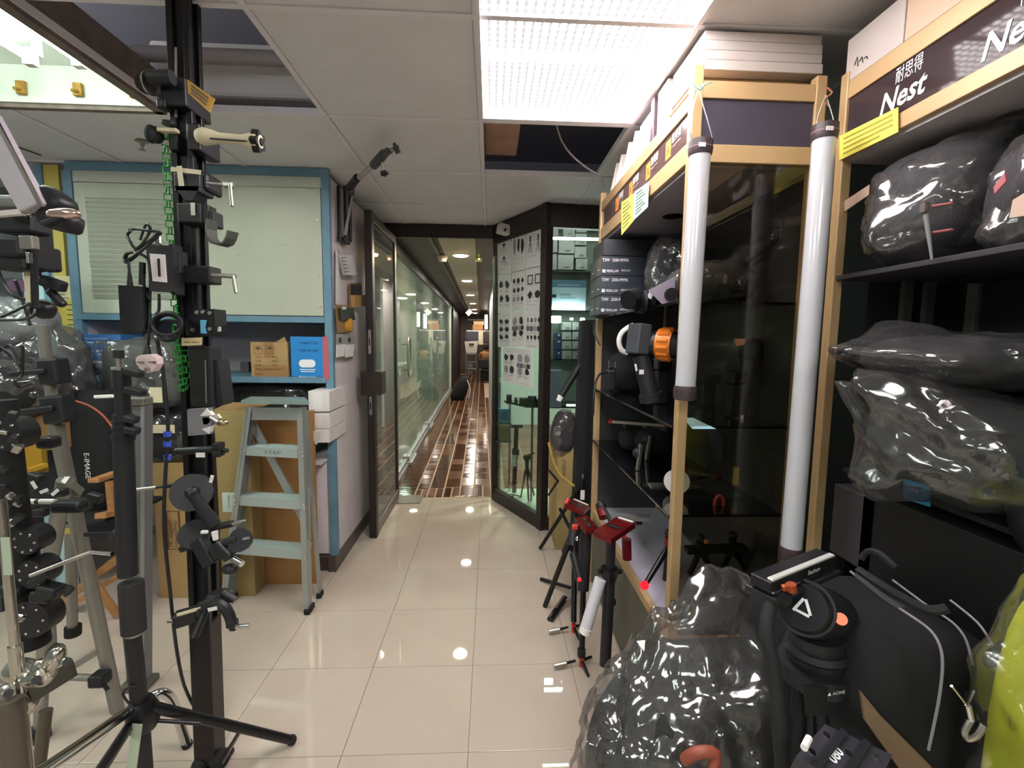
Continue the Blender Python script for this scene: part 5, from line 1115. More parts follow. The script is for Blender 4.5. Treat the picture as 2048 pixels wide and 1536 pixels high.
for k, (v, ) in enumerate(((412,), (465,))): tag(MB().tube(P(1866, v, X=1.18), P(1905, v-6, X=1.17), .0035).build('red_piping', mat('red_pipe', '#8a4a4c')), ['upper', 'lower'][k]+' dark red piping line between the two upper wrapped bags', 'piping')
wrapped('wrapped_bag', 'dark bag in shiny clear plastic at the right end of the upper shelf', 'bag', (1.45, 1.05, 2.03), (.46, .34, .30), (0, 0, -.1), seed=33, fab=M_fab2, ears=(((-1, .3, -1), .06, 10),), ridge=.08)
tag(MB().prism([P(1990, 375, X=1.185), P(2012, 345, X=1.185), P(2015, 362, X=1.185), P(1992, 388, X=1.185)], (-.004, 0, 0)).build('red_tab', mat('red_tab', '#a8585f', rough=.5)), 'red tab on the wrapped bag at the right end of the upper shelf', 'tab')
tag(MB().prism([P(2027, 400, X=1.18), P(2060, 380, X=1.18), P(2060, 430, X=1.18), P(2020, 436, X=1.18)], (-.002, 0, 0)).build('shipping_label', mat('beige_label', '#b89e8e')), 'cream label on the wrapped bag at the right edge', 'label')
for (x, lab) in ((1.42, 'pale metal upright seen dark behind the middle shelf, left one'), (1.50, 'pale metal upright seen dark behind the middle shelf, right one')):
    tag(MB().cb(x, x+.03, 1.56, 1.58, 1.565, 1.868).build('metal_upright', M_steel), lab, 'upright')
wrapped('wrapped_bag', 'flat black bag in clear film lying on the middle shelf', 'bag', (1.40, 1.24, 1.60), (.62, .44, .13), (0, .04, .1), seed=41, ears=(((-1, .1, .1), .10, 8), ((-.4, .6, 1), .07, 14)), ridge=.05, grow=1.1)
wrapped('wrapped_bag', 'rumpled black bag in very shiny film below the flat one', 'bag', (1.36, 1.20, 1.38), (.52, .44, .27), (0, .12, .1), seed=43, ears=(((-1, .2, .5), .12, 8), ((-1, .1, -.8), .10, 10), ((-.2, -1, -1), .05, 8)), ridge=.07, grow=1.12)
for k, (c, d, r, lab) in enumerate((((1.5, .92, 1.50), (.5, .42, .17), (0, -.25, .1), 'folded black soft case hanging over the right end of the middle shelf'), ((1.47, .90, 1.30), (.5, .42, .22), (0, -.35, .1), 'black soft case sagging below the folded one at the right edge'))):
    t = thing('soft_case', lab, 'bag', V(c)-V((0, 0, d[2]/2)), 'black soft cases at the right edge'); smooth(soft(c, d, r, 50+k, 3, .05, 2, 4, ridge=.03).build('case', M_fab, t))
    MB().path([V(c)+V((-.24, -.15, .03)), V(c)+V((-.22, .1, .06)), V(c)+V((-.05, .2, .08))], .004, sub=2).build('piping', M_black, t)
t = tbox('black_carton', 'large black carton with a blue label on the lower shelf', 1.24, 1.7, .98, 1.45, .782, 1.17, mat('black_carton', '#121214', rough=.5))
t2_ = t
q = [P(1808, 958, X=1.235), P(1862, 965, X=1.235), P(1861, 1014, X=1.235), P(1808, 997, X=1.235)]
MB().prism(q, (-.002, 0, 0)).build('blue_label', mat('teal_blue', '#2f7fa6', rough=.5), t)
a = q[0].lerp(q[3], .45)+V((-.003, -.012, 0)); text('Nest', 'lettering', M_wprint, t, a, (0, -1, 0), EZ, .014)
a = P(1828, 1072, X=1.235); text('Nest', 'lettering', M_wprint, t, (1.2385, a.y, .97), (0, 0, -1), (0, -1, 0), .05, shear=.2, bold=.02) if False else None
t = tbox('black_carton', 'tall black carton with white lettering standing on the floor under the blue label', 1.22, 1.6, .92, 1.36, .35, .776, mat('black_carton', '#121214'))
a = P(1828, 1070, X=1.218); text('Nest', 'lettering', M_wprint, t, (1.2185, a.y, min(a.z, .74)), (0, 0, -1), (0, -1, 0), .045, shear=.2, bold=.02)
tbox('grey_carton', 'dim grey carton deep on the lowest shelf beside the post', 1.24, 1.5, 1.40, 1.58, .9, 1.15, mat('dim_carton', '#3a3538', rough=.7))
t = tbox('teal_carton', 'pale teal and blue carton at the right edge', 1.2, 1.6, .55, .88, .99, 1.19, mat('teal_carton', '#9dbfb8', rough=.5))
p = P(1975, 1110, X=1.199)
MB().cb(1.1985, 1.2, .55, .88, .99, 1.035).build('blue_band', mat('teal_blue', '#2f7fa6'), t); MB().cb(1.1985, 1.2, .55, .88, 1.175, 1.19).build('blue_band', mat('teal_blue', '#2f7fa6'), t)
t = tbox('lettered_carton', 'white-lettered black carton under the teal carton', 1.2, 1.6, .6, .9, .782, .985, mat('black_carton', '#121214'))
text('WV', 'lettering', M_wprint, t, (1.1985, .86, .93), (0, 0, -1), (0, -1, 0), .05, bold=.03)
# ================================================================== STANDS IN THE AISLE IN FRONT OF THE DISPLAY CABINET
M_dred = mat('dark_red_metal', '#701316', rough=.28, metal=.5)
M_redp = mat('red_plastic', '#c8362a', rough=.4)
def plate(t, cs, Y, th=.014, strip=None):
    """slanted red camera plate given four photo corners and their depths"""
    q = [P(cs[i][0], cs[i][1], Y=cs[i][2]) for i in range(4)]
    n = (q[1]-q[0]).cross(q[3]-q[0]).normalized()
    if n.z < 0: n = -n
    o = MB().prism(q, n*-th).build('plate', M_dred, t)
    a = q[0].lerp(q[3], .5); b = q[1].lerp(q[2], .5)
    MB().bar(a.lerp(b, .15)+n*.003, a.lerp(b, .85)+n*.003, .02, .006, up=n, bev=.002).build('slot_rail', M_black, t)
    for f_ in (.3, .7): MB().lathe(a.lerp(b, f_)+n*.006, n, [(0, .006), (.003, .006)], 10).build('screw', M_chrome, t)
    if strip: MB().bar(q[2].lerp(q[3], .1)+n*.002, q[2].lerp(q[3], .85)+n*.002, .012, .003, up=n).build('white_strip', M_paper, t)
    return q, n
def spider(t, c, w_=.09, m_=None):
    MB().tube(c, c+V((0, 0, .05)), .012).build('hub', M_redp, t)
    MB().tube(c+V((-w_*.35, 0, .03)), c+V((-w_*1.3, -.02, .022)), .006, .009).build('foot_arm', M_blackm, t)
    MB().tube(c+V((-w_*.9, -.015, .026)), c+V((-w_*1.6, -.025, .020)), .012).build('foot_grip', M_steel, t)
    MB().tube(c+V((0, 0, .03)), c+V((.02, -.08, .006)), .009, .007).build('foot_arm', M_blackm, t)
    MB().tube(c+V((0, 0, .03)), c+V((.06, .05, .012)), .009, .007).build('foot_arm', M_blackm, t)
t = thing('monopod', 'farthest red-topped black monopod with a white strip, by the cabinet post', 'monopod', P(1160, 1265, z=0))
plate(t, [(1128, 1010, 2.75), (1168, 1024, 2.65), (1180, 1012, 2.8), (1142, 996, 2.9)], 0, .02, True)
MB().tube(P(1150, 1022, Y=2.75), P(1140, 1100, Y=2.7), .022).build('head_post', M_black, t)
b = P(1147, 1264, z=0); MB().tube(P(1150, 1035, Y=2.72), b+V((0, 0, .06)), .016).build('column', M_blackm, t, smooth=True); spider(t, b)
MB().tube(P(1137, 998, Y=2.8), P(1132, 1008, Y=2.78), .012).build('lever', M_redp, t)
t = thing('monopod', 'middle red-topped black monopod with gimbal joints and a glowing red light', 'monopod', P(1165, 1345, z=0))
plate(t, [(1150, 1036, 2.4), (1172, 1062, 2.25), (1198, 1058, 2.3), (1175, 1030, 2.45)], 0, .02)
b = P(1163, 1332, z=0); top = P(1172, 1066, Y=2.3)
MB().tube(top, P(1166, 1180, Y=2.25), .030).build('grip', M_black, t, smooth=True)
MB().tube(P(1166, 1180, Y=2.25), b+V((0, 0, .06)), .015).build('column', M_blackm, t, smooth=True); spider(t, b)
MB().tube(P(1163, 1298, Y=2.2), P(1163, 1312, Y=2.2), .021).build('collar', M_black, t)
MB().tube(P(1150, 1050, Y=2.28), P(1144, 1090, Y=2.24), .026).build('side_motor', M_black, t, smooth=True)
MB().box(P(1150, 1054, Y=2.22), (.03, .02, .025), bev=.005).build('red_clip', M_redp, t)
MB().tube(P(1146, 1105, Y=2.2), P(1160, 1160, Y=2.14), .020).build('hand_grip', M_black, t, smooth=True)
MB().ball(P(1159, 1159, Y=2.12), .010).build('red_light', glow('red_led', '#ff3040', 1.2), t)
MB().ball(P(1155, 1077, Y=2.2), .012).build('chrome_nut', M_chrome, t)
t = thing('video_monopod', 'nearest red-topped monopod with thick black column and white strip', 'monopod', P(1212, 1330, z=0))
plate(t, [(1187, 1062, 2.05), (1222, 1078, 1.95), (1270, 1046, 2.1), (1232, 1034, 2.2)], 0, .025, True)
MB().tube(P(1222, 1078, Y=2.04), P(1220, 1140, Y=2.04), .022).build('neck', M_black, t, smooth=True)
for (v0, v1, r) in ((1136, 1150, .04), (1150, 1160, .032), (1200, 1206, .030)): MB().tube(P(1219, v0, Y=2.04), P(1219, v1, Y=2.04), r, n=20).build('collar', M_blackm, t, smooth=True)
MB().tube(P(1219, 1158, Y=2.04), P(1210, 1330, Y=2.0), .026, n=16).build('column', M_black, t, smooth=True)
for s in (-1, 1): MB().box(P(1219+s*20, 1143, Y=2.03), (.02, .02, .02), bev=.005).build('wing', M_blackm, t)
MB().tube(P(1253, 1078, Y=2.1), P(1254, 1118, Y=2.1), .022).build('handle', M_dred, t, smooth=True); MB().box(P(1247, 1072, Y=2.05), (.02, .02, .015)).build('red_clip', M_redp, t)
t = thing('paper_roll', 'pale rolled paper leaning against the nearest monopod', 'roll', P(1172, 1275, z=0)); MB().tube(P(1201, 1158, Y=2.02), P(1170, 1262, Y=2.0), .027, .027, 20).build('roll', mat('lavender_paper', '#c9c6cf', rough=.5), t, smooth=True)
MB().tube(P(1173, 1255, Y=1.998), P(1169, 1266, Y=1.997), .0275, n=20).build('rim', M_paper, t)
t = thing('folding_leg_stand', 'black stand with splayed legs lying against the monopods', 'stand', P(1095, 1215, z=0))
for a, b, r in ((P(1148, 1060, Y=2.62), P(1090, 1212, z=.01), .016), (P(1082, 1158, z=.01), P(1150, 1178, z=.06), .013), (P(1100, 1240, z=.012), P(1130, 1196, z=.05), .02)):
    MB().tube(a, b, r, n=10).build('leg', M_blackm, t, smooth=True)
MB().bar(P(1128, 1200, z=.05), P(1150, 1180, z=.06), .05, .012).build('grey_plate', M_alu, t)
t = thing('gimbal_stand', 'black and red gimbal with cables just inside the cabinet foot', 'gimbal', P(1210, 1040, Y=2.5))
MB().ball(P(1202, 1012, Y=2.5), .03).build('motor', M_black, t); MB().tube(P(1202, 1015, Y=2.5), P(1208, 1035, Y=2.45), .028).build('red_ring', M_dred, t); MB().tube(P(1200, 1005, Y=2.5), P(1225, 1048, Y=2.4), .012).build('arm', M_black, t)

# ================================================================== FOREGROUND RIGHT
t = wrapped('wrapped_bag', 'big black duffel bag in crumpled clear plastic in the right foreground', 'bag', (.66, 1.26, .36), (.72, .42, .74), (.05, .12, .15), seed=61, fab=mat('bag_grey_black', '#1e1d1f', rough=.8, bump=.3, bs=150, var=.3, vs_=5), ears=(((.6, .3, 1), .12, 5), ((-.25, .3, 1), .12, 9), ((.2, .3, 1), .05, 14), ((1, -.2, .5), .09, 8)), ridge=.07, grow=1.07, loc=(.66, 1.26, 0), lv=6)
tag(MB().path([P(1370, 1520, Y=1.02), P(1395, 1505, Y=1.0), P(1430, 1508, Y=1.0), P(1425, 1540, Y=.99)], .014, n=10, sub=2).build('red_loop', mat('brick_red', '#8a4434', rough=.5), smooth=True), 'dull red loop on the front of the big wrapped duffel bag', 'loop')
tag(MB().prism([P(1273, 1282, Y=1.14), P(1290, 1280, Y=1.12), P(1288, 1302, Y=1.1)], (0, -.002, 0)).build('white_triangle_tag', M_paper), 'tiny white triangular tag on the big wrapped duffel bag', 'tag')
# fluid head tripod
Yh = .98
fh = thing('video_tripod', 'black video tripod with fluid head, orange levers and silver-edged plate', 'tripod', P(1620, 1536, Y=1.05))
q0, q1 = P(1520, 1172, Y=Yh), P(1652, 1118, Y=Yh+.12)
dd_ = (q1-q0).normalized()
MB().bar(q0+V((0, 0, -.02)), q1+V((0, 0, -.02)), .075, .014, bev=.003).build('plate_base', M_black, fh)
for off, m_, w_ in ((-.002, M_alu, .012), (.02, M_black, .03), (.012, M_alu, .006)):
    pass
side = dd_.cross(V((0, 0, 1))).normalized()
MB().bar(q0+V((0, 0, .006)), q1+V((0, 0, .006)), .05, .026, bev=.002).build('sliding_plate', mat('plate_dark', '#26262a', rough=.35, metal=.5), fh)
MB().bar(q0.lerp(q1, .02)+side*.027+V((0, 0, -.004)), q0.lerp(q1, .75)+side*.027+V((0, 0, -.004)), .004, .005).build('silver_edge', M_chrome, fh)
MB().bar(q0.lerp(q1, .02)+side*.018+V((0, 0, .022)), q0.lerp(q1, .96)+side*.018+V((0, 0, .022)), .014, .006, bev=.002).build('silver_top_plate', mat('bright_alu', '#d5d5d2', rough=.3, metal=.4), fh)

text('Sachcn', 'plate_lettering', M_wprint, fh, q0.lerp(q1, .52)+side*.0262+V((0, 0, .002)), dd_, EZ, .011, fitw=.05)
hc = P(1632, 1222, Y=Yh+.02)
MB().tube(P(1610, 1215, Y=Yh+.01), P(1660, 1232, Y=Yh+.12), .062, n=32).build('drum', M_black, fh, smooth=True)
dr_ = (P(1610, 1215, Y=Yh+.01)-P(1660, 1232, Y=Yh+.12)).normalized()
fc = P(1610, 1215, Y=Yh+.01)
MB().tube(fc, fc+dr_*.014, .056, .05, 32).build('drum_face', M_blackm, fh, smooth=True)
xx = dr_.cross(EZ).normalized()*-1; yy = xx.cross(dr_)*-1; fc2 = fc+dr_*.0155
xx = EZ.cross(dr_).normalized(); yy = dr_.cross(xx)
lg = MB()
for (a, b) in (((-.017, -.015), (-.002, .018)), ((.002, .018), (.018, -.012)), ((-.012, -.012), (.016, -.015))): lg.bar(fc2+xx*a[0]+yy*a[1], fc2+xx*b[0]+yy*b[1], .006, .0012, up=dr_)
lg.build('triangle_logo', M_wprint, fh)
MB().bar(P(1563, 1176, Y=Yh-.02), P(1580, 1174, Y=Yh-.02), .012, .014, bev=.004).build('orange_lever', mat('copper_orange', '#a34a2b', rough=.35, metal=.4), fh); MB().tube(P(1582, 1168, Y=Yh-.02), P(1584, 1182, Y=Yh-.02), .011).build('orange_lever_hub', MATS['copper_orange'], fh)
MB().tube(P(1676, 1240, Y=Yh-.02), P(1682, 1238, Y=Yh-.04), .013).build('orange_knob', MATS['copper_orange'], fh)
for (v0, v1, r0, r1) in ((1262, 1285, .062, .062), (1285, 1296, .068, .074), (1300, 1320, .072, .066), (1320, 1350, .085, .088), (1350, 1378, .086, .05)):
    MB().tube(P(1634, v0, Y=Yh+.07), P(1634, v1, Y=Yh+.07), r0, r1, 32).build('bowl_ring', M_black, fh, smooth=True)
MB().path([P(1556, 1188, Y=Yh), P(1540, 1215, Y=Yh-.02), P(1533, 1270, Y=Yh-.05), P(1545, 1320, Y=Yh-.07), P(1556, 1420, Y=Yh-.1), P(1568, 1560, Y=Yh-.14)], .015, n=12, sub=2).build('pan_handle', M_matte, fh, smooth=True)
MB().tube(P(1548, 1188, Y=Yh), P(1572, 1196, Y=Yh), .02, n=16).build('handle_mount', M_black, fh)
for (u0, v0, u1, v1, y0, y1) in ((1600, 1365, 1590, 1560, Yh+.06, Yh), (1640, 1370, 1650, 1600, Yh+.04, Yh-.02), (1665, 1370, 1720, 1600, Yh+.1, Yh+.1)):
    a, b = P(u0, v0, Y=y0), P(u1, v1, Y=y1); lg_ = MB().tube(a, b, .018, n=12).build('leg', M_blackm, fh, smooth=True); MB().tube(a+V((.028, 0, 0)), b+V((.028, 0, 0)), .014, n=12).build('leg_tube', M_matte, lg_, smooth=True)
    f_ = b+(b-a).normalized()*((b.z)/max(.01, (a-b).normalized().z)); MB().tube(b, f_, .014).build('leg_tube', M_matte, lg_)
tg = MB().prism([P(1608, 1372, Y=Yh-.02), P(1706, 1380, Y=Yh-.0), P(1706, 1430, Y=Yh+.0), P(1612, 1432, Y=Yh-.02)], (0, .004, 0)).build('badge_plate', M_black, fh)
a = P(1654, 1392, Y=Yh-.025); text('▲ ACINE', 'badge_lettering', M_wprint, fh, a, V((1, .15, 0)), EZ, .008, fitw=.047)
# large soft luggage
lgm = mat('luggage_black', '#0a0a0c', rough=.9, bump=.3, bs=260, var=.15)
lb = thing('equipment_trolley', 'large black soft equipment case with pale piping in the right foreground', 'case', (1.0, 1.1, 0))
smooth(soft((.98, 1.14, .54), (.46, .44, .84), (0, .12, .25), 71, 7, .02, 2, 4).build('case_body', lgm, lb))
smooth(soft((1.12, 1.02, .48), (.14, .50, .76), (0, .05, .12), 72, 6, .03, 2, 4).build('side_pocket', lgm, lb))
Mp = mat('grey_piping', '#7b7680', rough=.5)
def ppath(o_n, pts, r, m_, par): return MB().path([P(u, v, Y=y) for u, v, y in pts], r, n=6, sub=2).build(o_n, m_, par, smooth=True)
ppath('piping', [(1700, 1142, 1.0), (1760, 1190, .95), (1822, 1232, .90), (1862, 1262, .87), (1882, 1300, .85), (1884, 1350, .84), (1874, 1420, .84), (1857, 1500, .84)], .0028, Mp, lb)
ppath('piping', [(1785, 1160, 1.0), (1860, 1215, .93), (1905, 1245, .90), (1932, 1280, .88), (1945, 1330, .87)], .0025, Mp, lb)
ppath('piping', [(1900, 1200, .95), (1955, 1245, .90), (1985, 1290, .87)], .0025, Mp, lb)
ppath('carry_handle', [(1722, 1118, 1.05), (1735, 1104, 1.04), (1760, 1108, 1.0), (1790, 1135, .97)], .008, M_fab, lb)
ppath('strap', [(1716, 1140, 1.0), (1765, 1172, .95), (1850, 1218, .9), (1895, 1216, .88)], .010, M_fab, lb)
for s in range(2): MB().prism([P(1705+s*14, 1150, Y=.99), P(1712+s*14, 1146, Y=.99), P(1800+s*10, 1210, Y=.92), P(1792+s*10, 1214, Y=.92)], (0, -.004, 0)).build('strap', mat('strap_grey', '#2c2c30', rough=.8), lb)
kc = thing('key_clip', 'silver carabiner and clamp dangling on the side of the black equipment case', 'clip', P(1935, 1420, Y=.82)); Yk2 = .82
MB().path([P(1903, 1372, Y=Yk2), P(1934, 1412, Y=Yk2), P(1948, 1380, Y=Yk2)], .0025).build('chain', M_chrome, kc); MB().tube(P(1935, 1410, Y=Yk2), P(1942, 1440, Y=Yk2), .006).build('swivel', M_chrome, kc, smooth=True)
MB().path([P(1942, 1440, Y=Yk2), P(1930, 1462, Y=Yk2), P(1935, 1478, Y=Yk2), P(1955, 1470, Y=Yk2-.01), P(1967, 1450, Y=Yk2-.01)], .006, sub=2).build('hook', M_steel, kc, smooth=True); MB().tube(P(1952, 1448, Y=Yk2), P(1967, 1449, Y=Yk2), .008).build('knob', M_blackm, kc)
# cardboard edge
cbd = thing('cardboard_sheet', 'brown cardboard sheet wedged between the tripod and the black equipment case', 'cardboard', P(1780, 1536, Y=.86))
MB().prism([P(1722, 1383, Y=.90), P(1730, 1440, Y=.89), P(1815, 1560, Y=.86), P(1885, 1560, Y=.84), P(1860, 1530, Y=.845), P(1760, 1430, Y=.88)], (0, .006, 0)).build('sheet', mat('cardboard', '#6b5540', rough=.85), cbd)
# battery plate device
bp = thing('battery_adapter', 'dark battery plate with screws and white digits at the bottom edge', 'battery plate', P(1690, 1500, Y=.7))
q = [P(1592, 1512, Y=.74), P(1650, 1448, Y=.80), P(1785, 1510, Y=.76), P(1740, 1600, Y=.68)]
n = (q[1]-q[0]).cross(q[3]-q[0]).normalized(); n = n if n.z > 0 else -n
Mb = mat('battery_dark', '#2c2a33', rough=.45)
MB().prism([x_ for x_ in q], n*-.035).build('body', Mb, bp)
for (a, b, nm2) in ((.28, .36, 'rail'), (.62, .70, 'rail')):
    MB().bar(q[0].lerp(q[3], a)+n*.003, q[1].lerp(q[2], a)+n*.003, .012, .008, up=n).build(nm2, M_black, bp)
for (a, b) in ((.12, .25), (.12, .75), (.5, .6), (.85, .3), (.85, .8)):
    p = q[0].lerp(q[1], b).lerp(q[3].lerp(q[2], b), a); MB().lathe(p, n, [(0, .006), (.002, .006)], 12).build('screw', M_chrome, bp)
p = q[0].lerp(q[1], .25).lerp(q[3].lerp(q[2], .25), .45)+n*.001; text('080', 'lettering', M_wprint, bp, p, (q[1]-q[0]), n.cross(q[1]-q[0]), .018, bold=.02)
MB().tube(P(1608, 1496, Y=.73), P(1618, 1476, Y=.75), .006).build('pin', M_paper, bp)
# neon yellow bag
nb = thing('neon_bag', 'tall bright yellow bag with grey print in clear film at the bottom right edge', 'bag', (1.12, .72, 0))
smooth(soft((P(2062, 1400, Y=.80).x+.075, .80, .60), (.20, .20, 1.18), (0, .02, .1), 81, 4, .02, 2, 4).build('bag', mat('neon_yellow', '#c7d21e', rough=.6, var=.1, vs_=6), nb)); smooth(soft((P(2062, 1400, Y=.80).x+.08, .80, .61), (.20, .20, 1.2), (0, .02, .1), 81.4, 3.4, .03, 3, 5, 1.08, (((-.3, -.2, 1), .05, 6),), .05).build('plastic_wrap', S_film, nb))
# ================================================================== TALL BLACK EXTRUSION POLE WITH CLAMPS (Y about 1.7)
YP = 1.70
ptop, pbot = P(365, -40, Y=YP), P(421, 1531, Y=YP)
pd = (ptop-pbot).normalized(); pbot = pbot+pd*(.03)
def PP(z): return pbot+pd*((z-pbot.z)/pd.z)
pole = thing('clamp_pole', 'floor-to-ceiling black slotted pole carrying clamps and arms', 'pole', (pbot.x, pbot.y, 0))
b_ = MB(); A, B = PP(.05), PP(3.3)
for (dx, dy) in ((-.026, -.026), (.026, -.026), (-.026, .026), (.026, .026)): b_.bar(A+V((dx, dy, 0)), B+V((dx, dy, 0)), .02, .02, up=EY, bev=.002)
b_.bar(A, B, .044, .044, up=EY); b_.build('slotted_profile', M_blackm, pole)
MB().bar(PP(.03), PP(.6)+V((0, 0, 0)), .076, .076, up=EY, bev=.004).build('lower_sleeve', mat('pole_brownblack', '#1d1718', rough=.4, metal=.2), pole)
ft = MB(); ft.ball(PP(.03)+V((.045, -.02, .012)), .035); ft.ball(PP(.03)+V((-.02, -.03, -.0)), .03); ft.build('ball_foot', M_matte, pole, smooth=True)
MB().cb(pbot.x-.06, pbot.x+.06, pbot.y-.06, pbot.y+.06, 0, .02, bev=.004).build('foot_plate', M_blackm, pole)
MB().tube(P(399, 350, Y=1.78), P(403, 640, Y=1.78), .016, n=14).build('silver_tube', mat('pale_tube', '#b9b2ae'), pole, smooth=True)
MB().bar(P(352, 95, Y=1.66), P(352, 235, Y=1.66), .008, .004, up=EY).build('edge_strip', M_steel, pole)
def at_(u, v, Y=1.62): return P(u, v, Y=Y)
def bx(t, nm, u0, v0, u1, v1, Y=1.62, D=.07, m_=None, bev=.005):
    a, b = P(u0, v0, Y=Y), P(u1, v1, Y=Y); return MB().cb(a.x, b.x, Y, Y+D, b.z, a.z, bev=bev).build(nm, m_ or M_black, t)
def tb(t, nm, u0, v0, u1, v1, r, Y0=1.62, Y1=None, m_=None, r2=None, n=14): return MB().tube(P(u0, v0, Y=Y0), P(u1, v1, Y=Y0 if Y1 is None else Y1), r, r2, n).build(nm, m_ or M_black, t, smooth=True)
t = thing('pole_clamp', 'topmost black clamp with round knobs at the ceiling end of the pole', 'clamp', at_(335, 180)); bx(t, 'jaw', 318, 152, 372, 212, 1.63, .14)
tb(t, 'knob', 292, 168, 300, 166, .030, 1.62, 1.66); tb(t, 'screw_rod', 270, 160, 300, 168, .009, 1.62, 1.64, M_steel); tb(t, 'knob', 300, 155, 345, 155, .022, 1.6); tb(t, 'ring', 296, 168, 299, 168, .034, 1.62, None, M_steel); bx(t, 'lower_arm', 310, 195, 330, 215, 1.62, .04)
t = thing('orange_tag', 'orange handwritten tag sticking out from the top of the pole', 'tag', at_(400, 190)); q = [at_(374, 158, 1.6), at_(430, 198, 1.58), at_(419, 225, 1.58), at_(376, 186, 1.6)]; MB().prism(q, (0, .002, 0)).build('sheet', mat('orange_paper', '#c8953e', rough=.7), t)
pr = MB()
for k in range(3): a0, a1 = q[0].lerp(q[3], .25+.25*k), q[1].lerp(q[2], .25+.25*k); pr.bar(a0.lerp(a1, .15)+V((0, -.001, 0)), a0.lerp(a1, .8)+V((0, -.001, 0)), .0008, .005, up=EZ)
o = pr.build('writing', mat('brown_ink', '#5a4128'), t); o['kind'] = 'stuff'
t = thing('cream_handle_arm', 'cream bone-shaped handle with black star knob sticking out of the pole', 'clamp arm', at_(430, 278))
M_cr = mat('cream_plastic', '#cdc3a6', rough=.4)
MB().lathe(at_(395, 272), (at_(515, 283)-at_(395, 272)), [(0, .02), (.02, .028), (.05, .022), (.07, .016), (.14, .016), (.165, .024), (.19, .026), (.2, .02)], 18).build('handle', M_cr, t, smooth=True)
MB().bar(at_(420, 277, 1.60), at_(500, 283, 1.60), .004, .004).build('slot', M_black, t)
star_knob(MB(), at_(508, 283), (1, 0, -.05), .03, .022, 5).build('star_knob', M_matte, t)
bx(t, 'pole_block', 372, 245, 400, 300, 1.64, .12); 
t = thing('knob_pair', 'two black round knobs on a short pale bar left of the pole', 'clamp', at_(320, 265)); MB().ball(at_(302, 268), .022, (.8, 1, 1.3)).build('knob', M_matte, t); MB().ball(at_(312, 270, 1.64), .026, (.8, 1, 1)).build('knob', M_matte, t); bx(t, 'pale_bar', 312, 254, 352, 263, 1.62, .02, M_cr, .002); bx(t, 'bracket', 335, 265, 355, 300, 1.64, .05)
MB().lathe(at_(338, 250), (0, 0, 1), [(0, .02), (.008, .022), (.012, .012)], 12).build('cap_knob', M_black, t)
# green plastic chain
M_gc = mat('green_chain', '#2f9a3c', rough=.35)
for nm_l, pts, n_l, wv in (('long green plastic ladder chain hanging left of the pole', [(331, 265), (336, 400), (344, 520), (352, 640), (360, 740)], 36, 10), ('second green plastic chain strand hanging close behind the pole edge', [(352, 470), (356, 560), (358, 640), (363, 720)], 20, 6), ('short bundle of green chain at the lower end beside the black column', [(352, 670), (358, 720), (366, 785), (372, 760), (368, 700)], 18, 9)):
    t = thing('green_chain', nm_l, 'chain', P(pts[0][0], pts[0][1], Y=1.66))
    ps = [P(u, v, Y=1.66+(.02 if 'second' in nm_l else 0)) for u, v in pts]; L = [0]
    for a, b in zip(ps, ps[1:]): L.append(L[-1]+(b-a).length)
    w2 = wv/933*1.66
    for k in range(n_l):
        s = L[-1]*k/n_l; s2 = L[-1]*(k+.92)/n_l
        def ip(s):
            for i in range(len(L)-1):
                if s <= L[i+1]+1e-9: return ps[i].lerp(ps[i+1], (s-L[i])/(L[i+1]-L[i]))
            return ps[-1]
        a, b = ip(s), ip(s2); yy = .006*(-1)**k
        hx = V((w2/2, 0, 0)); m_ = MB(); m_.path([a-hx+V((0, yy, 0)), a+hx+V((0, -yy, 0)), b+hx+V((0, -yy, 0)), b-hx+V((0, yy, 0))], .003, n=5, closed=True); m_.build('link', M_gc, t)
t = thing('pole_clamp', 'black clamp with cream tape cross and crank handle on the upper pole', 'clamp', at_(380, 365)); bx(t, 'body', 346, 345, 400, 385, 1.62, .08); MB().prism([at_(346, 372), at_(400, 372), at_(384, 402), at_(370, 400)], (0, .06, 0)).build('jaw', M_black, t)
bx(t, 'end_block', 400, 342, 414, 380, 1.64, .1, None, .012); tb(t, 'crank_rod', 414, 366, 460, 370, .006, 1.62, None, M_steel); tb(t, 'crank_lever', 460, 370, 464, 412, .0055, 1.61, 1.60, M_steel); MB().box(at_(458, 370, 1.62), (.03, .02, .016), bev=.003).build('crank_joint', M_steel, t)
m_ = MB().bar(at_(342, 338, 1.61), at_(402, 345, 1.61), .002, .014); m_.build('tape', M_cr, t); MB().bar(at_(358, 332, 1.605), at_(363, 372, 1.605), .016, .002, up=EY).build('tape', M_cr, t)
t = thing('hook_strap_clamp', 'black clamp with a curled grey-green strap hook on the pole', 'clamp', at_(390, 430)); bx(t, 'body', 352, 405, 402, 446, 1.62, .08); bx(t, 'block', 398, 408, 418, 448, 1.63, .05); bx(t, 'block', 414, 420, 428, 452, 1.63, .06); MB().box(at_(386, 418, 1.615), (.014, .002, .04)).build('label', M_steel, t)
pts = [(424, 440), (422, 460), (424, 476), (432, 487), (445, 491), (456, 487), (462, 477), (466, 463)]
MB().strip([at_(u, v, 1.62) for u, v in pts], .04, .006, (.35, 1, 0)).build('strap', mat('strap_green_grey', '#33382f', rough=.6), t)
t = thing('pole_clamp', 'black square clamp with steel L-handle at mid height of the pole', 'clamp', at_(390, 548)); bx(t, 'body', 352, 530, 421, 566, 1.62, .07)
for (u, v) in ((365, 538), (390, 538), (412, 538), (365, 558), (412, 558)): MB().lathe(at_(u, v, 1.62), (0, -1, 0), [(0, .003), (.002, .003)], 8).build('bolt', M_blackm, t)
tb(t, 'crank_rod', 421, 550, 472, 553, .007, 1.63, None, M_steel); tb(t, 'crank_lever', 466, 552, 472, 586, .0055, 1.62, 1.61, M_steel)
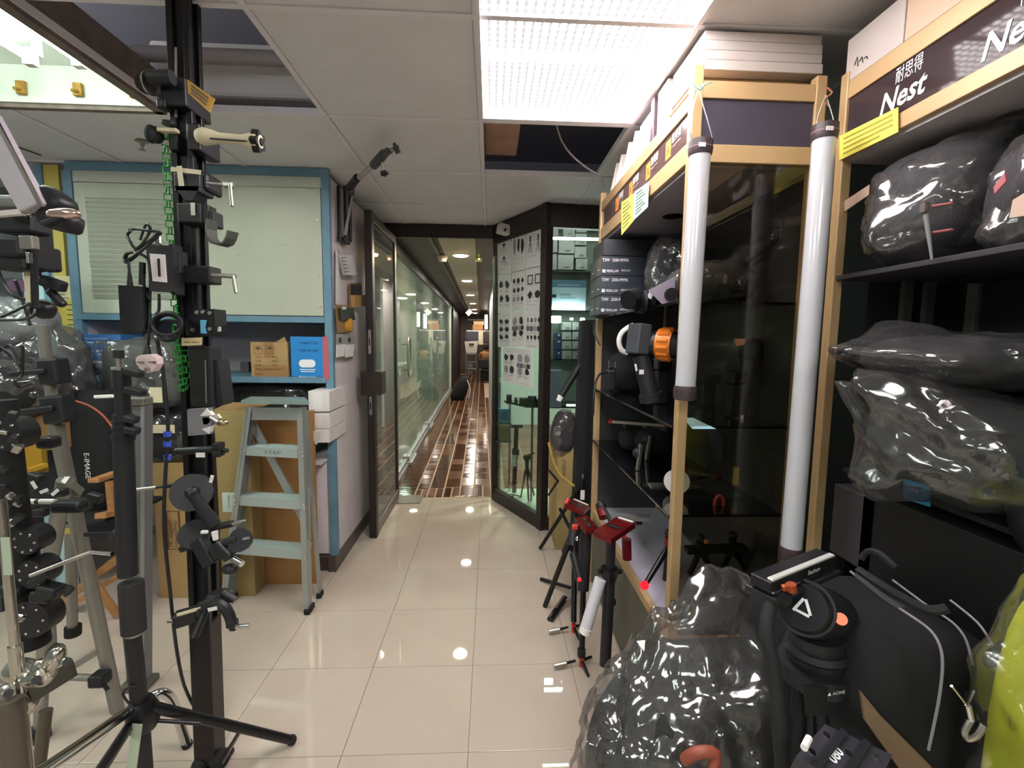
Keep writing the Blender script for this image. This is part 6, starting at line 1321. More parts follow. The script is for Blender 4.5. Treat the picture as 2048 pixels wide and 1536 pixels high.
# small light with bracket, left of the pole
t = thing('pocket_light', 'small black light panel with pale face held left of the pole', 'light', at_(322, 535, 1.58)); q = [at_(291, 487, 1.55), at_(345, 492, 1.57), at_(348, 584, 1.57), at_(300, 582, 1.55)]
MB().prism(q, (0, .025, 0)).build('body', M_black, t); m_ = MB().prism([at_(299, 507, 1.547), at_(329, 509, 1.56), at_(333, 565, 1.56), at_(305, 562, 1.547)], (0, .004, 0)); m_.build('face', mat('pale_panel', '#cfc7cb', rough=.35), t)
MB().prism([at_(314, 517, 1.545), at_(318, 517, 1.545), at_(320, 553, 1.545), at_(316, 553, 1.545)], (0, .004, 0)).build('slot', M_black, t); bx(t, 'bracket', 335, 486, 352, 590, 1.58, .05); bx(t, 'bracket_lug', 346, 500, 360, 548, 1.6, .05)
MB().box(at_(316, 482, 1.56), (.014, .006, .03)).build('mount', M_chrome, t)
t = thing('power_brick', 'black power brick hanging by its cable left of the pole', 'power supply', at_(264, 660, 1.55)); q = [at_(236, 570, 1.54), at_(284, 573, 1.54), at_(289, 660, 1.54), at_(241, 662, 1.54)]; MB().prism(q, (0, .035, 0)).build('body', M_black, t)
tb(t, 'cable_boot', 260, 572, 259, 546, .009, 1.555, None, M_black, .005); ppath('cable', [(259, 548, 1.555), (257, 525, 1.555), (252, 512, 1.56)], .004, M_cord, t)
t = thing('cable_bundle', 'tied bundle of black cable dangling above the power brick', 'cable', at_(275, 490, 1.55))
for a in ([(258, 460), (272, 458), (300, 462), (322, 466), (300, 480), (275, 498), (262, 486), (255, 470), (262, 462)], [(318, 464), (290, 490), (268, 512), (250, 520), (252, 508), (266, 505)], [(280, 480), (290, 452), (297, 450), (300, 462), (284, 488), (270, 500)], [(262, 505), (250, 512), (250, 524), (262, 520), (285, 500), (320, 468)], [(275, 506), (294, 516), (300, 540), (300, 600), (297, 680), (293, 712)], [(318, 588), (318, 620), (312, 628)], [(286, 548), (290, 580), (300, 600), (292, 595)]):
    MB().path([at_(u, v, 1.55+.01*(i % 2)) for i, (u, v) in enumerate(a)], .0042, n=8, sub=2).build('cable', M_cord, t, smooth=True)
tb(t, 'plug', 285, 525, 284, 570, .009, 1.56)
t = thing('cable_coil', 'round coil of thick black cable hanging beside the pole', 'cable', at_(335, 650, 1.55))
for r0, r1, du in ((28, 28, 0), (24, 20, 2), (30, 22, -1), (26, 26, 1)):
    MB().path([at_(335+du+r0*math.cos(a), 652+r1*math.sin(a)+4*du, 1.55+.008*du) for a in [2*math.pi*k/24 for k in range(24)]], .0048, n=8, closed=True).build('loop', M_cord, t, smooth=True)
t = thing('power_plug', 'pinkish white three-pin mains plug hanging on a black cable', 'plug', at_(292, 728, 1.53))
q = [at_(u, v, 1.52) for u, v in ((277, 711), (300, 708), (313, 716), (314, 728), (306, 742), (295, 746), (282, 740), (272, 727), (271, 717))]
MB().prism(q, (0, .03, 0)).build('body', mat('pink_plug', '#d9c3c4', rough=.4), t)
for (u, v, w_, h_) in ((281, 724, .016, .006), (305, 724, .016, .006), (295, 739, .006, .016)): MB().box(at_(u, v, 1.512), (w_*.7, .02, h_*.7)).build('pin', M_steel, t)
tb(t, 'cable_boot', 294, 710, 295, 690, .012, 1.535, None, M_cord, .006)
t = thing('long_cable', 'black cable with blue rings hanging down to the floor beside the pole', 'cable', P(388, 1422, z=0)); pts = [(314, 680, 1.56), (324, 730, 1.56), (332, 800, 1.56), (336, 860, 1.56), (332, 930, 1.55), (328, 1050, 1.54), (340, 1180, 1.56), (352, 1290, 1.60), (368, 1370, 1.66), (392, 1420, 1.70)]
ppath('cable', pts, .0055, M_cord, t)
for v in (868, 888, 915): MB().tube(at_(335, v-5, 1.56), at_(335, v+5, 1.56), .0115).build('blue_ring', mat('blue_ring', '#3550b8', rough=.4), t, smooth=True)
# lower devices on pole
t = thing('geared_head', 'black geared clamp head with blue label in the middle of the pole', 'clamp', at_(400, 645)); MB().prism([at_(368, 640, 1.60), at_(400, 618, 1.60), at_(428, 618, 1.60), at_(430, 650, 1.60), at_(426, 672, 1.60), at_(372, 672, 1.60)], (0, .07, 0)).build('body', M_blackm, t)
MB().prism([at_(401, 640, 1.598), at_(414, 640, 1.598), at_(411, 655, 1.598), at_(415, 667, 1.598), at_(402, 667, 1.598)], (0, -.002, 0)).build('blue_label', mat('sky_label', '#5aa7c9', rough=.5), t)
for (u, v) in ((394, 625), (406, 624), (420, 626), (385, 660), (420, 658)): MB().lathe(at_(u, v, 1.599), (0, -1, 0), [(0, .007), (.004, .006)], 10).build('screw', M_steel, t)
bx(t, 'white_tag', 430, 653, 442, 663, 1.62, .002, M_paper, .0)
MB().prism([at_(364, 676, 1.59), at_(405, 675, 1.59), at_(404, 690, 1.59), at_(364, 692, 1.59)], (0, -.002, 0)).build('beige_label', mat('beige_label2', '#cbb78c', rough=.6), t)
a = at_(368, 686, 1.587); text('4mm-20mm', 'lettering', M_print, t, a, EX, EZ, .007, fitw=.05)
t = thing('black_column_case', 'tall black box section clamped along the lower pole', 'case', at_(395, 810)); bx(t, 'body', 374, 692, 425, 815, 1.62, .07, M_matte); MB().prism([at_(425, 720, 1.64), at_(435, 720, 1.64), at_(446, 805, 1.64), at_(440, 812, 1.64), at_(416, 812, 1.64), at_(416, 720, 1.64)], (0, .07, 0)).build('pouch', M_black, t)
MB().bar(at_(411, 720, 1.615), at_(413, 806, 1.615), .004, .003, up=EY).build('steel_edge', M_steel, t)
t = thing('grey_clamp_plate', 'light grey clamp plate with silver triangles and a brass spigot', 'clamp', at_(400, 845)); q = [at_(374, 819, 1.60), at_(419, 816, 1.60), at_(421, 868, 1.60), at_(376, 872, 1.60)]; MB().prism(q, (0, .02, 0)).build('plate', mat('mid_grey_metal', '#858388', rough=.4, metal=.3), t)
MB().prism([at_(400, 832, 1.595), at_(413, 817, 1.595), at_(424, 831, 1.595)], (0, .02, 0)).build('triangle', M_paper, t); MB().prism([at_(403, 858, 1.595), at_(423, 852, 1.595), at_(418, 868, 1.595)], (0, .02, 0)).build('triangle', M_paper, t)
bx(t, 'arm', 402, 832, 424, 852, 1.6, .02, mat('mid_grey_metal', '#858388')); tb(t, 'spigot', 424, 836, 440, 846, .010, 1.6, 1.57, M_steel); MB().ball(at_(447, 845, 1.56), .013, (1.2, 1, .8)).build('brass_knob', mat('brass_nickel', '#a39578', rough=.3, metal=.9), t, smooth=True); tb(t, 'nut', 430, 832, 436, 840, .014, 1.6, None, M_steel, None, 6)
t = thing('bar_clamp', 'black bar clamp with star knob and white label across the pole', 'clamp', at_(400, 902)); tb(t, 'bar', 352, 903, 432, 898, .013, 1.61); star_knob(MB(), at_(430, 899, 1.61), (1, .1, 0), .026, .022, 4).build('star_knob', M_matte, t); tb(t, 'pin', 446, 899, 456, 902, .007, 1.61); MB().box(at_(401, 910, 1.593), (.03, .002, .016)).build('label', M_paper, t)
t = thing('disc_arm', 'black friction disc with a jointed arm and chrome spigot on the pole', 'clamp arm', at_(400, 985)); MB().tube(at_(383, 985, 1.60), at_(383, 985, 1.63), .063, n=30).build('disc', mat('disc_grey', '#26252a', rough=.5), t, smooth=True); MB().tube(at_(390, 983, 1.63), at_(390, 983, 1.66), .06, n=30).build('disc', M_black, t, smooth=True); MB().ball(at_(384, 985, 1.585), .022).build('hub', M_black, t)
tb(t, 'arm', 386, 990, 428, 1050, .016, 1.58, 1.60, None, .024); tb(t, 'shaft', 425, 1055, 465, 1047, .012, 1.6); tb(t, 'spigot', 465, 1048, 494, 1042, .008, 1.6, None, M_chrome); tb(t, 'side_rod', 350, 970, 335, 972, .008, 1.6); tb(t, 'silver_rod', 268, 980, 312, 975, .006, 1.58, 1.6, M_steel); tb(t, 'thin_rod', 312, 975, 336, 972, .0045, 1.6, None, M_black)
MB().box(at_(423, 958, 1.58), (.01, .004, .025), (0, .3, 0)).build('tag', M_paper, t)
t = thing('multi_clamp', 'black multi-jointed clamp with chrome bolts below the friction disc', 'clamp', at_(420, 1090)); MB().tube(at_(388, 1067, 1.58), at_(392, 1073, 1.6), .05, .045, 20).build('half_disc', M_black, t, smooth=True); tb(t, 'half_disc_lower', 382, 1084, 386, 1092, .04, 1.6)
MB().bar(at_(395, 1078, 1.57), at_(425, 1128, 1.56), .045, .04, up=EY, bev=.006).build('jaw', M_black, t); MB().bar(at_(432, 1085, 1.56), at_(462, 1115, 1.55), .035, .035, up=EY, bev=.006).build('jaw', M_black, t)
tb(t, 'bolt', 462, 1116, 484, 1128, .011, 1.55, 1.53, M_chrome); MB().tube(at_(478, 1080, 1.55), at_(486, 1080, 1.57), .04, .036, 12).build('hand_wheel', M_black, t); tb(t, 'threaded_pin', 486, 1078, 500, 1075, .005, 1.55, None, M_chrome); tb(t, 'link', 450, 1085, 475, 1078, .014, 1.56)
MB().prism([at_(422, 1065, 1.545), at_(433, 1063, 1.545), at_(434, 1080, 1.545), at_(426, 1082, 1.545)], (0, .01, 0)).build('tag', M_paper, t); MB().box(at_(409, 1064, 1.55), (.02, .01, .008)).build('tag', M_paper, t); MB().ball(at_(459, 1138, 1.55), .022, (1.2, .8, .8)).build('lever_end', M_black, t)
t = thing('c_clamp', 'lowest black claw clamp with chrome pin near the foot of the pole', 'clamp', at_(410, 1225)); MB().bar(at_(350, 1240, 1.56), at_(398, 1226, 1.58), .05, .045, up=EZ, bev=.006).build('jaw', M_black, t); MB().bar(at_(354, 1230, 1.545), at_(402, 1216, 1.545), .004, .010, up=EZ).build('pale_strip', M_cr, t)
tb(t, 'leg', 412, 1218, 388, 1275, .012, 1.57, 1.53, M_black, .014); MB().path([at_(u, v, 1.56) for u, v in ((400, 1215), (430, 1205), (452, 1218), (462, 1240), (463, 1252))], .018, sub=2).build('claw', M_black, t, smooth=True)
bx(t, 'claw_end', 456, 1245, 470, 1264, 1.55, .03); tb(t, 'chrome_pin', 464, 1254, 499, 1252, .008, 1.56, None, M_chrome); tb(t, 'rod', 336, 1243, 352, 1242, .006, 1.56, None, M_steel); MB().ball(at_(440, 1195, 1.6), .04, (1.2, 1, .7)).build('joint', M_black, t); tb(t, 'pin', 445, 1185, 470, 1200, .012, 1.58); MB().box(at_(425, 1218, 1.54), (.03, .003, .012), (0, -.2, 0)).build('tag', M_paper, t)

# ================================================================== BLACK LIGHT STAND IN FRONT (Y about 1.45) AND ITS LEGS
YL = 1.45
ls = thing('light_stand', 'black crank light stand with sloping legs in the left foreground', 'stand', P(297, 1560, Y=YL))
def lt(nm, u0, v0, u1, v1, r, Y0=YL, Y1=None, m_=None, r2=None, n=18, par=None): return MB().tube(P(u0, v0, Y=Y0), P(u1, v1, Y=Y0 if Y1 is None else Y1), r, r2, n).build(nm, m_ or M_black, par or ls, smooth=True)
lt('socket', 242, 735, 244, 778, .024); lt('socket_rim', 242, 735, 242, 739, .0245, m_=M_chrome); lt('cap', 237, 700, 237, 716, .014); lt('pin', 238, 716, 239, 737, .008, m_=M_steel)
lt('upper_tube', 244, 778, 247, 830, .020); lt('collar', 246, 828, 247, 868, .026); lt('collar', 247, 868, 247, 880, .030); lt('main_tube', 247, 880, 256, 1150, .027)
for v in (842, 856, 872): lt('ring', 247, v, 247, v+2, .031, m_=M_blackm)
for (v, dx) in ((745, 30), (782, 34), (838, 22), (860, 24)):
    MB().box(P(250+dx*.6, v, Y=YL-.02), (dx/933*1.45, .03, .022), (0, .25, 0), bev=.006).build('lever', M_black, ls)
lt('sleeve', 262, 1165, 268, 1262, .034, m_=mat('rubber_sleeve', '#222022', rough=.7)); lt('sleeve_ring', 267, 1262, 267, 1268, .026, m_=M_steel); lt('lower_tube', 264, 1262, 280, 1420, .024, YL, YL); lt('tube_to_floor', 280, 1420, 297, 1650, .024, YL, YL)
MB().bar(P(168, 1069, Y=YL), P(235, 1068, Y=YL), .006, .014, bev=.002).build('crank_lever', M_matte, ls); lt('crank_mount', 228, 1060, 240, 1075, .02)
lt('tie_rod', 60, 1152, 182, 1104, .006, 1.4, 1.45, M_steel); lt('tie_rod', 182, 1104, 224, 1108, .006, 1.45, 1.44, M_chrome); lt('rod_grip', 60, 1170, 98, 1145, .011, 1.42)
hub = P(285, 1425, Y=YL)
MB().lathe(hub+V((0, 0, -.055)), (0, 0, 1), [(0, .035), (.02, .045), (.07, .045), (.10, .032)], 20).build('hub', M_blackm, ls, smooth=True)
def leg(nm, a, b, r, m_): return MB().tube(a, b, r, n=14).build(nm, m_, ls, smooth=True)
leg('leg', hub+V((.03, 0, .02)), P(583, 1480, z=.018), .017, M_blackm); MB().ball(P(583, 1480, z=.018), .02).build('foot', M_matte, ls)
leg('leg', hub+V((-.03, -.02, .02)), P(60, 1560, Y=1.05), .016, M_chrome); leg('leg', hub+V((-.02, -.03, -.02)), P(150, 1620, Y=1.0), .015, M_blackm)
leg('brace', P(478, 1465, z=.10)+V((0, 0, 0)), P(440, 1530, Y=1.5), .008, M_blackm); leg('brace', P(296, 1440, Y=YL), P(400, 1447, Y=1.5), .006, M_blackm)
MB().bar(P(275, 1448, Y=YL-.05), P(262, 1545, Y=YL-.07), .03, .002, up=EY).build('green_label', mat('pale_green_label', '#a8b5a0', rough=.6), ls)
ppath('cord_loop', [(270, 1418, YL-.03), (252, 1400, YL-.03), (246, 1385, YL-.03), (258, 1375, YL-.03), (275, 1372, YL-.02)], .0035, M_cord, ls)
# grey aluminium post behind
gp = thing('aluminium_post', 'square grey aluminium post standing behind the black light stand', 'post', P(278, 1375, z=0))
a = P(279, 1372, z=0); tz = P(265, 810, Y=a.y).z; xt = P(279, 815, Y=a.y).x
MB().bar((a.x, a.y, .002), (xt, a.y, tz), .085, .05, up=EY, bev=.003).build('profile', mat('grey_alu', '#77777a', rough=.4, metal=.5), gp)
MB().bar((a.x+.036, a.y-.03, .02), (xt+.036, a.y-.03, tz), .014, .006, up=EY).build('bright_edge', M_alu, gp); MB().cb(a.x-.06, a.x+.06, a.y-.05, a.y+.05, 0, .03, bev=.004).build('base_cap', mat('base_green_grey', '#56584f', rough=.5), gp)
MB().box((xt+.0, a.y-.01, tz+.02), (.10, .06, .035), bev=.006).build('top_block', M_steel, gp)
# chrome bent leg
cl = thing('bent_chrome_leg', 'bent chrome stand leg ending on the floor near the pole foot', 'stand leg', P(378, 1493, z=0)); MB().path([P(292, 1410, Y=1.75), P(310, 1390, Y=1.75), P(330, 1387, Y=1.77), P(345, 1402, Y=1.79), P(356, 1435, Y=1.8), P(374, 1488, z=.012)], .018, n=14, sub=2).build('tube', M_chrome, cl, smooth=True); MB().tube(P(372, 1484, z=.02), P(376, 1492, z=.002), .019).build('foot', M_matte, cl)

# ================================================================== SILVER CRANK STAND ON THE LEFT
ss = thing('silver_stand', 'large silver crank stand with black collars and strut legs at the left', 'stand', P(140, 1400, z=0))
M_sil = mat('dull_silver', '#8f8c86', rough=.38, metal=.6, bump=.02)
def st(nm, a, b, r, m_=None, r2=None, par=None): return MB().tube(a, b, r, r2, 16).build(nm, m_ or M_sil, par or ss, smooth=True)
A = P(84, 650, Y=1.9); B = P(234, 1418, z=.01)
st('main_leg', A, P(112, 850, Y=1.92), .019); st('main_leg', P(112, 850, Y=1.92), B, .026)
for (u0, v0, u1, v1, w_) in ((104, 716, 112, 768, .075), (112, 790, 124, 845, .085)):
    MB().bar(P(u0, v0, Y=1.9), P(u1, v1, Y=1.9), w_, .07, up=EY, bev=.01).build('black_collar', M_black, ss)
MB().bar(P(38, 824, Y=1.86), P(108, 816, Y=1.86), .02, .022, bev=.006).build('lever', M_black, ss); MB().bar(P(20, 748, Y=1.86), P(90, 742, Y=1.86), .02, .02, bev=.006).build('lever', M_black, ss)
st('side_leg', P(130, 960, Y=1.8), P(88, 1190, Y=1.85), .026); st('side_leg', P(92, 1190, Y=1.85), P(80, 1462, z=.03), .022); f_ = P(80, 1478, z=.002); st('rubber_boot', f_, f_+V((0, 0, .05)), .035, M_matte)
st('rear_leg', P(140, 1050, Y=2.3), P(145, 1255, Y=2.3), .022); st('rubber_boot', P(146, 1270, Y=2.3), P(146, 1252, Y=2.3), .034, M_matte); MB().box(P(133, 1062, Y=2.26), (.05, .002, .03)).build('yellow_label', mat('mustard', '#b89a4a'), ss)
st('rear_leg', P(88, 1050, Y=2.2), P(100, 1290, Y=2.1), .024)
MB().bar(P(142, 1336, Y=1.9), P(220, 1288, Y=1.97), .004, .026, up=EZ).build('spreader', M_sil, ss); MB().bar(P(130, 960, Y=1.79), P(160, 985, Y=1.85), .02, .03, up=EZ).build('joint_bracket', M_sil, ss)
st('cross_tube', P(110, 1352, Y=1.88), P(185, 1356, Y=1.92), .014); MB().box(P(200, 1357, Y=1.92), (.06, .06, .05), bev=.008).build('tube_clamp', M_black, ss); tb(ss, 'clamp_pin', 208, 1370, 216, 1380, .008, 1.9)
MB().box(P(150, 1010, Y=1.86), (.09, .06, .05), bev=.01).build('joint_block', M_black, ss)
MB().path([P(110, 1190, Y=1.8), P(125, 1178, Y=1.8), P(140, 1185, Y=1.8)], .02, sub=1).build('black_clip', M_black, ss)
# chrome boom stand nearest the camera, left edge
cs = thing('chrome_stand', 'polished chrome stand with cast joints at the left edge in front', 'stand', P(60, 1640, Y=1.3))
M_chr2 = mat('worn_chrome', '#b5b1a8', rough=.2, metal=.95)
st('chrome_tube', P(2, 1000, Y=1.3), P(30, 1290, Y=1.3), .012, M_chr2, par=cs); st('chrome_tube', P(30, 1290, Y=1.3), P(62, 1620, Y=1.3), .016, M_chr2, par=cs)
for (u, v, r, s) in ((36, 1395, .05, (1.2, .8, .9)), (48, 1345, .04, (1.3, .8, .8)), (84, 1345, .035, (1, .7, 1.2)), (20, 1425, .03, (1.6, .8, .7)), (108, 1318, .028, (.8, .8, 1.6))):
    smooth(soft(P(u, v, Y=1.32), (r*2*s[0], r*2*s[1], r*2*s[2]), (0, .5, 0), u, 2.4, .05, 3, 3).build('cast_joint', M_chr2, cs))
MB().path([P(50, 1360, Y=1.3), P(80, 1345, Y=1.3), P(105, 1325, Y=1.33), P(122, 1305, Y=1.36), P(112, 1295, Y=1.38), P(100, 1310, Y=1.35)], .014, sub=2).build('cast_arm', M_chr2, cs, smooth=True)
MB().bar(P(60, 1390, Y=1.3), P(150, 1335, Y=1.4), .05, .006, up=EY).build('cast_plate', M_chr2, cs)
for (u, v) in ((70, 1358), (14, 1385), (132, 1322)): MB().tube(P(u, v, Y=1.27), P(u+3, v+2, Y=1.25), .011, n=12).build('bolt', M_chrome, cs)
st('side_tube', P(0, 1355, Y=1.35), P(50, 1350, Y=1.36), .016, M_sil, par=cs)
st('leg_tube', P(20, 1400, Y=1.25), P(38, 1640, Y=1.2), .03, mat('taupe_tube', '#5f564c', rough=.4, metal=.4), par=cs); st('leg_tube', P(92, 1420, Y=1.5), P(70, 1600, Y=1.45), .018, MATS['taupe_tube'], par=cs)
# black geared column at the left edge
gc = thing('geared_column', 'black geared column with knobs and round motor housings at the left edge', 'stand', P(50, 1300, Y=1.5))
YG = 1.5
lt('column', 6, 800, 40, 1090, .034, YG, None, M_matte, par=gc); lt('column', 38, 1090, 66, 1290, .045, YG, None, M_matte, par=gc)
rg2 = random.Random(5)
for (u, v, r) in ((10, 870, .05), (62, 1150, .045), (58, 1240, .06), (50, 1085, .04)):
    c = P(u, v, Y=YG-.05); MB().tube(c, c+V((.0, .06, 0)), r, n=24).build('motor_housing', M_black, gc, smooth=True)
    for k in range(7):
        a = 2*math.pi*k/7; MB().lathe(c+V((r*.75*math.cos(a), -.001, r*.75*math.sin(a))), (0, -1, 0), [(0, .005), (.003, .004)], 8).build('screw', M_chrome, gc)
for (u, v) in ((90, 1190), (102, 1180), (30, 1180)): MB().box(P(u, v, Y=YG-.04), (.06, .05, .035), (0, rg2.uniform(-.5, .5), 0), bev=.008).build('lever', M_black, gc)
MB().ball(P(40, 1235, Y=YG-.11), .014).build('chrome_cap', M_chrome, gc)
for (u0, v0, u1, v1) in ((10, 1075, 16, 1150), ): MB().bar(P(u0, v0, Y=1.28), P(u1, v1, Y=1.28), .022, .002, up=EY).build('pale_label', mat('pale_green_label', '#a8b5a0'), gc)
for k in range(14): MB().box(P(rg2.uniform(4, 40), rg2.uniform(830, 1060), Y=YG-.05), (.02, .02, rg2.uniform(.01, .03)), (rg2.uniform(0, 1),)*3, bev=.003).build('fitting', [M_black, M_steel, M_black][k % 3], gc)
t = thing('pale_rod', 'pale round rod sticking right from the geared column, upper one', 'rod', P(55, 883, Y=1.6)); tb(t, 'rod', 24, 883, 86, 882, .009, 1.6, None, M_wbox); MB().box(P(98, 884, Y=1.6), (.05, .05, .04), bev=.01).build('clamp', M_black, t)
t = thing('pale_rod', 'pale round rod sticking right from the geared column, lower one', 'rod', P(75, 1003, Y=1.6)); tb(t, 'rod', 44, 1003, 110, 1003, .009, 1.6, None, M_wbox); tb(t, 'joint', 74, 1003, 80, 1003, .011, 1.6); MB().box(P(140, 1012, Y=1.6), (.10, .05, .04), bev=.012).build('clamp', M_black, t)
t = thing('small_bracket', 'cluster of small black brackets with white tags behind the silver leg', 'bracket', P(75, 980, Y=1.75))
for (u, v, r) in ((70, 955, .3), (62, 975, -.4), (95, 990, .2), (120, 985, -.1), (190, 995, .3), (80, 1025, 0)): MB().box(P(u, v, Y=1.75), (.05, .03, .03), (0, r, 0), bev=.006).build('bracket', M_black, t)
for (u, v, r) in ((68, 970, 1.1), (88, 982, -.4), (110, 985, -.7)): MB().box(P(u, v, Y=1.73), (.03, .003, .012), (0, r, 0)).build('tag', M_paper, t)

# ================================================================== UPPER LEFT: LAMP ARM AND CLUTTER
ua = thing('lamp_yoke', 'thick pale aluminium yoke arm slanting down from the left edge', 'arm', P(30, 340, Y=1.2))
M_yk = mat('pale_alu_yoke', '#c4bdc8', rough=.35, metal=.3)
MB().bar(P(-30, 235, Y=1.2), P(70, 418, Y=1.2), .055, .03, up=EY, bev=.004).build('arm', M_yk, ua); MB().bar(P(-8, 240, Y=1.18), P(84, 415, Y=1.18), .008, .006, up=EY).build('edge', M_chrome, ua)
MB().bar(P(-40, 405, Y=1.22), P(66, 408, Y=1.22), .05, .03, up=EZ, bev=.01).build('crosspiece', mat('grey_yoke', '#7f827f', rough=.4, metal=.4), ua); MB().bar(P(-40, 432, Y=1.2), P(48, 424, Y=1.2), .014, .012).build('bright_slot', M_wbox, ua)
bh = thing('ball_lock', 'black ball lock with pinkish silver flip lever at the end of the yoke', 'clamp', P(115, 425, Y=1.2)); smooth(soft(P(108, 410, Y=1.24), (.075, .07, .07), (0, .7, 0), 91, 4, .02, 3, 3).build('body', M_black, bh)); smooth(soft(P(122, 442, Y=1.24), (.085, .06, .05), (0, .3, 0), 94, 4, .03, 3, 3).build('body', M_black, bh))
smooth(soft(P(128, 428, Y=1.17), (.075, .03, .024), (0, -.05, 0), 92, 2.5, .02, 3, 3).build('lever', mat('rosy_steel', '#c9b1a6', rough=.2, metal=.8), bh)); MB().box(P(110, 442, Y=1.17), (.05, .02, .012), (0, -.35, 0), bev=.003).build('pin', M_black, bh)
dk = thing('black_lamp_head', 'black lamp housing and bracket hanging under the pale yoke', 'lamp', P(40, 500, Y=1.3))
for (u0, v0, u1, v1, Y_) in ((-20, 425, 62, 465, 1.28), (-20, 472, 40, 512, 1.28), (-20, 500, 52, 540, 1.3), (50, 440, 74, 540, 1.32), (60, 490, 88, 540, 1.34)): bx(dk, 'housing', u0, v0, u1, v1, Y_, .06, M_black, .008)
bx(dk, 'steel_clamp', 36, 470, 66, 498, 1.26, .02, M_steel, .003); bx(dk, 'bright_pin', 50, 503, 58, 526, 1.26, .012, M_chrome, .002); MB().tube(P(66, 420, Y=1.3), P(70, 610, Y=1.32), .008).build('stem', M_matte, dk); MB().box(P(60, 560, Y=1.34), (.03, .002, .12)).build('pale_strip', M_cr, dk)
MB().bar(P(85, 560, Y=1.36), P(128, 575, Y=1.36), .03, .03, bev=.006).build('bracket', M_black, dk); MB().bar(P(98, 580, Y=1.36), P(128, 612, Y=1.36), .02, .02, up=EY, bev=.006).build('bracket', M_black, dk); smooth(soft(P(85, 618, Y=1.4), (.055, .05, .05), (0, .4, 0), seed=93, power=3).build('ball_joint', M_black, dk))
cbs = thing('hanging_cables', 'tangle of thin black cables across the left edge', 'cable', P(40, 620, Y=1.35))
for a in ([(-10, 520), (5, 560), (28, 592), (60, 600)], [(0, 634), (30, 622), (70, 604), (98, 608)], [(-5, 640), (40, 640), (66, 632), (70, 620)], [(78, 540), (90, 575), (115, 610)], [(-5, 690), (30, 720), (40, 745)], [(45, 690), (44, 750), (30, 760), (40, 775), (66, 765)], [(-5, 705), (20, 690), (40, 730)], [(30, 560), (45, 600), (60, 650)]): MB().path([P(u, v, Y=1.34+.02*(i % 2)) for i, (u, v) in enumerate(a)], .004, n=7, sub=2).build('cable', M_cord, cbs, smooth=True)
tag(MB().cb(P(15, 570, Y=2.6).x, P(50, 570, Y=2.6).x, 2.6, 2.62, P(30, 582, Y=2.6).z, P(30, 560, Y=2.6).z).build('purple_card', mat('purple_card', '#4a2c4c')), 'small dark purple card among the clutter at the left', 'card')
t = thing('blue_glass_case', 'light blue framed case standing behind the left clutter', 'case', P(60, 560, Y=3.0)); MB().cb(P(40, 500, Y=3.0).x, P(96, 500, Y=3.0).x, 3.0, 3.03, 0, P(60, 520, Y=3.0).z, bev=.004).build('panel', mat('pale_cyan', '#a8c9cf', rough=.4), t); MB().cb(P(84, 500, Y=2.99).x, P(96, 500, Y=2.99).x, 2.98, 3.0, P(60, 640, Y=3.0).z, P(60, 470, Y=3.0).z).build('frame', M_blue, t)
# shelf and wrapped goods behind, at the left
sh = thing('left_shelf_rack', 'dark shelf rack with wrapped goods at the far left', 'shelf', (-2.9, 2.9, 0))
x0, x1 = -3.6, P(100, 700, Y=3.2).x
for z in (.55, 1.20, 1.62): MB().cb(x0, x1, 2.75, 3.2, z-.02, z).build('board', mat('shelf_board_dark', '#3a3f41', rough=.5), sh)
for x in (x0, x1-.03): MB().cb(x, x+.03, 2.76, 2.79, 0, 2.0).build('post', mat('shelf_board_dark', '#3a3f41'), sh)
MB().cb(x0, x1, 3.19, 3.2, 0, 2.0).build('back_panel', mat('shelf_back', '#30353a', rough=.7), sh)
M_gw = mat('grey_bag', '#7d8486', rough=.6, bump=.2, bs=50)
wrapped('wrapped_bag', 'silvery wrapped bundle on the left shelf under the hanging cables', 'bag', P(20, 650, Y=2.7), (.42, .3, .30), seed=95, fab=M_gw, ridge=.08)
wrapped('wrapped_bag', 'dark wrapped bundle bulging behind the silver stand at the left', 'bag', P(85, 745, Y=2.75), (.46, .3, .50), seed=96, fab=mat('dim_bundle', '#3f4446', rough=.6), ridge=.09)
wrapped('wrapped_bag', 'low wrapped black bundle at the left edge below the silvery one', 'bag', P(10, 770, Y=2.5), (.5, .35, .34), seed=97, fab=M_fab, ridge=.08)
wrapped('wrapped_bag', 'grey hooded bag in clear plastic standing between blue box and pole', 'bag', P(295, 748, Y=2.95), (.44, .2, .40), seed=98, fab=mat('hood_grey', '#4b4e4c', rough=.7, bump=.2, bs=60), power=4.5, ears=(((-1, 0, .5), .09, 8), ((.2, 0, 1), .05, 10)), ridge=.05)
t = MB().box(P(312, 790, Y=2.80), (.07, .002, .09)).build('cream_label', M_cr); tag(t, 'cream square label on the grey hooded bag', 'label')
wrapped('wrapped_bag', 'dark flat bag in shiny film lying on the tall left carton', 'bag', P(352, 870, Y=3.0), (.46, .26, .30), seed=99, fab=M_fab, ridge=.04, power=4)
t = MB().box(P(325, 858, Y=2.83), (.14, .002, .05)).build('beige_label', M_cr); tag(t, 'beige strip label on the flat dark bag on the tall carton', 'label')
t = thing('soft_backpack', 'large black padded bag with orange piping on the wooden folding chair', 'bag', (-2.35, 2.7, .55))
smooth(soft(P(172, 905, Y=2.72), (.44, .30, .72), (0, 0, 0), 101, 4, .03, 2, 4).build('bag', M_fab, t)); Yb_ = 2.50
MB().path([P(u, v, Y=2.545) for u, v in ((142, 800), (165, 806), (185, 815), (205, 830), (218, 845), (227, 858))], .005, sub=2).build('orange_piping', mat('orange_piping', '#a8543c', rough=.5), t, smooth=True)
